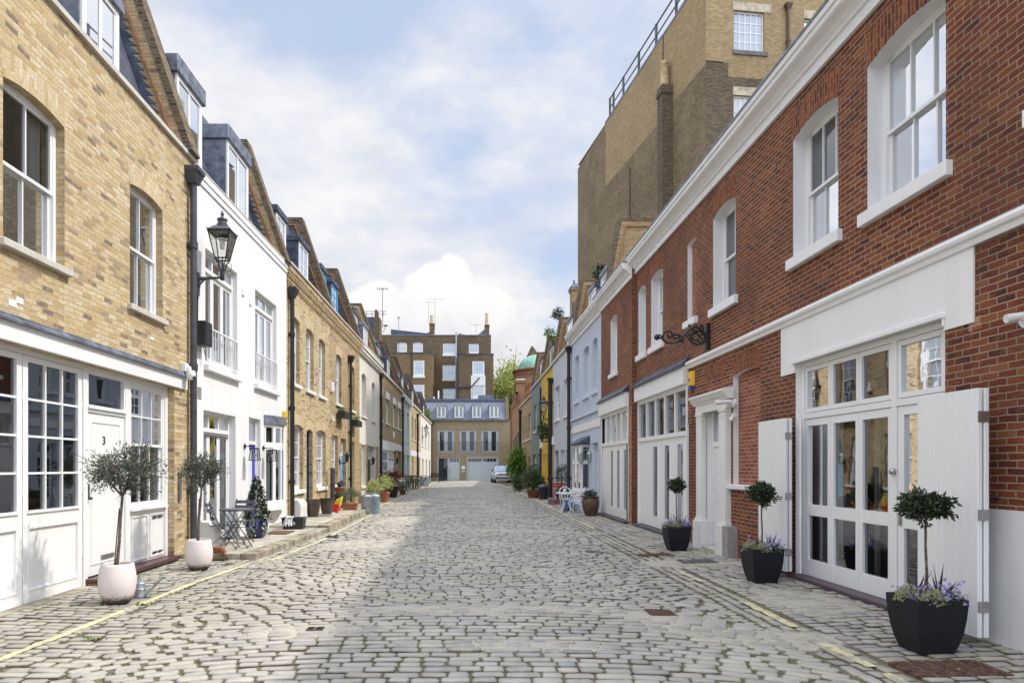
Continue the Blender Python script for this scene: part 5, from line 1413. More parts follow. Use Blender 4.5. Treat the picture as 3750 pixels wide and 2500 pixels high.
# ------------------------------------------------------------------ warehouse behind the right terrace
un = Vector((-.127, 1)).normalized(); nn = Vector((-un.y, un.x))     # left flank looks towards the street
FW = Fr((11.98, 34), (un.x, un.y), (nn.x, nn.y))
FWS = Fr((11.98, 34), (nn.x * -1, nn.y * -1), (-un.x, -un.y))         # south face looks towards the viewer
WH = thing('warehouse', 'tall brown brick warehouse with roof railing behind the red terrace', 'warehouse', FW.p(10, 0, 0))
def on(F, px, py):
    """where the sight line through a measured photo point meets a facade plane -> (u, z)"""
    k = (px - 1704) / 2500.0
    u = (k * F.o[1] - F.o[0]) / (F.U[0] - k * F.U[1])
    Y = F.o[1] + u * F.U[1]
    return u, CAMH + (1710 - py) / 2500.0 * Y
def zw(x, y): return 2050 + x * .574, y * .574
LEN, z_end = on(FW, 2116, 620)
ub, z_b = on(FW, *zw(290, 790))
_, WT = on(FW, *zw(600, 322)); 
fl = MB()
fl.poly([FW.p(0, 0, 0), FW.p(LEN, 0, 0), FW.p(LEN, 0, z_end), FW.p(ub, 0, WT), FW.p(0, 0, WT)])
fl.poly([FW.p(LEN, 0, 0), FW.p(LEN, -14, 0), FW.p(LEN, -14, z_end), FW.p(LEN, 0, z_end)])
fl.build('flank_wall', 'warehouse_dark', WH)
pl = [on(FW, *zw(*q)) for q in ((292, 1190), (612, 812), (735, 640), (932, 410))]
lt = MB().poly([FW.p(u, .004, z) for (u, z) in ([pl[0], pl[1], pl[2], (0.0, pl[3][1]), (0.0, WT), (pl[0][0], WT)])])
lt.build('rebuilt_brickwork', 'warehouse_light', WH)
q0 = on(FWS, *zw(1110, 65)); q1 = on(FWS, *zw(1305, 338)); q2 = on(FWS, *zw(1107, 606)); q3 = on(FWS, *zw(1560, 120))
wins = [(q0[0], q1[0], q1[1], q0[1]), (q0[0], q1[0], q2[1] - 3.0, q2[1]), (q3[0], q3[0] + 2.0, q3[1] - 3, q3[1])]
so_ = MB()
facade(so_, FWS, 0, 15, 0, WT, [(a, b_, c, e, 0, .18) for a, b_, c, e in wins])
so_.poly([FWS.p(0, 0, WT), FWS.p(15, 0, WT), FWS.p(15, -LEN, WT), FWS.p(0, -LEN, WT)])
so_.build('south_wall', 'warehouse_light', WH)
s0 = on(FWS, *zw(1075, 400)); s1 = on(FWS, *zw(1080, 490)); s2 = on(FWS, *zw(1090, 552))
MB().fb(FWS, 0.0, s0[0], -.02, .006, 0, s0[1]).fb(FWS, s0[0] + .001, 12, -.02, .006, s2[1], s1[1]).fb(FWS, s0[0] + .001, q0[0] - .02, -.02, .006, 0, s2[1]).build('sooty_brickwork', 'warehouse_soot', WH)
MB().fb(FWS, -.02, s0[0] - .3, -.02, .05, s0[1], WT).build('corner_pier', 'warehouse_light', WH)
for a, b_, c, e in wins:
    fm = MB(); g = MB()
    fm.fb(FWS, a, a + .06, -.2, -.12, c, e).fb(FWS, b_ - .06, b_, -.2, -.12, c, e).fb(FWS, a + .06, b_ - .06, -.2, -.125, e - .06, e).fb(FWS, a + .06, b_ - .06, -.2, -.125, c, c + .06)
    panes(FWS, a + .06, b_ - .06, c + .06, e - .06, -.16, 5, 4, fm, g, .05)
    o = fm.build('window', 'white_metal', WH); g.build('pane', 'glass_pale', o)
    MB().fb(FWS, a - .05, b_ + .35, -.05, .03, e + .002, e + .42).build('lintel', 'stone_lintel', WH)
    MB().fb(FWS, a - .05, b_ + .15, -.12, .08, c - .2, c - .002).build('window_sill', 'drain_iron', WH)
hp = on(FWS, *zw(1450, 70)); pipe(FWS, hp[0], 12, hp[1], WH, .12, .09, 'bronze_pot', True, collars=4)
# stack on the flank
ua = on(FW, *zw(722, 600))[0]; FWD = FW.sh(.62); uf = on(FWD, *zw(622, 600))[0]; zs = on(FWD, *zw(668, 515))[1]
ck = MB().fb(FW, ua, uf, 0, .62, 0, zs - .5).fb(FW, ua - .06, uf + .06, 0, .68, zs - .5, zs - .25).fb(FW, ua - .02, uf + .02, 0, .64, zs - .25, zs).build('chimney_stack', 'warehouse_soot', WH)
k = FW.p((ua + .35), .34, zs); MB().lathe([(.26, 0), (.24, .1), (.21, 1.2), (.25, 1.25), (.25, 1.4), (.2, 1.42)], k, 14).build('chimney_pot', 'chimney_pot', ck, smooth=True)
rl = MB()
ups_ = [on(FW, 2050 + x * .574, 300)[0] for x in (307, 330, 392, 490, 600, 727)] + [0.4]
for u in ups_:
    zb = WT if u < ub else z_end + (WT - z_end) * (LEN - u) / (LEN - ub)
    rl.bar(FW.p(u, -.15, zb - .05), FW.p(u, -.15, WT + 1.55), .13)
rl.bar(FW.p(ups_[0], -.15, WT + 1.5), FW.p(ups_[-1], -.15, WT + 1.5), .07).bar(FW.p(ups_[0], -.15, WT + .85), FW.p(ups_[-1], -.15, WT + .85), .06)
rl.build('roof_railing', 'grey_iron', WH)
MB().fb(FW, 0, ub, -.3, .03, WT, WT + .12).build('coping', 'lead', WH)
for x, w_ in ((560, 1.2), (745, 2.0)):
    u = on(FW, *zw(x, 330))[0]; MB().fb(FW, u - w_ / 2, u + w_ / 2, -2.5, -.6, WT, WT + 1.15).build('roof_plant', 'galvanised', WH)

cb = MB(); u = on(FW, *zw(662, 300))[0]
cb.tube([FW.p(u, .03, WT), FW.p(u + .05, .03, WT - 3), FW.p(u, .03, zs)], .025, 4)
u = on(FW, *zw(450, 900))[0]; cb.tube([FW.p(u, .03, 21), FW.p(u + .02, .03, 12)], .03, 4)
cb.build('cable', 'black_iron', WH)
# ------------------------------------------------------------------ end house across the street
def zx(x, Y): return (1500 + .4785 * x - 1704) * Y / 2500
def zz_(y, Y): return CAMH + (1710 - 1100 - .4785 * y) * Y / 2500
YE = 82.5
FE = Fr((0, YE), (1, 0), (0, -1))
X = lambda x: zx(x, YE)
Z = lambda y: zz_(y, YE)
ops = [(X(a), X(b_), Z(1162), Z(990), 0, .15) for a, b_ in ((213, 343), (380, 512), (547, 680))] + [(X(213), X(385), 0.0, Z(1198), 0, .15), (X(437), X(680), -.05, Z(1197), 0, .2)]
EH = house(FE, X(120), X(770), Z(917), 9, ops, 'end_brick', 'mews_house', 'yellow brick mews house closing the street, with a blue slate mansard and grey garage')
for a, b_ in ((213, 343), (380, 512), (547, 680)):
    fm = MB(); g = MB(); a, b_ = X(a), X(b_); c, e = Z(1162), Z(990); m_ = (a + b_) / 2
    for (p, q) in ((a, a + .28), (m_ - .22, m_ + .22), (b_ - .28, b_)): fm.fb(FE, p, q, -.2, -.08, c, e)
    fm.fb(FE, a, b_, -.2, -.085, e - .2, e).fb(FE, a, b_, -.2, -.04, c, c + .22)
    g.poly([FE.p(a, -.13, c), FE.p(b_, -.13, c), FE.p(b_, -.13, e), FE.p(a, -.13, e)])
    o = fm.build('french_window', 'frame_grey', EH); g.build('pane', 'glass_far', o)
    juliet(FE, a, b_, c + .1, Z(1080), EH, 'black_iron', .05, 14)
    voussoirs(FE, a - .1, b_ + .1, e, 0.0, .5, EH, 'end_brick')
fm = MB().fb(FE, X(213), X(222), -.25, -.08, 0, Z(1198)).fb(FE, X(290), X(298), -.25, -.08, 0, Z(1198)).fb(FE, X(380), X(385), -.25, -.08, 0, Z(1198)).fb(FE, X(222), X(380), -.25, -.085, Z(1206), Z(1198))
o = fm.build('door_frame', 'frame_grey', EH)
MB().poly([FE.p(X(222), -.2, 0), FE.p(X(290), -.2, 0), FE.p(X(290), -.2, Z(1206)), FE.p(X(222), -.2, Z(1206))]).build('pane', 'glass_far', o)
d_ = MB().fb(FE, X(298), X(380), -.25, -.15, .05, Z(1206)).build('front_door', 'door_grey', EH)
g = MB()
for i in range(4): g.fb(FE, X(308 + 18 * i), X(308 + 18 * i + 13), -.16, -.14, Z(1234), Z(1210))
g.build('door_pane', 'glass_far', d_)
MB().fb(FE, X(303), X(306), -.15, -.08, .9, 1.5).build('door_handle', 'steel', d_)
gd = MB()
a, b_ = X(445), X(672)
for i in range(4): gd.fb(FE, a + (b_ - a) * i / 4 + .012, a + (b_ - a) * (i + 1) / 4 - .012, -.22, -.16, .0, Z(1210))
gd.fb(FE, a, b_, -.23, -.168, 0, Z(1205))
gd = gd.build('garage_door', 'door_grey', EH)
MB().fb(FE, X(437), X(445), -.25, .02, 0, Z(1197)).fb(FE, X(672), X(680), -.25, .02, 0, Z(1197)).fb(FE, X(445), X(672), -.25, .02, Z(1205), Z(1197)).build('garage_frame', 'frame_grey', EH)
g = MB()
for x in (453, 478, 503, 528, 566, 592, 617, 642): g.fb(FE, X(x), X(x + 20), -.17, -.15, Z(1232), Z(1211))
g.build('door_pane', 'glass_far', gd)
for (p, q) in ((205, 393), (430, 690)): voussoirs(FE, X(p), X(q), Z(1196), 0, .45, EH, 'end_brick')
zt = Z(757)
MB().fprism(FE, [(-.1, Z(915)), (-.1 - 1.7, zt), (-9, zt), (-9, Z(915))], X(100), X(737)).build('mansard_roof', 'slate_blue', EH)
MB().fb(FE, X(90), X(757), -.3, .22, Z(917), Z(907)).build('gutter', 'lead', EH)
MB().fprism(FE, [(-1.65, zt - .02), (-1.6, zt + .25), (-9, zt + .25), (-9, zt - .02)], X(100), X(737)).build('roof_edge', 'slate_blue', EH)
MB().fprism(FE, [(.05, Z(915)), (-1.6, zt + .5), (-9, zt + .5), (-9, Z(915))], X(737), X(762)).build('party_wall', 'brown_brick', EH)
for a in (208, 343, 478, 612):
    b_ = a + 69; Fd = FE.sh(-.25)
    o = MB().fb(FE, X(a), X(b_), -2.2, -.25, Z(897), Z(803)).build('dormer', 'slate_blue', EH)
    fm = MB(); g = MB()
    for (p, q) in ((a, a + 10), (a + 28, a + 41), (b_ - 10, b_)): fm.fb(Fd, X(p), X(q), 0, .08, Z(897), Z(803))
    fm.fb(Fd, X(a + 10), X(b_ - 10), 0, .075, Z(812), Z(803)).fb(Fd, X(a + 10), X(b_ - 10), 0, .075, Z(897), Z(888))
    g.poly([Fd.p(X(a + 5), .03, Z(892)), Fd.p(X(b_ - 5), .03, Z(892)), Fd.p(X(b_ - 5), .03, Z(807)), Fd.p(X(a + 5), .03, Z(807))])
    fm.build('dormer_window', 'white_paint', o); g.build('dormer_pane', 'curtain_teal', o)
    MB().fb(FE, X(a - 5), X(b_ + 5), -2.6, -.1, Z(803), Z(798)).build('dormer_cap', 'lead', o)
pp = MB().tube([FE.p(X(163), .12, .1), FE.p(X(163), .12, Z(960)), FE.p(X(172), .2, Z(940)), FE.p(X(184), .1, Z(925))], .14, 8); pp.build('drainpipe', 'black_iron', EH)
MB().fb(FE, X(398), X(425), 0, .05, Z(1290), Z(1265)).fb(FE, X(400), X(424), 0, .06, Z(1310), Z(1302)).build('meter_box', 'white_metal', EH)
for px, h_ in ((180, .35), (215, 1.1), (525, .4)): MB().tube([(X(px), YE + 2.5, zt), (X(px), YE + 2.5, zt + h_ + .25)], .1, 6).build('vent_pipe', 'white_metal', EH)
MB().fb(FE, X(530), X(650), -4, -2, zt + .25, zt + .75).build('roof_hatch', 'lead', EH)

# ------------------------------------------------------------------ dark brick terrace rising behind
YB = 105.0
FB = Fr((0, YB), (1, 0), (0, -1))
X = lambda x: zx(x, YB); Z = lambda y: zz_(y, YB)
RT = thing('terrace_building', 'tall dark brown brick terrace rising behind the slate roofed mews', 'building', (X(200), YB, 0))
wn_ = [(25, 102, 320, 398), (255, 352, 327, 410), (252, 352, 492, 600), (255, 350, 672, 752), (453, 530, 330, 405), (-95, -20, 320, 398)]
wall = MB(); facade(wall, FB, X(-280), X(623), 0, Z(268), [(X(a), X(b_), Z(d), Z(c), .12 if a < 30 else 0, .25) for a, b_, c, d in wn_]); shell(FB, X(-280), X(623), Z(268), 9, wall)
wall.build('wall', 'rear_brick', RT)
def sash_far(F, a, b_, z0, z1, root, cols=4, dep=.18):
    window(F, a, b_, z0, z1, dep, root, cols, (1, 1) if cols < 3 else (1, 1), 'white_paint', 'glass_pale', fr=.17)
for a, b_, c, d in wn_: window(FB, X(a), X(b_), Z(d), Z(c), .1, RT, 3, (1, 1), 'white_paint', 'glass_pale', fr=.16, sill=.3)
YW = 101.5; FW2 = Fr((0, YW), (1, 0), (0, -1)); XW = lambda x: zx(x, YW); ZW = lambda y: zz_(y, YW)
wing = MB(); wv = [(480, 573, 463, 572), (482, 575, 652, 740)]
facade(wing, FW2, XW(363), XW(642), 0, ZW(412), [(XW(a), XW(b_), ZW(d), ZW(c), 0, .2) for a, b_, c, d in wv]); shell(FW2, XW(363), XW(642), ZW(412), 4, wing)
wing.build('rear_wing', 'rear_brick', RT)
MB().fb(FW2, XW(361), XW(645), -4, .1, ZW(412), ZW(405)).build('coping', 'lead_dark', RT)
MB().fb(FW2, XW(470), XW(479), -.05, .05, 0, ZW(572)).fb(FW2, XW(574), XW(580), -.05, .05, 0, ZW(572)).fb(FW2, XW(479), XW(574), -.05, .05, ZW(650), ZW(573)).build('white_panel', 'white_render', RT)
for a, b_, c, d in wv: window(FW2, XW(a), XW(b_), ZW(d), ZW(c), .05, RT, 4, (1, 1), 'white_paint', 'glass_pale', fr=.16, sill=.3)
lw = MB(); wv = [(30, 113, 457, 573), (30, 113, 643, 740)]
facade(lw, FW2, XW(-260), XW(178), 0, ZW(404), [(XW(a), XW(b_), ZW(d), ZW(c), 0, .2) for a, b_, c, d in wv]); shell(FW2, XW(-260), XW(178), ZW(404), 4, lw)
lw.build('rear_wing', 'rear_brick_light', RT)
MB().fb(FW2, XW(-262), XW(181), -4, .1, ZW(404), ZW(395)).build('coping', 'lead_dark', RT)
for a, b_, c, d in wv: window(FW2, XW(a), XW(b_), ZW(d), ZW(c), .05, RT, 3, (1, 1), 'white_paint', 'glass_pale', fr=.16, sill=.35)
MB().tube([FB.p(X(357), .2, 8), FB.p(X(357), .2, Z(245))], .13, 6).build('soil_pipe', 'galvanised', RT)
MB().tube([FW2.p(XW(366), .12, 8), FW2.p(XW(366), .12, ZW(405))], .1, 6).tube([FW2.p(XW(366), .12, ZW(668)), FW2.p(XW(470), .12, ZW(662)), FW2.p(XW(535), .12, ZW(590))], .08, 5).tube([FW2.p(XW(14), .12, 8), FW2.p(XW(14), .12, ZW(405))], .08, 5).build('soil_pipe', 'black_iron', RT)
MB().fb(FB, X(-280), X(625), -.4, .08, Z(268), Z(262)).build('coping', 'lead', RT)
# butterfly roofs, stacks and pots over the parapet
MB().poly([FB.p(X(376), -3, Z(270)), FB.p(X(376), -3, Z(222)), FB.p(X(500), -3, Z(250)), FB.p(X(520), -3, Z(270))]).fprism(FB, [(-3, Z(265)), (-3, Z(222)), (-3.6, Z(222)), (-3.6, Z(265))], X(376), X(380)).build('dormer_roof', 'lead_dark', RT)
def stack(xa, xb, yt, pots, name='chimney_stack', wide=True):
    o = MB().fb(FB, X(xa), X(xb), -2.4, -.5, Z(268), Z(yt)).build(name, 'rear_brick', RT)
    MB().fb(FB, X(xa - 3), X(xb + 3), -2.5, -.4, Z(yt + 6), Z(yt)).build('cap', 'brown_brick', o)
    for px, h_ in pots: MB().lathe([(.28, 0), (.26, .1), (.22, h_), (.26, h_ + .05)], FB.p(X(px), -1.2, Z(yt)), 8).build('chimney_pot', 'chimney_pot', o)
stack(578, 611, 180, [(592, 1.8)])
stack(150, 186, 170, [(165, 1.3)])
MB().poly([FB.p(X(500), -1.5, Z(268)), FB.p(X(580), -1.5, Z(200)), FB.p(X(580), -1.5, Z(268))]).build('roof_slope', 'lead', RT)
MB().poly([FB.p(X(30), -1.5, Z(268)), FB.p(X(148), -1.5, Z(228)), FB.p(X(148), -1.5, Z(268))]).poly([FB.p(X(-160), -3, Z(268)), FB.p(X(-160), -3, Z(190)), FB.p(X(150), -3, Z(224)), FB.p(X(150), -3, Z(268))]).build('roof_slope', 'lead_dark', RT)

# ------------------------------------------------------------------ church with a copper dome
YC = 104.0
CH = thing('church', 'striped red brick church with a green copper dome', 'church', (zx(985, YC), YC, 0))
X = lambda x: zx(x, YC); Z = lambda y: zz_(y, YC)
cxx = X(1000); rr = X(1000) - X(805)
MB().lathe([(rr, 0), (rr, Z(530)), (rr + .3, Z(525)), (rr + .4, Z(512)), (rr + .1, Z(508))], (cxx, YC + rr, 0), 8, rot=.5).build('drum', 'church_brick', CH)
for (a, b_) in ((545, 560), (640, 660), (700, 712)): MB().lathe([(rr + .02, Z(b_)), (rr + .02, Z(a))], (cxx, YC + rr, 0), 8, cap=False, rot=.5).build('red_band', 'red_band', CH)
rd = X(1000) - X(848)
mb = MB()
pr = [(rd * math.cos(math.pi / 2 * k / 10) + .001, Z(508) + rd * .82 * math.sin(math.pi / 2 * k / 10)) for k in range(11)]
mb.lathe(pr, (cxx, YC + rr, 0), 32); dm = mb.build('dome', 'copper_green', CH, smooth=True)
rb = MB()
for j in range(16):
    t_ = 2 * math.pi * j / 16
    rb.tube([(cxx + (r_ + .03) * math.cos(t_), YC + rr + (r_ + .03) * math.sin(t_), z) for r_, z in pr], .05, 4)
rb.build('seam', 'copper_green', dm)
# nave gable above, lower apse wing and a small gabled porch
MB().hexa([(X(930), YC + 6, 0), (X(1060), YC + 6, 0), (X(1060), YC + 16, 0), (X(930), YC + 16, 0), (X(930), YC + 6, Z(395)), (X(1060), YC + 6, Z(395)), (X(1060), YC + 16, Z(395)), (X(930), YC + 16, Z(395))]).build('nave_wall', 'church_brick', CH)
mb = MB(); a, m_, b_ = X(925), X(968), X(1060)
mb.poly([(a, YC + 6, Z(395)), (X(1010), YC + 6, Z(395)), (m_, YC + 6, Z(302))]); mb.build('gable', 'church_brick', CH)
MB().hexa([(m_, YC + 5.8, Z(300)), (X(1010), YC + 5.8, Z(360)), (X(1060), YC + 16, Z(360)), (X(1030), YC + 16, Z(300)), (m_, YC + 5.8, Z(294)), (X(1014), YC + 5.8, Z(354)), (X(1064), YC + 16, Z(354)), (X(1034), YC + 16, Z(294))]).build('nave_roof', 'lead', CH)
MB().bar((a, YC + 5.9, Z(395)), (m_, YC + 5.9, Z(300)), .35).build('gable_edge', 'red_tile', CH)
MB().hexa([(X(845), YC - 3, 0), (X(1020), YC - 3, 0), (X(1020), YC + 3, 0), (X(845), YC + 3, 0), (X(845), YC - 3, Z(625)), (X(1020), YC - 3, Z(500)), (X(1020), YC + 3, Z(500)), (X(845), YC + 3, Z(625))]).build('apse_wall', 'church_brick', CH)
MB().hexa([(X(842), YC - 3.3, Z(628)), (X(1020), YC - 3.3, Z(502)), (X(1020), YC + 3, Z(502)), (X(842), YC + 3, Z(628)), (X(842), YC - 3.3, Z(615)), (X(1020), YC - 3.3, Z(488)), (X(1020), YC + 3, Z(488)), (X(842), YC + 3, Z(615))]).build('apse_roof', 'red_tile', CH)
mb = MB()
for k in (60, 80, 135, 155): mb.hexa([(X(862), YC - 3.03, Z(625 + k + 12)), (X(1020), YC - 3.03, Z(510 + k + 12)), (X(1020), YC - 2.9, Z(510 + k + 12)), (X(862), YC - 2.9, Z(625 + k + 12)), (X(862), YC - 3.03, Z(625 + k)), (X(1020), YC - 3.03, Z(510 + k)), (X(1020), YC - 2.9, Z(510 + k)), (X(862), YC - 2.9, Z(625 + k))])
mb.build('red_band', 'red_band', CH)
MB().box(X(800), X(860), YC - 5, YC - 2, 0, Z(660)).box(X(796), X(864), YC - 5.2, YC - 2, Z(660), Z(640)).build('buttress', 'church_brick', CH)
MB().box(X(797), X(863), YC - 5.25, YC - 2, Z(640), Z(632)).build('buttress_cap', 'white_render', CH)
mb = MB().hexa([(X(765), YC - 6, 0), (X(800), YC - 6, 0), (X(800), YC, 0), (X(765), YC, 0), (X(765), YC - 6, Z(850)), (X(800), YC - 6, Z(850)), (X(800), YC, Z(850)), (X(765), YC, Z(850))])
mb.poly([(X(765), YC - 6, Z(850)), (X(832), YC - 6, Z(850)), (X(797), YC - 6, Z(740))]); mb.box(X(800), X(860), YC - 6, YC, 0, Z(850)); mb.build('porch', 'church_brick', CH)
MB().bar((X(762), YC - 6, Z(855)), (X(797), YC - 6, Z(730)), .4).bar((X(797), YC - 6, Z(730)), (X(832), YC - 6, Z(855)), .4).build('porch_roof', 'red_tile', CH)
MB().hexa([(X(788), YC - 5.9, Z(770)), (X(799), YC - 5.9, Z(730)), (X(799), YC - 1, Z(730)), (X(788), YC - 1, Z(770)), (X(789), YC - 5.9, Z(765)), (X(800), YC - 5.9, Z(718)), (X(800), YC - 1, Z(718)), (X(789), YC - 1, Z(765))]).build('porch_flashing', 'white_render', CH)

# ------------------------------------------------------------------ spring tree behind
def tree(name, lab, base, h, c, rad, n, k, mat, L, W, r=.3, spread=.28, bark='bark'):
    t = thing(name, lab, 'tree', base)
    mb = MB(); limbs(mb, base, (base[0], base[1], c[2] - rad[2] * .7), r, c, rad, 9); mb.build('trunk', bark, t, smooth=True)
    p, d = clumped(c, rad, n, k, spread, .35)
    leaf_mesh('crown', p, d, L, W, mat, t)
    return t
YT = 125
tree('plane_tree', 'pale green spring tree between the dark terrace and the church', (zx(735, YT), YT, 0), 20, (zx(735, YT), YT, 11.2), (4.9, 4.0, 9.6), 30000, 170, 'spring_leaf', .58, .36, .35, .2)
tree('plane_tree', 'yellow green tree low behind the slate roof beside the church porch', (zx(760, 112), 112, 0), 9, (zx(755, 112), 112, 5.5), (2.8, 2, 5.0), 6000, 70, 'bright_leaf', .35, .22, .2, .25)

# ------------------------------------------------------------------ aerials and roof clutter
def aerial(x, y, z, h, w_, lab, n=6, tilt=0.0):
    t = thing('roof_aerial', lab, 'aerial', (x, y, z))
    MB().tube([(x, y, z), (x, y, z + h)], .022, 5).build('mast', 'grey_iron', t)
    mb = MB(); zt_ = z + h - .05
    mb.tube([(x - w_ * .5, y, zt_ - tilt), (x + w_ * .5, y, zt_ + tilt)], .013, 4)
    for i in range(n):
        xx = x - w_ * .5 + w_ * i / (n - 1)
        mb.tube([(xx, y - .3, zt_), (xx, y + .3, zt_)], .009, 4)
        mb.tube([(xx, y, zt_ - .12), (xx, y, zt_ + .12)], .009, 4)
    mb.build('antenna', 'grey_iron', t)
    return t
def at_(px, py, Y): return ((px - 1704) * Y / 2500, Y, CAMH + (1710 - py) * Y / 2500)
x, y, z = at_(1500 + 145 * .4785, 1100 + 178 * .4785, 106); aerial(x, y, z, 3.4, 1.9, 'tall thin aerial left of the left chimney pot on the dark terrace')
x, y, z = at_(1500 + 190 * .4785, 1100 + 240 * .4785, 106); aerial(x + .1, y - .6, z, 5.0, 2.6, 'aerial pointing right beside the left chimney pot on the dark terrace')
x, y, z = at_(1500 + 510 * .4785, 1100 + 250 * .4785, 107); aerial(x, y, z, 1.4, 1.8, 'low aerial beside the right chimney stack on the dark terrace')
x, y, z = at_(1401, 1200, 50); aerial(x, y, z, 2.9, .75, 'tall aerial beside the red chimney pots above the left roofs')
x, y, z = at_(1460, 1300, 70); aerial(x, y, z, 3.9, .25, 'bare leaning aerial mast above the far left roofs', 4)
# raised flat roof with chimney behind the left mansards
x0, y0, zt_ = at_(1322, 1160, 52); x1, _, zb = at_(1372, 1235, 52)
RB = thing('rooftop_block', 'dark rooftop block with railing and red chimney pots above the left roofs', 'rooftop', (x0, 52, 10))
MB().box(x0, x1, 52, 56, 9.8, zt_).build('wall', 'lead_dark', RB)
ck = MB().box(x1 - .05, x1 + .42, 51.6, 53, 9.8, zt_ - .1).build('chimney_stack', 'brown_brick', RB)
for k in range(3): MB().lathe([(.12, 0), (.1, .55), (.13, .6)], (x1 + .12, 51.9 + k * .4, zt_ - .1), 8).build('chimney_pot', 'red_tile', ck)
mb = MB(); 
for k in range(5): mb.tube([(x0 + k * .42, 52, zt_), (x0 + k * .42, 52, zt_ + .42)], .02, 4)
mb.tube([(x0, 52, zt_ + .42), (x1 + .9, 52, zt_ + .42)], .02, 4).tube([(x0, 52, zt_ + .2), (x1 + .9, 52, zt_ + .2)], .02, 4); mb.build('railing', 'grey_iron', RB)
sd = thing('satellite_dish', 'small grey satellite dish below the aerial on the left roofs', 'dish', at_(1412, 1195, 50))
p_ = Vector(at_(1412, 1195, 50)); MB().lathe([(.01, 0), (.14, .03), (.2, .08)], p_, 12, cap=False).tube([p_, p_ + Vector((-.2, 0, -.5))], .02, 5).build('dish', 'drain_iron', sd)
# chimney on the right roofs
x0, y0, zt_ = at_(2093, 1045, 38); x1 = (2119 - 1704) * 38 / 2500
CK = thing('chimney', 'square orange brick chimney stack on the right roofs below the warehouse', 'chimney', (x0, 38, 9))
MB().box(x0 + .03, x1 - .03, 38, 38.8, 7.3, zt_ - .25).box(x0 - .03, x1 + .03, 37.94, 38.86, zt_ - .25, zt_ - .1).build('stack', 'orange_brick', CK)
MB().hexa([(x0 - .08, 37.9, zt_ - .1), (x1 + .08, 37.9, zt_ - .1), (x1 + .08, 38.9, zt_ - .1), (x0 - .08, 38.9, zt_ - .1), (x0 + .1, 38.1, zt_ + .15), (x1 - .1, 38.1, zt_ + .15), (x1 - .1, 38.7, zt_ + .15), (x0 + .1, 38.7, zt_ + .15)]).tube([((x0 + x1) / 2, 38.4, zt_), ((x0 + x1) / 2, 38.4, zt_ + .4)], .06, 6).build('cowl', 'lead', CK)
def shrub(name, lab, c, rad, n, k, mat, L, W, pot=None, spread=.35, cat='plant', group=None, stems=True, shell_=.5):
    t = thing(name, lab, cat, (c[0], c[1], pot[2] if pot else c[2] - rad[2]), group)
    zb = pot[0] if pot else c[2] - rad[2]
    if stems:
        mb = MB()
        for i in range(5):
            e = (c[0] + RNG.normal(0, .4) * rad[0], c[1] + RNG.normal(0, .4) * rad[1], c[2] + RNG.uniform(-.2, .5) * rad[2])
            mb.tube([(c[0] + RNG.normal(0, .03), c[1], zb), (c[0] * .5 + e[0] * .5, c[1] * .5 + e[1] * .5, (zb + e[2]) / 2 + .02), e], [.012, .009, .004], 5)
        mb.build('stem', 'bark', t)
    p, d = clumped(c, rad, n, k, spread, shell_)
    leaf_mesh('leaves', p, d, L, W, mat, t)
    return t
for lab, px, py, Y, r_, m_ in (('bushy roof terrace plant trailing over the parapet of the yellow house', 2014, 1222, 40.5, .36, 'bright_leaf'), ('airy dark shrub on the roof terrace beside the slatted railing', 2045, 1150, 37, .33, 'bay_leaf'), ('clipped dark green shrub on the roof between the brick gables', 2200, 1003, 26.5, .3, 'bay_leaf')):
    c = at_(px, py, Y); shrub('roof_plant', lab, c, (r_, r_ * .8, r_), 420, 22, m_, .11, .06)
# ------------------------------------------------------------------ potted olive trees
def olive(x, y, lab, seed, lean, crown, k=54, n=3300):
    rng = np.random.default_rng(seed)
    z = g_z(x)
    t = thing('potted_olive_tree', lab, 'olive tree', (x, y, z), 'olive trees in pale round pots')
    pr = [(.12, 0), (.15, .02), (.185, .09), (.207, .18), (.215, .26), (.207, .36), (.19, .45), (.183, .478), (.175, .485), (.165, .478), (.16, .43)]
    MB().lathe(pr, (x, y, z), 36, cap=False).lathe([(.001, .002), (.12, .0)], (x, y, z), 36, cap=False).build('pot', 'pot_stone', t, smooth=True)
    MB().lathe([(.001, .44), (.165, .435)], (x, y, z), 20, cap=False).build('compost', 'compost', t)
    c = (x + crown[0], y, z + crown[1]); rad = crown[2:]
    top = (x + lean, y, z + crown[1] - rad[2] * .92)
    mb = MB(); limbs(mb, (x - .01, y, z + .43), top, .021, c, rad, 9, rng); mb.build('trunk', 'bark', t, smooth=True)
    MB().tube([(x - .035, y - .01, z + .43), (x + lean - .03, y - .012, z + 1.15)], .008, 5).build('stake', 'wood_weathered', t)
    p, d = clumped(c, rad, n, k, .17, .45, rng)
    tw = MB()
    for i in range(26):
        a = rng.normal(0, 1, 3); a /= np.linalg.norm(a); e = np.array(c) + a * np.array(rad) * 1.02
        s_ = np.array(c) + a * np.array(rad) * .3
        tw.tube([tuple(s_), tuple((s_ + e) / 2 + rng.normal(0, .015, 3)), tuple(e)], [.005, .004, .0015], 4)
        m_ = 16; q = s_ + (e - s_) * rng.uniform(.3, 1.15, (m_, 1)) + rng.normal(0, .018, (m_, 3))
        p = np.vstack([p, q]); d = np.vstack([d, np.tile(a, (m_, 1)) * .8])
    tw.build('twigs', 'bark', t)
    leaf_mesh('leaves', p, d, .055, .015, 'olive_leaf', t, rng, .55)
    return t
olive(-4.24, 8.32, 'nearest olive tree in a pale pot, in front of the white door numbered 3', 3, .06, (.09, 1.60, .44, .40, .33))
olive(-4.30, 11.02, 'olive tree in a pale pot in front of the dark drainpipe and white house', 5, .04, (.05, 1.58, .39, .36, .30), 46, 2700)

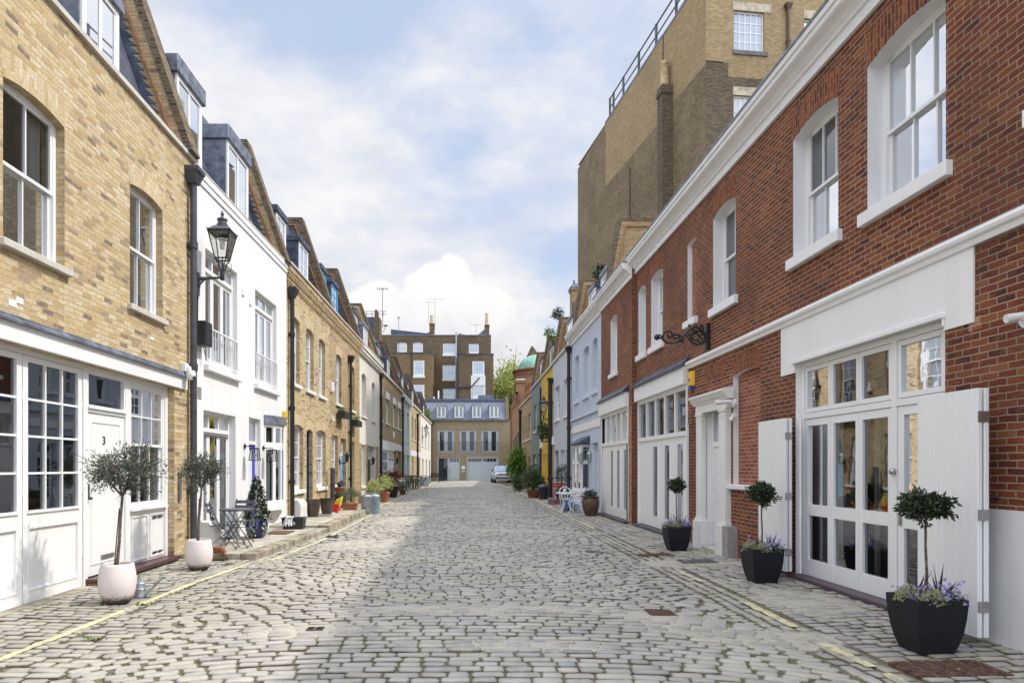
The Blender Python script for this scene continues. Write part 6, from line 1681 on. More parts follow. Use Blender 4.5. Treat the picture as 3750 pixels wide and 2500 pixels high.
# galvanised watering can
wx, wy = -4.16, 8.72; wz = g_z(wx)
WC = thing('watering_can', 'galvanised watering can behind the nearest olive pot', 'watering can', (wx, wy, wz))
MB().lathe([(.075, 0), (.078, .01), (.074, .02), (.072, .10), (.076, .105), (.072, .11), (.068, .17), (.072, .175), (.06, .19), (.03, .205), (.001, .21)], (wx, wy, wz), 20).build('body', 'galvanised', WC, smooth=True)
MB().tube([(wx + .06, wy, wz + .03), (wx + .11, wy, wz + .07), (wx + .17, wy, wz + .12), (wx + .26, wy, wz + .215), (wx + .30, wy, wz + .245)], [.03, .024, .016, .013, .013], 8).lathe([(.013, .24), (.032, .262)], (wx + .31, wy, wz - .005), 10).bar((wx + .05, wy, wz + .135), (wx + .13, wy, wz + .13), .012).build('spout', 'galvanised', WC, smooth=True)
MB().tube([(wx - .03, wy, wz + .18), (wx - .01, wy, wz + .27), (wx + .0, wy, wz + .28), (wx + .02, wy, wz + .19)], .009, 6).tube([(wx - .07, wy, wz + .16), (wx - .12, wy, wz + .12), (wx - .075, wy, wz + .05)], .008, 6).build('handle', 'galvanised', WC, smooth=True)

# ------------------------------------------------------------------ black planters with bay standards
def planter(x, y, lab, seed, crown, s=1.0, spikes=9):
    rng = np.random.default_rng(seed); z = g_z(x) - .004
    t = thing('bay_tree_planter', lab, 'planter', (x, y, z), 'black square planters with bay standards')
    q = math.sqrt(2) * s
    MB().lathe([(.150 * q, 0), (.180 * q, .10), (.203 * q, .21), (.217 * q, .32), (.225 * q, .43), (.228 * q, .49), (.205 * q, .492), (.200 * q, .44)], (x, y, z), 4, cap=False, rot=.5).lathe([(.001, .003), (.15 * q, .001)], (x, y, z), 4, cap=False, rot=.5).build('pot', 'planter_black', t, bev=.006)
    MB().lathe([(.001, .455), (.205 * q, .45)], (x, y, z), 4, cap=False, rot=.5).build('compost', 'compost', t)
    cz, rx, rz = crown
    mb = MB().tube([(x, y, z + .44), (x + .008, y, z + .7), (x - .004, y, z + .95), (x, y, z + cz)], [.013, .012, .011, .01], 8)
    for i in range(12):
        a = rng.normal(0, 1, 3); a /= np.linalg.norm(a)
        mb.tube([(x, y, z + cz - rz * .5), (x + a[0] * rx * .8, y + a[1] * rx * .8, z + cz + a[2] * rz * .8)], [.006, .002], 4)
    mb.build('trunk', 'bark', t, smooth=True)
    p, d = clumped((x, y, z + cz), (rx, rx, rz), 1500, 110, .13, .62, rng)
    leaf_mesh('crown', p, d * np.array([1, 1, .8]), .058, .025, 'bay_leaf', t, rng, .9)
    # underplanting
    def mound(cx_, cy_, r_, h_, n, mat, L, W, nm):
        a = rng.normal(0, 1, (n, 3)); a[:, 2] = abs(a[:, 2]); a /= np.linalg.norm(a, axis=1)[:, None]
        P = np.array([cx_, cy_, z + .455]) + a * np.array([r_, r_, h_]) * rng.uniform(.6, 1.1, (n, 1))
        leaf_mesh(nm, P, a, L, W, mat, t, rng, .7)
    mound(x - .16, y + .0, .10, .13, 620, 'pale_leaf', .02, .012, 'pale_foliage'); mound(x - .04, y - .16, .10, .12, 620, 'pale_leaf', .018, .010, 'pale_foliage')
    mound(x + .10, y - .08, .17, .10, 260, 'bush_leaf', .04, .016, 'foliage'); mound(x, y + .1, .2, .10, 200, 'bush_leaf', .04, .016, 'foliage')
    for (cx_, cy_, r_, n) in ((.10, -.10, .15, 48), (-.12, .06, .13, 30), (.17, .02, .11, 26)):
        c = np.array([x + cx_, y + cy_, z + .53]); m_ = n
        cen = c + rng.normal(0, 1, (m_, 3)) * np.array([r_ * .6, r_ * .6, .05])
        P = np.repeat(cen, 5, 0); ang = np.tile(np.arange(5) * 2 * math.pi / 5, m_)
        D = np.c_[np.cos(ang), -.5 + .2 * np.sin(ang), np.sin(ang)]
        leaf_mesh('flowers', P, D, .021, .021, 'violet_flower', t, rng, .1)
    # drooping sprays with a few blooms
    a = rng.uniform(-.2, .25, 14)
    P = np.c_[x + a, np.full(14, y - .21 * s), z + .47 + rng.uniform(-.05, .03, 14)]
    leaf_mesh('flowers', np.repeat(P, 5, 0), np.c_[np.cos(np.tile(np.arange(5) * 1.257, 14)), np.full(70, -.4), np.sin(np.tile(np.arange(5) * 1.257, 14))], .015, .015, 'violet_flower', t, rng, .15)
    for sx, m_ in ((.10, spikes), (-.10, spikes - 4)):
        n_ = m_; d = rng.normal(0, .42, (n_, 3)); d[:, 2] = 1
        leaf_mesh('spiky_leaves', np.tile([x + sx, y - .02, z + .46], (n_, 1)), d, .30, .022, 'purple_leaf', t, rng, .05, .1)
    return t
planter(4.17, 6.18, 'nearest black planter with a bay standard, beside the right hand shutter', 21, (1.30, .225, .155))
planter(4.29, 9.88, 'black planter with a bay standard in front of the folded shutter with a ring pull', 22, (1.27, .20, .175))
planter(4.21, 13.62, 'farthest black planter with a bay standard, left of the classical doorway', 23, (1.30, .165, .15))

# ------------------------------------------------------------------ lanterns
def lantern(px_, y, wall_x, za, lab, arm_from, sgn, group=None, arm=True, s=1.0):
    """square street lantern on a wall arm; px_ = its x, za = height of the arm"""
    t = thing('wall_lantern', lab, 'lantern', (wall_x, y, za), group)
    c = (px_, y)
    def sq(h, z): return [(c[0] - h, c[1] - h, z), (c[0] + h, c[1] - h, z), (c[0] + h, c[1] + h, z), (c[0] - h, c[1] + h, z)]
    zb, zt_ = za + .35, za + .84
    fr = MB(); lo, hi = sq(.105, zb), sq(.20, zt_)
    for i in range(4):
        fr.bar(lo[i], hi[i], .018); fr.bar(lo[i], lo[(i + 1) % 4], .022); fr.bar(hi[i], hi[(i + 1) % 4], .03, .05)
        e = Vector(hi[i]); v = (e - Vector((c[0], c[1], zt_))).normalized()
        fr.tube([e, e + v * .03 + Vector((0, 0, .05))], [.014, .006], 5)
    f = fr.build('frame', 'black_iron', t)
    g = MB()
    for i in range(4):
        j = (i + 1) % 4; g.poly([lo[i], lo[j], hi[j], hi[i]])
    g.build('pane', 'lamp_glass', f)
    MB().hexa(sq(.225, zt_ + .02) + sq(.10, zt_ + .13)).lathe([(.115, .12), (.12, .135), (.10, .15), (.105, .165), (.085, .18), (.08, .23), (.10, .25), (.095, .27), (.06, .29), (.03, .31), (.018, .33), (.03, .345), (.034, .37), (.02, .40), (.008, .44)], (c[0], c[1], zt_), 14).build('roof', 'grey_iron', t, smooth=True)
    MB().lathe([(.03, 0), (.045, .02), (.05, .12), (.03, .16)], (c[0], c[1], zt_ - .30), 10).box(c[0] - .07, c[0] + .07, c[1] - .07, c[1] + .07, zt_ - .13, zt_ - .10).build('burner', 'white_plastic', t, smooth=True)
    st = MB()
    for i in range(4):
        b_ = Vector(lo[i]); a = Vector((c[0], c[1], za + .1)); v = (b_ - Vector((c[0], c[1], zb))).normalized()
        st.tube([a, a + v * .06 + Vector((0, 0, .05)), a + v * .07 + Vector((0, 0, .15)), b_], .010, 6)
        st.tube([a + v * .05 + Vector((0, 0, .02)), a + v * .17 + Vector((0, 0, .06)), a + v * .19 + Vector((0, 0, .17)), a + v * .13 + Vector((0, 0, .22)), a + v * .11 + Vector((0, 0, .17))], .006, 5)
    st.tube([(c[0], c[1], za + .05), (c[0], c[1], zb + .02)], .014, 6).lathe([(.035, -.05), (.04, -.03), (.04, .08), (.03, .12)], (c[0], c[1], za), 10)
    st.build('cradle', 'black_iron', t, smooth=True)
    if arm:
        MB().tube([(wall_x, y, za - .02), (wall_x + sgn * .12, y, za - .015), (c[0], y, za)], [.05, .032, .022], 8).tube([(wall_x + sgn * .02, y, za - .25), (wall_x + sgn * .05, y, za - .12), (wall_x + sgn * .14, y, za - .03)], .018, 6).box(min(wall_x, wall_x + sgn * .03), max(wall_x, wall_x + sgn * .03), y - .045, y + .045, za - .34, za + .10).build('arm', 'grey_iron', t, smooth=False)
    return t
lantern(-4.62, 12.98, -5.095, 5.25, 'large black street lantern on the white house wall above the black box', None, 1)
lantern(-3.86, 67.6, -4.31, 4.7, 'small black wall lantern far away on the pale cream house', None, 1)
RL = lantern(4.22, 36.75, 4.665, 4.28, 'black street lantern above the hanging basket on the yellow house', None, -1)
def hang_basket():
    t = thing('hanging_basket', 'wire balcony basket of trailing green leaves below the black lantern', 'basket', (4.66, 37.2, 3.3))
    mb = MB()
    for z in (3.05, 3.25, 3.45, 3.65, 3.9): mb.tube([(4.66, 36.9, z), (4.18, 36.9, z), (4.18, 37.7, z), (4.66, 37.7, z)], .018, 5)
    for i in range(6): mb.tube([(4.18, 36.9 + i * .16, 3.05), (4.18, 36.9 + i * .16, 4.2)], .014, 5)
    mb.tube([(4.18, 36.9, 4.2), (4.66, 36.9, 4.2)], .02, 5).tube([(4.18, 36.9, 4.2), (4.18, 37.7, 4.2)], .02, 5).build('basket', 'black_iron', t)
    p, d = clumped((4.22, 37.2, 3.62), (.36, .5, .5), 700, 30, .3, .4); leaf_mesh('leaves', p, d, .12, .06, 'bush_leaf', t)
hang_basket()
def box_lantern(y, lab):
    wx_ = -5.284 + .0144 * y; z = 1.98
    t = thing('box_lantern', lab, 'wall lamp', (wx_, y, z), 'box lanterns either side of the cobalt door')
    c = (wx_ + .24, y)
    def sq(h, z): return [(c[0] - h, c[1] - h, z), (c[0] + h, c[1] - h, z), (c[0] + h, c[1] + h, z), (c[0] - h, c[1] + h, z)]
    fr = MB(); lo, hi = sq(.105, z - .17), sq(.07, z + .10)
    for i in range(4):
        fr.bar(lo[i], hi[i], .012); fr.bar(lo[i], lo[(i + 1) % 4], .014); fr.bar(hi[i], hi[(i + 1) % 4], .016)
    fr.hexa(sq(.072, z + .10) + sq(.072, z + .115)); fr.build('frame', 'black_iron', t)
    g = MB()
    for i in range(4): g.poly([lo[i], lo[(i + 1) % 4], hi[(i + 1) % 4], hi[i]])
    g.build('pane', 'lamp_glass', t)
    MB().tube([(c[0], y, z + .10), (c[0], y, z + .0)], .02, 8).build('lamp_holder', 'black_iron', t)
    MB().ball((c[0], y, z - .05), .035).build('bulb', 'white_plastic', t, smooth=True)
    MB().tube([(wx_, y, z + .15), (wx_ + .03, y, z + .15)], .055, 12).tube([(wx_ + .03, y, z + .15), (c[0], y, z + .15), (c[0], y, z + .10)], .011, 6).build('arm', 'black_iron', t)
box_lantern(15.62, 'box lantern between the white glazed doors and the cobalt blue door')
box_lantern(17.0, 'box lantern between the cobalt blue door and the bow window')
def ship_lamp(y, lab):
    wx_ = FR2.p(y, 0, 0)[0]; z = 2.05
    t = thing('ship_lamp', lab, 'wall lamp', (wx_, y, z), 'glass jar lamps on the pale blue house')
    MB().tube([(wx_, y, z + .2), (wx_ - .18, y, z + .26), (wx_ - .32, y, z + .24), (wx_ - .36, y, z + .1)], .016, 6).build('arm', 'galvanised', t, smooth=True)
    MB().lathe([(.09, .06), (.08, .12), (.04, .15)], (wx_ - .36, y, z), 12).build('shade', 'galvanised', t, smooth=True)
    MB().lathe([(.001, -.26), (.05, -.24), (.075, -.15), (.075, .06)], (wx_ - .36, y, z), 12, cap=False).build('jar', 'lamp_glass', t, smooth=True)
    mb = MB()
    for a in range(4):
        ca, sa = math.cos(a * 1.571) * .088, math.sin(a * 1.571) * .088
        mb.tube([(wx_ - .36 + ca, y + sa, z + .08), (wx_ - .36 + ca, y + sa, z - .18), (wx_ - .36, y, z - .29)], .008, 4)
    mb.build('cage', 'galvanised', t)
ship_lamp(25.75, 'caged jar lamp between the bay window and the dark glazed door'); ship_lamp(24.1, 'caged jar lamp between the dark glazed door and the red brick house')
def lamp_small(F, y, z, lab):
    t = thing('coach_lamp', lab, 'wall lamp', F.p(y, 0, z))
    MB().lathe([(.05, -.2), (.09, .05), (.10, .07), (.03, .14), (.01, .2)], F.p(y, .3, z), 6).tube([F.p(y, 0, z - .2), F.p(y, .15, z - .25), F.p(y, .3, z - .2)], .02, 5).fb(F, y - .05, y + .05, 0, .03, z - .3, z - .1).build('lamp', 'black_iron', t)
lamp_small(FL, 26.55, 2.05, 'small black coach lamp beside the sky blue door'); lamp_small(FL, 43.6, 2.1, 'small black coach lamp beside the oriel windowed house door')
lamp_small(FL, 33.4, 2.0, 'small black coach lamp between the cream house window and maroon door')

# ------------------------------------------------------------------ boxes, cameras and alarms on the walls
def alarm(F, y, z, lab, mat='yellow_plastic', s=1.0, tip='blue_plastic'):
    t = thing('alarm_box', lab, 'alarm box', F.p(y, 0, z))
    MB().hexa([F.p(y - .13 * s, 0, z - .14 * s), F.p(y + .13 * s, 0, z - .14 * s), F.p(y + .10 * s, .09 * s, z - .12 * s), F.p(y - .10 * s, .09 * s, z - .12 * s), F.p(y - .15 * s, 0, z + .2 * s), F.p(y + .15 * s, 0, z + .2 * s), F.p(y + .12 * s, .08 * s, z + .2 * s), F.p(y - .12 * s, .08 * s, z + .2 * s)]).build('case', mat, t, bev=.01)
    if tip: MB().hexa([F.p(y - .07 * s, 0, z - .2 * s), F.p(y + .07 * s, 0, z - .2 * s), F.p(y + .05 * s, .07 * s, z - .2 * s), F.p(y - .05 * s, .07 * s, z - .2 * s), F.p(y - .12 * s, 0, z - .141 * s), F.p(y + .12 * s, 0, z - .141 * s), F.p(y + .09 * s, .09 * s, z - .141 * s), F.p(y - .09 * s, .09 * s, z - .141 * s)]).build('strobe', tip, t)
    if tip: MB().fb(F, y - .06 * s, y + .06 * s, .085 * s, .092 * s, z - .02, z + .03).build('emblem', tip, t)
alarm(FL, 18.82, 3.0, 'yellow alarm box at the corner of the white house beside a black pipe', s=.95)
alarm(FR, 14.72, 3.52, 'yellow alarm box under the string course beside the shop fascia', s=.95)
alarm(FL, 25.05, 4.55, 'white alarm box on the yellow brick wall between first floor sashes', 'white_plastic', 1.1, None)
alarm(FL, 44.0, 3.7, 'small white alarm box above the white fascia band', 'white_plastic', 1.2, None)
alarm(FR2, 41.2, 3.0, 'white box on the corner of the grey green house', 'white_plastic', 1.6, None)
alarm(FR2, 35.9, 3.0, 'white box on the grey painted wall beside the thick black pipe', 'white_plastic', 1.3, None)
t = thing('security_camera', 'white dome camera at the end of the white fascia on the brick house', 'camera', FL1.p(12.28, 0, 3.4))
MB().fb(FL1, 12.2, 12.36, 0, .10, 3.36, 3.52).tube([FL1.p(12.28, .1, 3.42), FL1.p(12.28, .16, 3.42)], .05, 10).build('bracket', 'white_plastic', t, bev=.01)
MB().lathe([(.07, .02), (.085, -.02), (.085, -.08), (.06, -.13), (.001, -.15)], FL1.p(12.26, .17, 3.36), 16).build('dome', 'white_plastic', t, smooth=True)
MB().ball(FL1.p(12.24, .23, 3.26), .035).build('lens', 'black_plastic', t, smooth=True)
def bullet_cam(y, z, lab, dl, ln=.26):
    t = thing('security_camera', lab, 'camera', FR.p(y, 0, z))
    MB().tube([FR.p(y, 0.0, z), FR.p(y, .04, z)], .075, 14).tube([FR.p(y, .04, z), FR.p(y, .12, z + .02)], .025, 8).build('base', 'white_plastic', t, smooth=True)
    MB().tube([FR.p(y, .07, z + .03), FR.p(y + .02, .07 + ln, z + .01)], .034, 12).tube([FR.p(y + .015, .05 + ln * .75, z + .018), FR.p(y + .024, .10 + ln, z + .008)], .040, 12).build('barrel', 'white_plastic', t, smooth=True)
    return t
bullet_cam(12.46, 2.82, 'white bullet camera and sensor on the right pilaster of the classical doorway', 1)
t = bullet_cam(6.0, 2.95, 'white bullet camera cut by the right edge, high on the red brick', 1, .09)
MB().fb(FR, 6.55, 6.72, .001, .004, 2.98, 3.11).build('air_brick', 'pier_brick', R1)
t = thing('motion_sensor', 'small white motion sensor under the bullet camera by the doorway', 'sensor', FR.p(12.44, 0, 2.58))
MB().fb(FR, 12.41, 12.49, 0, .06, 2.56, 2.64).ball(FR.p(12.45, .07, 2.53), .045).build('sensor', 'white_plastic', t, smooth=True)
t = thing('door_bell', 'small steel bell push on the brick left of the classical doorway', 'bell', FR.p(14.42, 0, 1.65))
MB().fb(FR, 14.39, 14.45, 0, .025, 1.56, 1.72).build('plate', 'steel', t)
t = thing('junction_box', 'black weatherproof box with hanging cable on the white house below the lantern', 'box', FL.p(13.0, 0, 4.0))
MB().fb(FL, 12.88, 13.20, .02, .20, 3.96, 4.42).build('case', 'black_plastic', t, bev=.012)
MB().fb(FL, 12.90, 13.18, .20, .21, 3.98, 4.40).build('lid', 'black_plastic', t, bev=.005)
MB().tube([FL.p(13.1, .1, 3.96), FL.p(13.14, .1, 3.7), FL.p(13.18, .09, 3.74), FL.p(13.12, .06, 3.96)], .007, 5).tube([FL.p(12.97, .01, 4.42), FL.p(12.97, .01, 4.95)], .012, 5).build('cable', 'black_plastic', t)
t = thing('motion_sensor', 'tiny white sensor on the yellow brick beside a flower box', 'sensor', FL.p(25.0, 0, 3.4))
MB().fb(FL, 24.95, 25.1, 0, .08, 3.4, 3.55).ball(FL.p(25.02, .1, 3.36), .05).build('sensor', 'white_plastic', t)
def flower_box(y0, y1, z, lab, bracket=True):
    t = thing('flower_box', lab, 'flower box', FL.p((y0 + y1) / 2, 0, z), 'black flower boxes under the sashes')
    MB().fb(FL, y0, y1, .06, .34, z, z + .25).build('trough', 'black_plastic', t, bev=.01)
    m_ = (y0 + y1) / 2; P = FL.p(m_, .2, z + .28)
    p, d = clumped(P, (.14, (y1 - y0) * .45, .14), 200, 16, .3, .4); leaf_mesh('leaves', p, d, .09, .03, 'bright_leaf', t)
flower_box(25.9, 27.0, 3.55, 'black flower box under the sash nearer the middle of the brick house'); flower_box(28.75, 29.9, 3.4, 'black flower box right of the black drainpipe')

def meter(F, y0, y1, d, z0, z1, lab, split=True):
    t = thing('meter_box', lab, 'meter box', F.p(y0, 0, z0), 'white meter boxes on the left pavement')
    MB().fprism(F, [(0, z0), (d, z0), (d, z1 - .13), (d - .1, z1), (0, z1)], y0, y1).build('case', 'stone_white', t, bev=.01)
    MB().fb(F, y0 + .05, y1 - .05, d, d + .012, z0 + .06, z1 - .2).build('door', 'white_plastic', t, bev=.004)
meter(FL, 12.88, 13.26, .36, .06, .62, 'white meter box behind the second olive pot')
meter(FL, 19.55, 20.25, .30, .165, .72, 'white meter box beside the black drainpipe on the upper pavement')
t = thing('flue_pipe', 'short upright dark flue pipe against the yellow brick between pavement pots', 'pipe', FL.p(24.35, .2, .16))
MB().tube([FL.p(24.35, .2, .16), FL.p(24.35, .2, 1.55)], .08, 10).tube([FL.p(24.35, .2, 1.0), FL.p(24.35, .2, 1.06)], .095, 10).lathe([(.09, 0), (.08, .06), (.02, .09)], FL.p(24.35, .2, 1.55), 10).build('pipe', 'pipe_grey', t, smooth=True)
t = thing('bollard_box', 'stainless steel box at the foot of the doorway pilaster', 'box', FR.p(12.42, .1, 0))
MB().fb(FR, 12.33, 12.57, .0, .20, -.05, .58).build('case', 'box_metal', t, bev=.006)
t = thing('mail_grille', 'dark metal grille on the kitchen shutter wall near the right edge', 'hook', FR.p(6.36, 0, 1.35))
MB().tube([FR.p(6.36, 0, 1.36), FR.p(6.36, .12, 1.36), FR.p(6.36, .13, 1.40)], .012, 6).build('hook', 'black_iron', t)
t['label'] = 'small black iron shutter hook on the red brick above the white dado'; t.name = 'shutter_hook'

# wrought iron scroll bracket
SB = thing('scroll_bracket', 'black wrought iron scroll sign bracket projecting from the red brick', 'bracket', (4.90, 13.75, 4.3))
def sp(pts, closed=False):
    out = []
    for (x, y) in pts:
        px, py = 2380 + x * .1105, 1150 + y * .1105
        out.append(Vector(((px - 1704) * 13.75 / 2500, 13.75, CAMH + (1710 - py) * 13.75 / 2500)))
    # Catmull-Rom smoothing
    res = []; P = [out[0]] + out + [out[-1]]
    for i in range(1, len(P) - 2):
        for k in range(6):
            u = k / 6
            res.append(.5 * ((2 * P[i]) + (P[i + 1] - P[i - 1]) * u + (2 * P[i - 1] - 5 * P[i] + 4 * P[i + 1] - P[i + 2]) * u * u + (3 * P[i] - P[i - 1] - 3 * P[i + 1] + P[i + 2]) * u ** 3))
    return res + [out[-1]]
def circ(cx_, cy_, r, a0=0, a1=360, n=18): return [(cx_ + r * math.cos(R(a0 + (a1 - a0) * i / n)), cy_ + r * math.sin(R(a0 + (a1 - a0) * i / n))) for i in range(n + 1)]
mb = MB()
for pts, r in [([(330, 790), (400, 800), (470, 880), (600, 950), (750, 960), (900, 900), (1020, 790), (1150, 670), (1300, 520), (1450, 440), (1600, 450), (1750, 560), (1860, 700)], .020),
               ([(430, 790), (450, 660), (540, 575), (660, 570), (735, 650), (710, 750), (630, 770), (580, 710), (630, 640)], .018),
               ([(1010, 700), (900, 690), (800, 665), (760, 720), (830, 815), (980, 760), (1080, 700)], .016),
               ([(1120, 780), (1080, 900), (1010, 890), (1050, 800)], .022), (circ(1590, 790, 225, 160, 400), .020), (circ(1505, 755, 110, 0, 360), .018), (circ(1660, 620, 90, 0, 300), .016), (circ(1660, 860, 80, 0, 330), .016),
               ([(1300, 840), (1400, 930), (1550, 1000), (1700, 985), (1810, 900), (1880, 760)], .020), ([(1330, 430), (1285, 390), (1300, 350), (1335, 365)], .014),
               ([(1400, 480), (1480, 560), (1560, 590), (1690, 560)], .018), ([(1240, 640), (1330, 700), (1380, 800), (1330, 880)], .018), ([(1180, 700), (1250, 760), (1330, 830)], .016), ([(1690, 560), (1660, 440), (1700, 350), (1760, 440), (1750, 560)], .02), ([(1590, 980), (1605, 1070)], .008)]:
    mb.tube(sp(pts), r, 7)
mb.ball(sp([(235, 760)])[0], .062).tube(sp(circ(330, 745, 55, 0, 360)), .014, 6)
mb.build('scrollwork', 'black_iron', SB, smooth=True)
k = sp([(1880, 740)])[0]; MB().box(k.x - .025, 4.92, 13.69, 13.81, k.z - .26, k.z + .26).build('wall_plate', 'black_iron', SB, bev=.01)

# ------------------------------------------------------------------ bistro set
def folding_chair(name, lab, mat, group=None):
    t = thing(name, lab, 'chair', (0, 0, 0), group)
    sl = MB()
    for i in range(5): sl.box(-.19, .19, -.20 + i * .085, -.20 + i * .085 + .06, .445, .455)
    sl.build('seat', mat, t)
    bk = MB()
    for z, y in ((.70, .225), (.80, .25)): bk.hexa([(-.20, y, z), (.20, y, z), (.20, y + .012, z), (-.20, y + .012, z), (-.20, y + .02, z + .065), (.20, y + .02, z + .065), (.20, y + .032, z + .065), (-.20, y + .032, z + .065)])
    bk.build('backrest', mat, t)
    for s_ in (-1, 1):
        MB().bar((s_ * .20, -.30, 0), (s_ * .20, .12, .5), .022, .012).bar((s_ * .20, .12, .5), (s_ * .20, .28, .90), .022, .012).build('leg', mat, t)
        MB().bar((s_ * .175, .27, 0), (s_ * .175, -.22, .44), .022, .012).build('leg', mat, t)
    MB().bar((-.2, -.27, .04), (.2, -.27, .04), .014).bar((-.175, .22, .05), (.175, .22, .05), .014).bar((-.2, -.02, .33), (.2, -.02, .33), .012).build('stretcher', mat, t)
    return t
c1 = folding_chair('bistro_chair', 'slatted grey folding chair left of the bistro table, seen from its side', 'grey_iron', 'grey bistro chairs')
c1.location = (-4.62, 12.98, .10); c1.rotation_euler = (0, 0, R(100))
c2 = dup(c1, (-4.60, 13.95, .10), R(-6), 'slatted grey folding chair behind the bistro table, its back to the glazed doors')
t = thing('bistro_table', 'round grey folding bistro table on the low stone pavement', 'table', (-4.43, 13.2, .10))
MB().lathe([(.30, .715), (.315, .72), (.315, .745), (.31, .75)], (-4.43, 13.2, .10), 28).build('tabletop', 'grey_iron', t)
for s_ in (-1, 1):
    MB().bar((-4.43 - .27, 13.2 + s_ * .16, .1), (-4.43 + .2, 13.2 + s_ * .16, .82), .022, .014).build('leg', 'grey_iron', t)
    MB().bar((-4.43 + .27, 13.2 + s_ * .14, .1), (-4.43 - .2, 13.2 + s_ * .14, .82), .022, .014).build('leg', 'grey_iron', t)
MB().bar((-4.68, 13.04, .14), (-4.68, 13.36, .14), .014).bar((-4.18, 13.06, .14), (-4.18, 13.34, .14), .014).build('stretcher', 'grey_iron', t)

# blue pot with a pyramid bush and trailing ivy
bx, by, bz = -4.60, 15.05, .10
t = thing('potted_plant', 'cobalt blue glazed pot with an upright leafy bush and trailing variegated ivy', 'potted plant', (bx, by, bz))
MB().lathe([(.15, 0), (.19, .05), (.235, .18), (.245, .28), (.225, .38), (.20, .43), (.215, .45), (.215, .465), (.19, .46), (.18, .42)], (bx, by, bz), 30, cap=False).build('pot', 'cobalt_glaze', t, smooth=True)
MB().lathe([(.001, .425), (.19, .42)], (bx, by, bz), 16, cap=False).build('compost', 'compost', t)
h = RNG.beta(1.1, 1.7, 1500); a = RNG.uniform(0, 6.283, 1500); r_ = (.27 * (1 - h) ** .8 + .015) * np.sqrt(RNG.uniform(.2, 1, 1500)) * RNG.uniform(.8, 1.2, 1500)
P = np.c_[bx + r_ * np.cos(a), by + r_ * np.sin(a), bz + .40 + h * .92]; D = np.c_[np.cos(a) * .8, np.sin(a) * .8, np.full(1500, .5)]
MB().tube([(bx, by, bz + .42), (bx + .02, by, bz + .9), (bx + .01, by, bz + 1.35)], [.012, .009, .003], 5).build('stem', 'bark', t)
leaf_mesh('leaves', P, D, .075, .032, 'bay_leaf', t)
for (sx, sy, n, ln) in ((-.03, -.245, 95, .40), (.22, -.14, 60, .40), (-.2, -.1, 50, .16)):
    P = np.c_[RNG.normal(bx + sx, .042, n), RNG.normal(by + sy, .03, n), bz + .47 - RNG.uniform(-.05, ln, n)]
    leaf_mesh('ivy', P, np.tile([0, -.5, -.3], (n, 1)), .05, .04, 'ivy_leaf', t)
t = thing('doormat', 'brown coir doormat on the low pavement by the cobalt door', 'doormat', (-4.32, 16.1, .102))
MB().box(-4.64, -4.12, 15.75, 16.5, .103, .125).build('mat', 'doormat', t, bev=.006)
t = thing('slate_mat', 'thin grey mat lying between the two tall brown pots', 'mat', (-4.3, 20.9, .168)); MB().box(-4.5, -4.1, 20.6, 21.2, .168, .18).build('mat', 'slategrey_door', t)
# stack of loose bricks
def loose_brick(x, y, z, lab, mat, rz=0.0, s=(.215, .105, .068)):
    t = thing('loose_brick', lab, 'brick', (x, y, z), 'loose bricks piled at the end of the pavement', rz)
    OFF[t.name] = Vector((0, 0, 0))
    MB().box(-s[0] / 2, s[0] / 2, -s[1] / 2, s[1] / 2, 0, s[2]).build('brick', mat, t, bev=.006)
loose_brick(-4.42, 12.12, .02, 'mossy grey block at the bottom left of the brick pile', 'mossy_stone', .1, (.24, .16, .10)); loose_brick(-4.24, 12.14, .02, 'mossy grey block at the bottom right of the brick pile', 'mossy_stone', -.1, (.10, .14, .09))
loose_brick(-4.40, 12.16, .12, 'red brick lying in the middle of the brick pile', 'old_brick', .05, (.26, .12, .055)); loose_brick(-4.42, 12.15, .176, 'red brick on top of the brick pile', 'old_brick', -.08, (.24, .12, .06))
# black tub with a white cloth
tx_, ty_ = -4.32, 17.22
t = thing('storage_tub', 'black rectangular tub with white markings on the low pavement', 'tub', (tx_, ty_, .1))
MB().lathe([(.32, 0), (.35, .15), (.365, .27), (.39, .275), (.39, .29), (.35, .29), (.33, .05)], (tx_, ty_, .1), 4, cap=False, sx=1.05, sy=.72, rot=.5).lathe([(.001, .012), (.32, .01)], (tx_, ty_, .1), 4, cap=False, sx=1.05, sy=.72, rot=.5).build('tub', 'black_plastic', t, bev=.008)
MB().box(tx_ + .02, tx_ + .07, ty_ - .196, ty_ - .186, .255, .285).box(tx_ - .0, tx_ + .09, ty_ - .192, ty_ - .18, .228, .238).box(tx_ - .02, tx_ + .05, ty_ - .19, ty_ - .178, .205, .211).build('marking', 'white_plastic', t)
t = thing('cloth', 'crumpled white cloth hanging over the rim of the black tub', 'cloth', (tx_ - .1, ty_, .39))
mb = MB(); n = 9
G = [[(tx_ - .16 + .17 * i / n, ty_ - .05 - .20 * j / n, .398 + .03 * math.sin(i * 1.7 + j) - (0 if j < 7 else (j - 6) * .065) - .02 * math.cos(j * 2.1 + i)) for i in range(n + 1)] for j in range(n + 1)]
for j in range(n):
    for i in range(n): mb.poly([G[j][i], G[j][i + 1], G[j + 1][i + 1], G[j + 1][i]])
mb.tube([(tx_ - .12, ty_ - .23, .40), (tx_ - .16, ty_ - .25, .30), (tx_ - .22, ty_ - .24, .17)], [.03, .025, .015], 6); mb.build('cloth', 'pale_cloth', t, smooth=True)

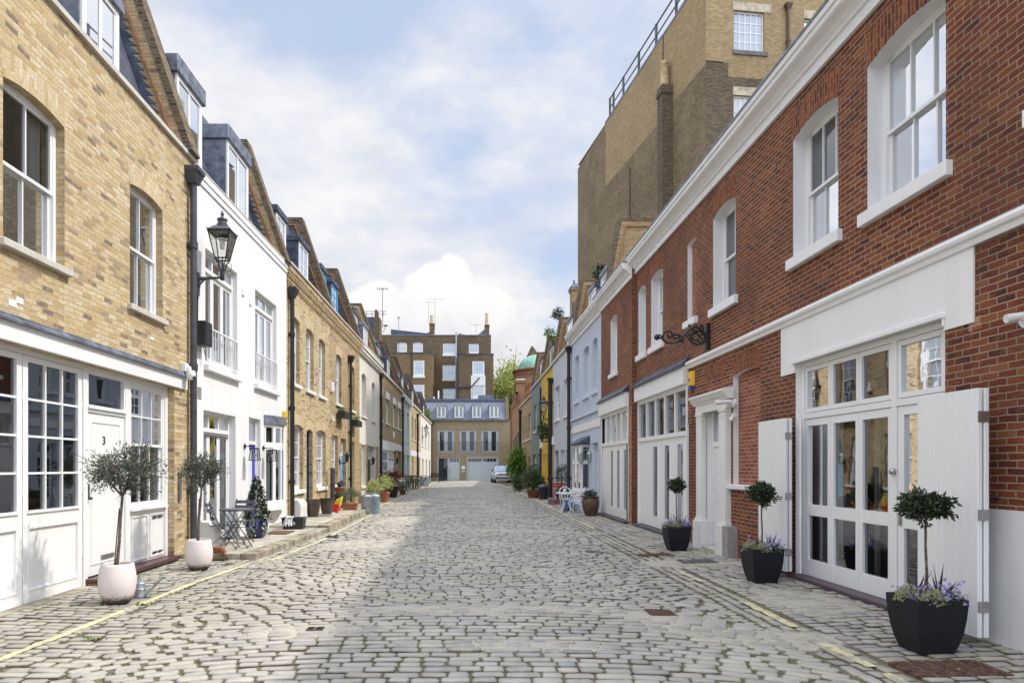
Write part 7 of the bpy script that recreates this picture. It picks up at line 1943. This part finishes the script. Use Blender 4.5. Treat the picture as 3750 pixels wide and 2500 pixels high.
def tall_pot(x, y, z, r, h, lab, mat='brown_glaze', group=None, name='plant_pot', cat='pot', n=26, top=None):
    t = thing(name, lab, cat, (x, y, z), group)
    MB().lathe([(r * .68, 0), (r * .8, h * .3), (r * .92, h * .7), (r * .98, h * .95), (r * 1.0, h), (r * .9, h), (r * .86, h * .85)], (x, y, z), n, cap=False).lathe([(.001, .004), (r * .68, .002)], (x, y, z), n, cap=False).build('pot', mat, t, smooth=True)
    MB().lathe([(.001, h * .87), (r * .88, h * .86)], (x, y, z), 14, cap=False).build('compost', 'compost', t)
    return t
tall_pot(-4.57, 20.5, .165, .225, .52, 'tall dark brown glazed pot nearer the viewer, empty', group='tall brown pots on the upper pavement')
t = tall_pot(-4.41, 21.75, .165, .225, .50, 'tall dark brown glazed pot with a bare cane, farther of the pair', group='tall brown pots on the upper pavement')
MB().tube([(-4.45, 21.75, .6), (-4.44, 21.75, 1.05)], .012, 5).build('cane', 'wood_weathered', t)
t = thing('red_crate', 'bright red plastic crate on the upper pavement', 'crate', (-4.42, 23.0, .165))
MB().lathe([(.24, 0), (.28, .24), (.29, .245), (.29, .26), (.25, .26), (.23, .03)], (-4.42, 23.0, .165), 4, cap=False, sx=.9, sy=1.2, rot=.5).lathe([(.001, .01), (.24, .01)], (-4.42, 23, .165), 4, cap=False, sx=.9, sy=1.2, rot=.5).build('crate', 'red_plastic', t, bev=.01)
t = thing('compost_bag', 'slumped yellow bag leaning in the red crate', 'bag', (-4.36, 23.2, .3))
MB().hexa([(-4.5, 23.1, .3), (-4.25, 23.0, .3), (-4.22, 23.25, .3), (-4.48, 23.3, .3), (-4.38, 23.08, .56), (-4.16, 23.02, .66), (-4.14, 23.2, .68), (-4.36, 23.22, .56)]).build('bag', 'yellow_bag', t, bev=.03)
t = thing('garden_trowel', 'small pink handled trowel lying on the upper pavement', 'trowel', (-4.1, 22.3, .17))
MB().tube([(-4.25, 22.4, .18), (-4.12, 22.2, .18)], .014, 5).hexa([(-4.36, 22.52, .17), (-4.3, 22.44, .17), (-4.23, 22.4, .17), (-4.29, 22.48, .17), (-4.36, 22.52, .176), (-4.3, 22.44, .182), (-4.23, 22.4, .18), (-4.29, 22.48, .18)]).build('trowel', 'red_plastic', t)
# terracotta trough with lavender
def trough(x, y, z, w_, d, h, lab, mat, leaf, n, rad, L, W, plant_z):
    t = thing('planted_trough', lab, 'trough', (x, y, z))
    MB().hexa([(x - w_ * .44, y - d * .44, z), (x + w_ * .44, y - d * .44, z), (x + w_ * .44, y + d * .44, z), (x - w_ * .44, y + d * .44, z), (x - w_ / 2, y - d / 2, z + h), (x + w_ / 2, y - d / 2, z + h), (x + w_ / 2, y + d / 2, z + h), (x - w_ / 2, y + d / 2, z + h)]).box(x - w_ / 2 - .02, x + w_ / 2 + .02, y - d / 2 - .02, y + d / 2 + .02, z + h * .75, z + h + .005).build('trough', mat, t, bev=.01)
    p, d_ = clumped((x, y, z + plant_z), rad, n, 26, .25, .4); d_[:, 2] += .8
    leaf_mesh('leaves', p, d_, L, W, leaf, t)
    return t
trough(-4.02, 23.85, .165, .50, .36, .24, 'terracotta trough of grey green lavender on the upper pavement', 'terracotta', 'lavender_leaf', 900, (.36, .3, .30), .12, .014, .46)
t = thing('stacked_pots', 'terracotta pot with a black pot tipped on it beside the sky blue door', 'pots', (-4.7, 25.4, .9))
MB().box(-4.92, -4.5, 25.1, 25.7, .165, .66).build('ledge', 'black_plastic', t); MB().lathe([(.14, 0), (.19, .2), (.2, .21), (.2, .25), (.17, .25)], (-4.66, 25.3, .665), 16).build('terracotta_pot', 'terracotta', t, smooth=True)
MB().tube([(-4.7, 25.3, 1.0), (-4.55, 25.2, 1.06)], [.09, .12], 10).build('black_pot', 'black_plastic', t)
# galvanised bins
def bin_(x, y, r, h, lab, mat, z=None):
    z = g_z(x) if z is None else z
    t = thing('dustbin', lab, 'dustbin', (x, y, z), 'round metal dustbins at the end of the pavement')
    n = 40; mb = MB(); pr = [(r * .9, 0), (r * .92, .03), (r * .93, .05), (r, h - .04), (r * 1.03, h - .03), (r * 1.03, h)]
    mb.lathe(pr, (x, y, z), n)
    for i in range(0, n, 2):
        a = 2 * math.pi * i / n; mb.bar((x + r * .93 * math.cos(a), y + r * .93 * math.sin(a), z + .06), (x + r * 1.0 * math.cos(a), y + r * 1.0 * math.sin(a), z + h - .06), .022, .014)
    mb.build('body', mat, t, smooth=True)
    MB().lathe([(r * 1.06, h - .05), (r * 1.07, h + .005), (r * .9, h + .04), (r * .3, h + .07), (.001, h + .075)], (x, y, z), 28).tube([(x - .08, y, z + h + .06), (x - .06, y, z + h + .11), (x + .06, y, z + h + .11), (x + .08, y, z + h + .06)], .012, 6).build('lid', mat, t, smooth=True)
bin_(-3.52, 24.4, .20, .64, 'galvanised ribbed dustbin at the corner of the raised pavement', 'galvanised'); bin_(-3.28, 24.75, .17, .64, 'pale blue grey dustbin behind the galvanised one', 'galv_blue')
# shrubs in pots down the left
def potted(x, y, r, h, lab, pm, leaf, rad, cz, n, L, W, z=None, name='potted_shrub', k=26, group=None, spread=.3):
    z = g_z(x) if z is None else z
    t = thing(name, lab, 'potted plant', (x, y, z), group)
    MB().lathe([(r * .7, 0), (r * .85, h * .5), (r * .95, h * .8), (r * 1.05, h * .82), (r * 1.05, h), (r * .92, h), (r * .9, h * .86)], (x, y, z), 24, cap=False).lathe([(.001, .003), (r * .7, .002)], (x, y, z), 24, cap=False).lathe([(.001, h * .9), (r * .92, h * .88)], (x, y, z), 16, cap=False).build('pot', pm, t, smooth=True)
    mb = MB()
    for i in range(6): mb.tube([(x, y, z + h * .8), (x + RNG.normal(0, .3) * rad[0], y + RNG.normal(0, .3) * rad[1], z + cz)], [.014, .005], 4)
    mb.build('stem', 'bark', t)
    p, d = clumped((x, y, z + cz), rad, n, k, spread, .45); leaf_mesh('leaves', p, d, L, W, leaf, t)
    return t
potted(-4.10, 31.2, .20, .40, 'yellow green variegated shrub in a terracotta pot against the dark doorway', 'terracotta', 'variegated_leaf', (.50, .45, .33), .78, 600, .10, .055)
potted(-3.85, 32.7, .24, .50, 'yellow green variegated shrub in the larger terracotta pot beside the street', 'terracotta', 'variegated_leaf', (.48, .45, .36), .92, 600, .10, .055)
potted(-4.02, 37.8, .33, .58, 'red leaved shrub in a wide dark pot beyond the variegated shrubs', 'black_plastic', 'redtip_leaf', (.72, .6, .42), 1.05, 900, .13, .05)
potted(-3.80, 41.5, .2, .3, 'low green shrub beside the wide dark pot', 'terracotta_old', 'bush_leaf', (.5, .5, .35), .6, 450, .12, .05)
def wood_chair(x, y, rz, lab):
    t = thing('garden_chair', lab, 'chair', (0, 0, 0), 'weathered wooden garden chairs')
    mb = MB()
    for i in range(5): mb.box(-.27, .27, -.25 + i * .1, -.25 + i * .1 + .085, .42, .45)
    mb.build('seat', 'wood_weathered', t); mb = MB()
    for i in range(6): mb.box(-.27, .27, .25, .28, .5 + i * .085, .5 + i * .085 + .06)
    mb.box(-.29, .29, .245, .29, 1.0, 1.06).build('backrest', 'wood_weathered', t)
    for sx in (-1, 1):
        for sy in (-1, 1): MB().box(sx * .27 - .03, sx * .27 + .03, sy * .25 - .03, sy * .25 + .03, 0, .66 if sy < 0 else 1.04).build('leg', 'wood_weathered', t)
        MB().box(sx * .27 - .04, sx * .27 + .04, -.3, .26, .66, .69).build('armrest', 'wood_weathered', t)
    t.location = (x, y, g_z(x)); t.rotation_euler = (0, 0, rz)
    return t
wood_chair(-4.15, 50.5, R(175), 'weathered wooden garden chair nearest the bicycles'); wood_chair(-4.0, 52.2, R(200), 'weathered wooden garden chair half hidden behind another')
t = thing('white_chair', 'white plastic garden chair beside the weathered wooden chairs', 'chair', (-4.35, 46.5, 0))
MB().box(-4.6, -4.1, 46.2, 46.7, .42, .47).box(-4.6, -4.56, 46.2, 46.25, 0, .42).box(-4.14, -4.1, 46.2, 46.25, 0, .42).box(-4.6, -4.56, 46.65, 46.7, 0, .42).box(-4.14, -4.1, 46.65, 46.7, 0, .42).hexa([(-4.6, 46.66, .47), (-4.1, 46.66, .47), (-4.1, 46.7, .47), (-4.6, 46.7, .47), (-4.58, 46.85, .92), (-4.12, 46.85, .92), (-4.12, 46.89, .92), (-4.58, 46.89, .92)]).build('chair', 'white_plastic', t, bev=.01)
def bicycle(x, y, rz, lab, mat):
    t = thing('bicycle', lab, 'bicycle', (0, 0, 0), 'bicycles leaning together down the street')
    for yy in (-.52, .52):
        mb = MB().tube([(0, yy + .33 * math.cos(a), .34 + .33 * math.sin(a)) for a in np.linspace(0, 2 * math.pi, 25)], .018, 5, cap=False)
        o = mb.build('wheel', 'rubber', t)
        mb = MB()
        for a in np.linspace(0, math.pi, 7)[:-1]: mb.tube([(0, yy + .32 * math.cos(a), .34 + .32 * math.sin(a)), (0, yy - .32 * math.cos(a), .34 - .32 * math.sin(a))], .004, 3)
        mb.build('spokes', 'steel', o)
    MB().tube([(0, -.42, .92), (0, -.36, .74), (0, -.05, .30), (0, .18, .82)], .018, 6).tube([(0, -.38, .80), (0, .16, .76)], .016, 6).tube([(0, -.36, .74), (0, -.52, .34)], .015, 6).tube([(0, .52, .34), (0, .16, .76)], .012, 6).tube([(0, .52, .34), (0, -.05, .30)], .012, 6).build('frame', mat, t)
    MB().tube([(-.28, -.34, 1.0), (0, -.42, .96), (.28, -.34, 1.0)], .014, 6).build('handlebar', 'black_plastic', t)
    MB().hexa([(-.06, .08, .86), (.06, .08, .86), (.08, .32, .86), (-.08, .32, .86), (-.03, .06, .90), (.03, .06, .90), (.07, .32, .92), (-.07, .32, .92)]).build('saddle', 'black_plastic', t)
    t.location = (x, y, g_z(x)); t.rotation_euler = (0, R(9), rz)
    return t
bicycle(-3.95, 55.0, R(20), 'bright blue bicycle leaning nearest the street', 'bike_blue'); bicycle(-4.05, 56.6, R(32), 'pale bicycle leaning behind the bright blue one', 'white_metal'); bicycle(-3.75, 58.2, R(45), 'dark bicycle leaning farthest down the street', 'black_iron')
bin_(-3.6, 61.5, .33, .85, 'pale grey bin beyond the bicycles at the far end', 'galv_blue'); bin_(-3.75, 60.2, .3, .8, 'grey bin just behind the bicycles at the far end', 'galvanised')
t = thing('garden_bench', 'dark bench against the glazed door of the end house', 'bench', (-4.0, 80.5, 0))
mb = MB().box(-5.1, -2.6, 80.3, 80.75, .42, .48)
for i in range(4): mb.box(-5.1, -2.6, 80.75, 80.8, .55 + i * .11, .55 + i * .11 + .07)
mb.build('seat', 'black_iron', t)
for x_ in (-5.05, -2.7):
    for y_ in (80.33, 80.72): MB().box(x_, x_ + .06, y_, y_ + .06, 0, .9 if y_ > 80.5 else .65).build('leg', 'black_iron', t)
t = thing('garden_table', 'dark metal garden table at the far left end', 'table', (-3.3, 74, 0))
MB().box(-3.9, -2.8, 73.6, 74.6, .70, .74).build('tabletop', 'black_iron', t)
for x_ in (-3.85, -2.9):
    for y_ in (73.65, 74.5): MB().box(x_, x_ + .05, y_, y_ + .05, 0, .7).build('leg', 'black_iron', t)
shrub('wall_plant', 'feathery green plant growing from the roof edge at the far left end', at_(1563, 1515, 79), (1.0, .6, .6), 220, 18, 'bright_leaf', .35, .09)

# ------------------------------------------------------------------ parked car
CR = thing('parked_car', 'silver four wheel drive car parked by the grey garage', 'car', (0, 0, 0))
def sect(w0, pts): return pts
def loft(prof, wl, wh, zl, zh, mat, name, parent, bev=.06):
    """side profile (y,z) given width that narrows from wl at zl to wh at zh"""
    mb = MB(); n = len(prof)
    wd = lambda z: wl + (wh - wl) * min(1, max(0, (z - zl) / (zh - zl)))
    L_ = [(-wd(z), y, z) for y, z in prof]; R_ = [(wd(z), y, z) for y, z in prof]
    mb.v += L_ + R_
    mb.f.append(tuple(range(n))); mb.f.append(tuple(range(2 * n - 1, n - 1, -1)))
    for i in range(n): mb.f.append((i, (i + 1) % n, n + (i + 1) % n, n + i))
    return mb.build(name, mat, parent, bev=bev)
bd = loft([(.08, .38), (0, .55), (.02, .85), (.10, 1.02), (.45, 1.10), (1.35, 1.16), (1.6, 1.20), (4.75, 1.18), (4.85, .95), (4.85, .45), (4.6, .36), (.3, .34)], .97, .88, .5, 1.2, 'car_paint', 'body', CR)
loft([(1.35, 1.15), (2.15, 1.74), (2.5, 1.80), (4.3, 1.80), (4.75, 1.16)], .88, .66, 1.15, 1.8, 'car_paint', 'cabin', CR, .05)
MB().hexa([(-.62, 2.3, 1.79), (.62, 2.3, 1.79), (.62, 4.3, 1.80), (-.62, 4.3, 1.80), (-.60, 2.35, 1.83), (.60, 2.35, 1.83), (.60, 4.25, 1.84), (-.60, 4.25, 1.84)]).build('roof', 'black_plastic', CR)
MB().poly([(-.80, 1.40, 1.21), (.80, 1.40, 1.21), (.64, 2.14, 1.755), (-.64, 2.14, 1.755)]).build('windscreen', 'car_glass', CR)
for s_ in (-1, 1):
    MB().poly([(s_ * .88, 1.75, 1.22), (s_ * .88, 4.45, 1.22), (s_ * .705, 4.15, 1.72), (s_ * .705, 2.3, 1.72)]).build('side_window', 'glass_far', CR)
    MB().box(min(s_ * .62, s_ * .90), max(s_ * .62, s_ * .90), -.005, .1, .82, .96).build('headlight', 'white_metal', CR, bev=.02)
    MB().box(min(s_ * .92, s_ * 1.12), max(s_ * .92, s_ * 1.12), 1.55, 1.68, 1.18, 1.34).build('door_mirror', 'black_plastic', CR, bev=.03)
    for y_ in (.95, 3.9):
        w_ = MB().tube([(s_ * .74, y_, .37), (s_ * .985, y_, .37)], .37, 24).build('wheel', 'rubber', CR, smooth=True)
        MB().tube([(s_ * .97, y_, .37), (s_ * .992, y_, .37)], .25, 16).build('rim', 'steel', w_)
MB().box(-.58, .58, -.02, .06, .84, .96).build('grille', 'black_plastic', CR, bev=.02)
MB().box(-.50, .50, -.03, .05, .875, .905).build('grille_bar', 'car_paint', CR)
MB().box(-.80, .80, -.03, .08, .40, .52).box(-.92, -.66, -.02, .08, .50, .60).box(.66, .92, -.02, .08, .50, .60).build('air_intake', 'black_plastic', CR, bev=.02)
MB().box(-.26, .26, -.035, .02, .62, .72).build('number_plate', 'white_plastic', CR)
MB().box(-.85, .85, -.04, .07, .30, .385).build('bumper', 'car_paint', CR, bev=.03)
CR.scale = (1.08, 1.05, 1.06); CR.location = (4.14, 72.4, -.02); CR.rotation_euler = (0, 0, R(3))

# ------------------------------------------------------------------ right side objects
shrub('tall_shrub', 'tall bright green shrub beside the parked car', (3.98, 52, 1.80), (.70, 1.0, 1.38), 3200, 60, 'bright_leaf', .24, .13, pot=(0, 0, 0), spread=.25)
shrub('low_hedge', 'dark olive coloured bush at the foot of the tall bright shrub', (3.66, 47, .55), (.36, .9, .45), 900, 40, 'bush_leaf', .16, .08, pot=(0, 0, 0))
potted(3.72, 37.2, .38, .42, 'wide terracotta pot with a dense glossy green bush', 'terracotta_old', 'bush_leaf', (.68, .7, .52), .98, 2600, .13, .06, name='potted_shrub', k=70, spread=.22)
shrub('grey_shrub', 'grey leaved shrub behind the glossy bush in front of the grey green house', (4.25, 42, 1.3), (.55, .6, .7), 700, 30, 'olive_leaf', .14, .06, pot=(0, 0, 0))
t = thing('rubbish_bin', 'black round dustbin with a dark lid beside the red chair', 'bin', (4.05, 35.4, g_z(4.05)))
z = g_z(4.05); MB().lathe([(.22, 0), (.26, .6), (.27, .62)], (4.05, 35.4, z), 20).build('body', 'black_plastic', t, smooth=True); MB().lathe([(.29, .60), (.30, .66), (.24, .73), (.1, .78), (.001, .79)], (4.05, 35.4, z), 20).build('lid', 'lead_dark', t, smooth=True)
t = thing('broom', 'broom with a pale handle leaning on the yellow wall', 'broom', (4.5, 36.0, 0)); MB().tube([(4.35, 35.9, .25), (4.6, 36.2, 1.45)], .014, 5).box(4.25, 4.45, 35.8, 35.95, .1, .28).build('broom', 'wood_weathered', t)
t = thing('stone_block', 'grey stone block on the ground beside the black dustbin', 'block', (4.1, 30.9, 0)); MB().box(3.78, 4.45, 30.6, 31.3, -.02, .2).build('block', 'drain_iron', t, bev=.01)
rc = folding_chair('red_chair', 'red slatted folding chair behind the white garden table', 'red_metal'); rc.location = (4.12, 29.9, g_z(4.1)); rc.rotation_euler = (0, 0, R(165)); rc.scale = (1.25, 1.1, 1.12)
def topiary():
    t = thing('topiary', 'dark twisted conifer topiary against the grey painted house', 'topiary', (4.42, 31.4, 0))
    MB().lathe([(.2, 0), (.26, .4), (.27, .42), (.24, .42)], (4.42, 31.4, 0), 16).build('pot', 'black_plastic', t, smooth=True)
    MB().tube([(4.42, 31.4, .4), (4.42, 31.4, 1.6)], .03, 6).build('stem', 'bark', t)
    P = []; D = []
    for (cx_, cz, r_) in ((4.22, .75, .30), (4.55, .8, .32), (4.30, 1.15, .22), (4.62, 1.2, .26), (4.27, 1.5, .2), (4.6, 1.55, .22), (4.5, .5, .35)):
        p, d = clumped((cx_, 31.4, cz), (r_, r_, r_), 300, 14, .3, .6); P.append(p); D.append(d)
    leaf_mesh('leaves', np.vstack(P), np.vstack(D), .06, .03, 'bay_leaf', t)
topiary()
t = thing('flower_pot', 'large rounded bronze brown pot of low clipped box beside the dark glazed door', 'potted plant', (4.28, 23.3, g_z(4.28)))
z = g_z(4.28)
MB().lathe([(.18, 0), (.23, .12), (.28, .3), (.30, .45), (.285, .56), (.26, .60), (.30, .63), (.30, .66), (.26, .66), (.25, .6)], (4.28, 23.3, z), 30, cap=False).lathe([(.001, .004), (.18, .002)], (4.28, 23.3, z), 30, cap=False).lathe([(.001, .6), (.26, .59)], (4.28, 23.3, z), 20, cap=False).build('pot', 'bronze_pot', t, smooth=True)
p, d = clumped((4.28, 23.3, z + .74), (.30, .30, .14), 1100, 50, .2, .5); leaf_mesh('leaves', p, d, .05, .025, 'bay_leaf', t)
# white cast garden set
def cast_chair(lab):
    t = thing('white_garden_chair', lab, 'chair', (0, 0, 0), 'ornate white metal garden chairs')
    MB().lathe([(.22, .43), (.235, .44), (.235, .455), (.2, .46)], (0, 0, 0), 18, sx=1.0, sy=.92).build('seat', 'white_metal', t)
    bk = MB().tube([(-.21, .2, .44), (-.22, .26, .70), (-.17, .29, .84), (-.07, .30, .89), (0, .305, .93), (.07, .30, .89), (.17, .29, .84), (.22, .26, .70), (.21, .2, .44)], .018, 6)
    bk.tube([(-.12, .24, .5), (-.09, .27, .66), (0, .29, .74), (.09, .27, .66), (.12, .24, .5)], .014, 5).tube([(0, .22, .46), (0, .29, .74)], .014, 5).ball((0, .29, .78), .06, 8).tube([(-.2, .25, .62), (.2, .25, .62)], .013, 5)
    for s_ in (-1, 1): bk.tube([(s_ * .06, .23, .46), (s_ * .13, .26, .6), (s_ * .05, .28, .7)], .010, 5)
    bk.build('backrest', 'white_metal', t, smooth=True)
    for s_ in (-1, 1):
        MB().tube([(s_ * .17, -.17, .44), (s_ * .20, -.2, .30), (s_ * .17, -.19, .12), (s_ * .2, -.24, 0)], [.02, .018, .013, .016], 6).build('leg', 'white_metal', t, smooth=True)
        MB().tube([(s_ * .18, .17, .44), (s_ * .19, .22, .25), (s_ * .21, .30, 0)], [.02, .015, .014], 6).build('leg', 'white_metal', t, smooth=True)
        MB().tube([(s_ * .22, .25, .66), (s_ * .26, .05, .66), (s_ * .26, -.12, .64), (s_ * .22, -.17, .54), (s_ * .2, -.15, .44)], .014, 6).build('armrest', 'white_metal', t, smooth=True)
    return t
w1 = cast_chair('ornate white chair behind the white table, its back to the bay window'); w1.location = (3.86, 26.05, g_z(3.86)); w1.rotation_euler = (0, 0, R(5))
w2 = dup(w1, (4.05, 24.75, g_z(4.05)), R(-118), 'ornate white chair in front of the white table, nearest the bronze pot')
t = thing('white_garden_table', 'round ornate white metal garden table outside the pale blue house', 'table', (3.76, 25.4, g_z(3.76)))
z = g_z(3.76)
MB().lathe([(.36, .68), (.385, .69), (.39, .73), (.37, .735)], (3.76, 25.4, z), 26).build('tabletop', 'white_metal', t)
for a in (45, 135, 225, 315):
    ca, sa = math.cos(R(a)), math.sin(R(a))
    MB().tube([(3.76 + ca * .33, 25.4 + sa * .33, z + .68), (3.76 + ca * .26, 25.4 + sa * .26, z + .5), (3.76 + ca * .10, 25.4 + sa * .10, z + .34), (3.76 + ca * .22, 25.4 + sa * .22, z + .14), (3.76 + ca * .33, 25.4 + sa * .33, z)], .018, 6).build('leg', 'white_metal', t, smooth=True)
t = thing('blue_sack', 'slumped bright blue sack under the white garden table', 'sack', (4.0, 26.4, 0)); MB().lathe([(.2, 0), (.24, .1), (.2, .32), (.1, .45), (.05, .5)], (4.0, 26.45, g_z(4.0)), 12, sx=1.2).build('sack', 'blue_bag', t, smooth=True)
t = thing('doorstep_planter', 'low blue grey step box beneath the bay window', 'planter box', (4.55, 26.4, 0)); MB().box(4.2, 4.72, 25.2, 27.2, -.02, .28).build('box', 'blue_paint', t, bev=.01)
for o in list(bpy.data.objects):
    if o.type == 'MESH' and not o.data.materials: o.data.materials.append(MATS['white_paint'])
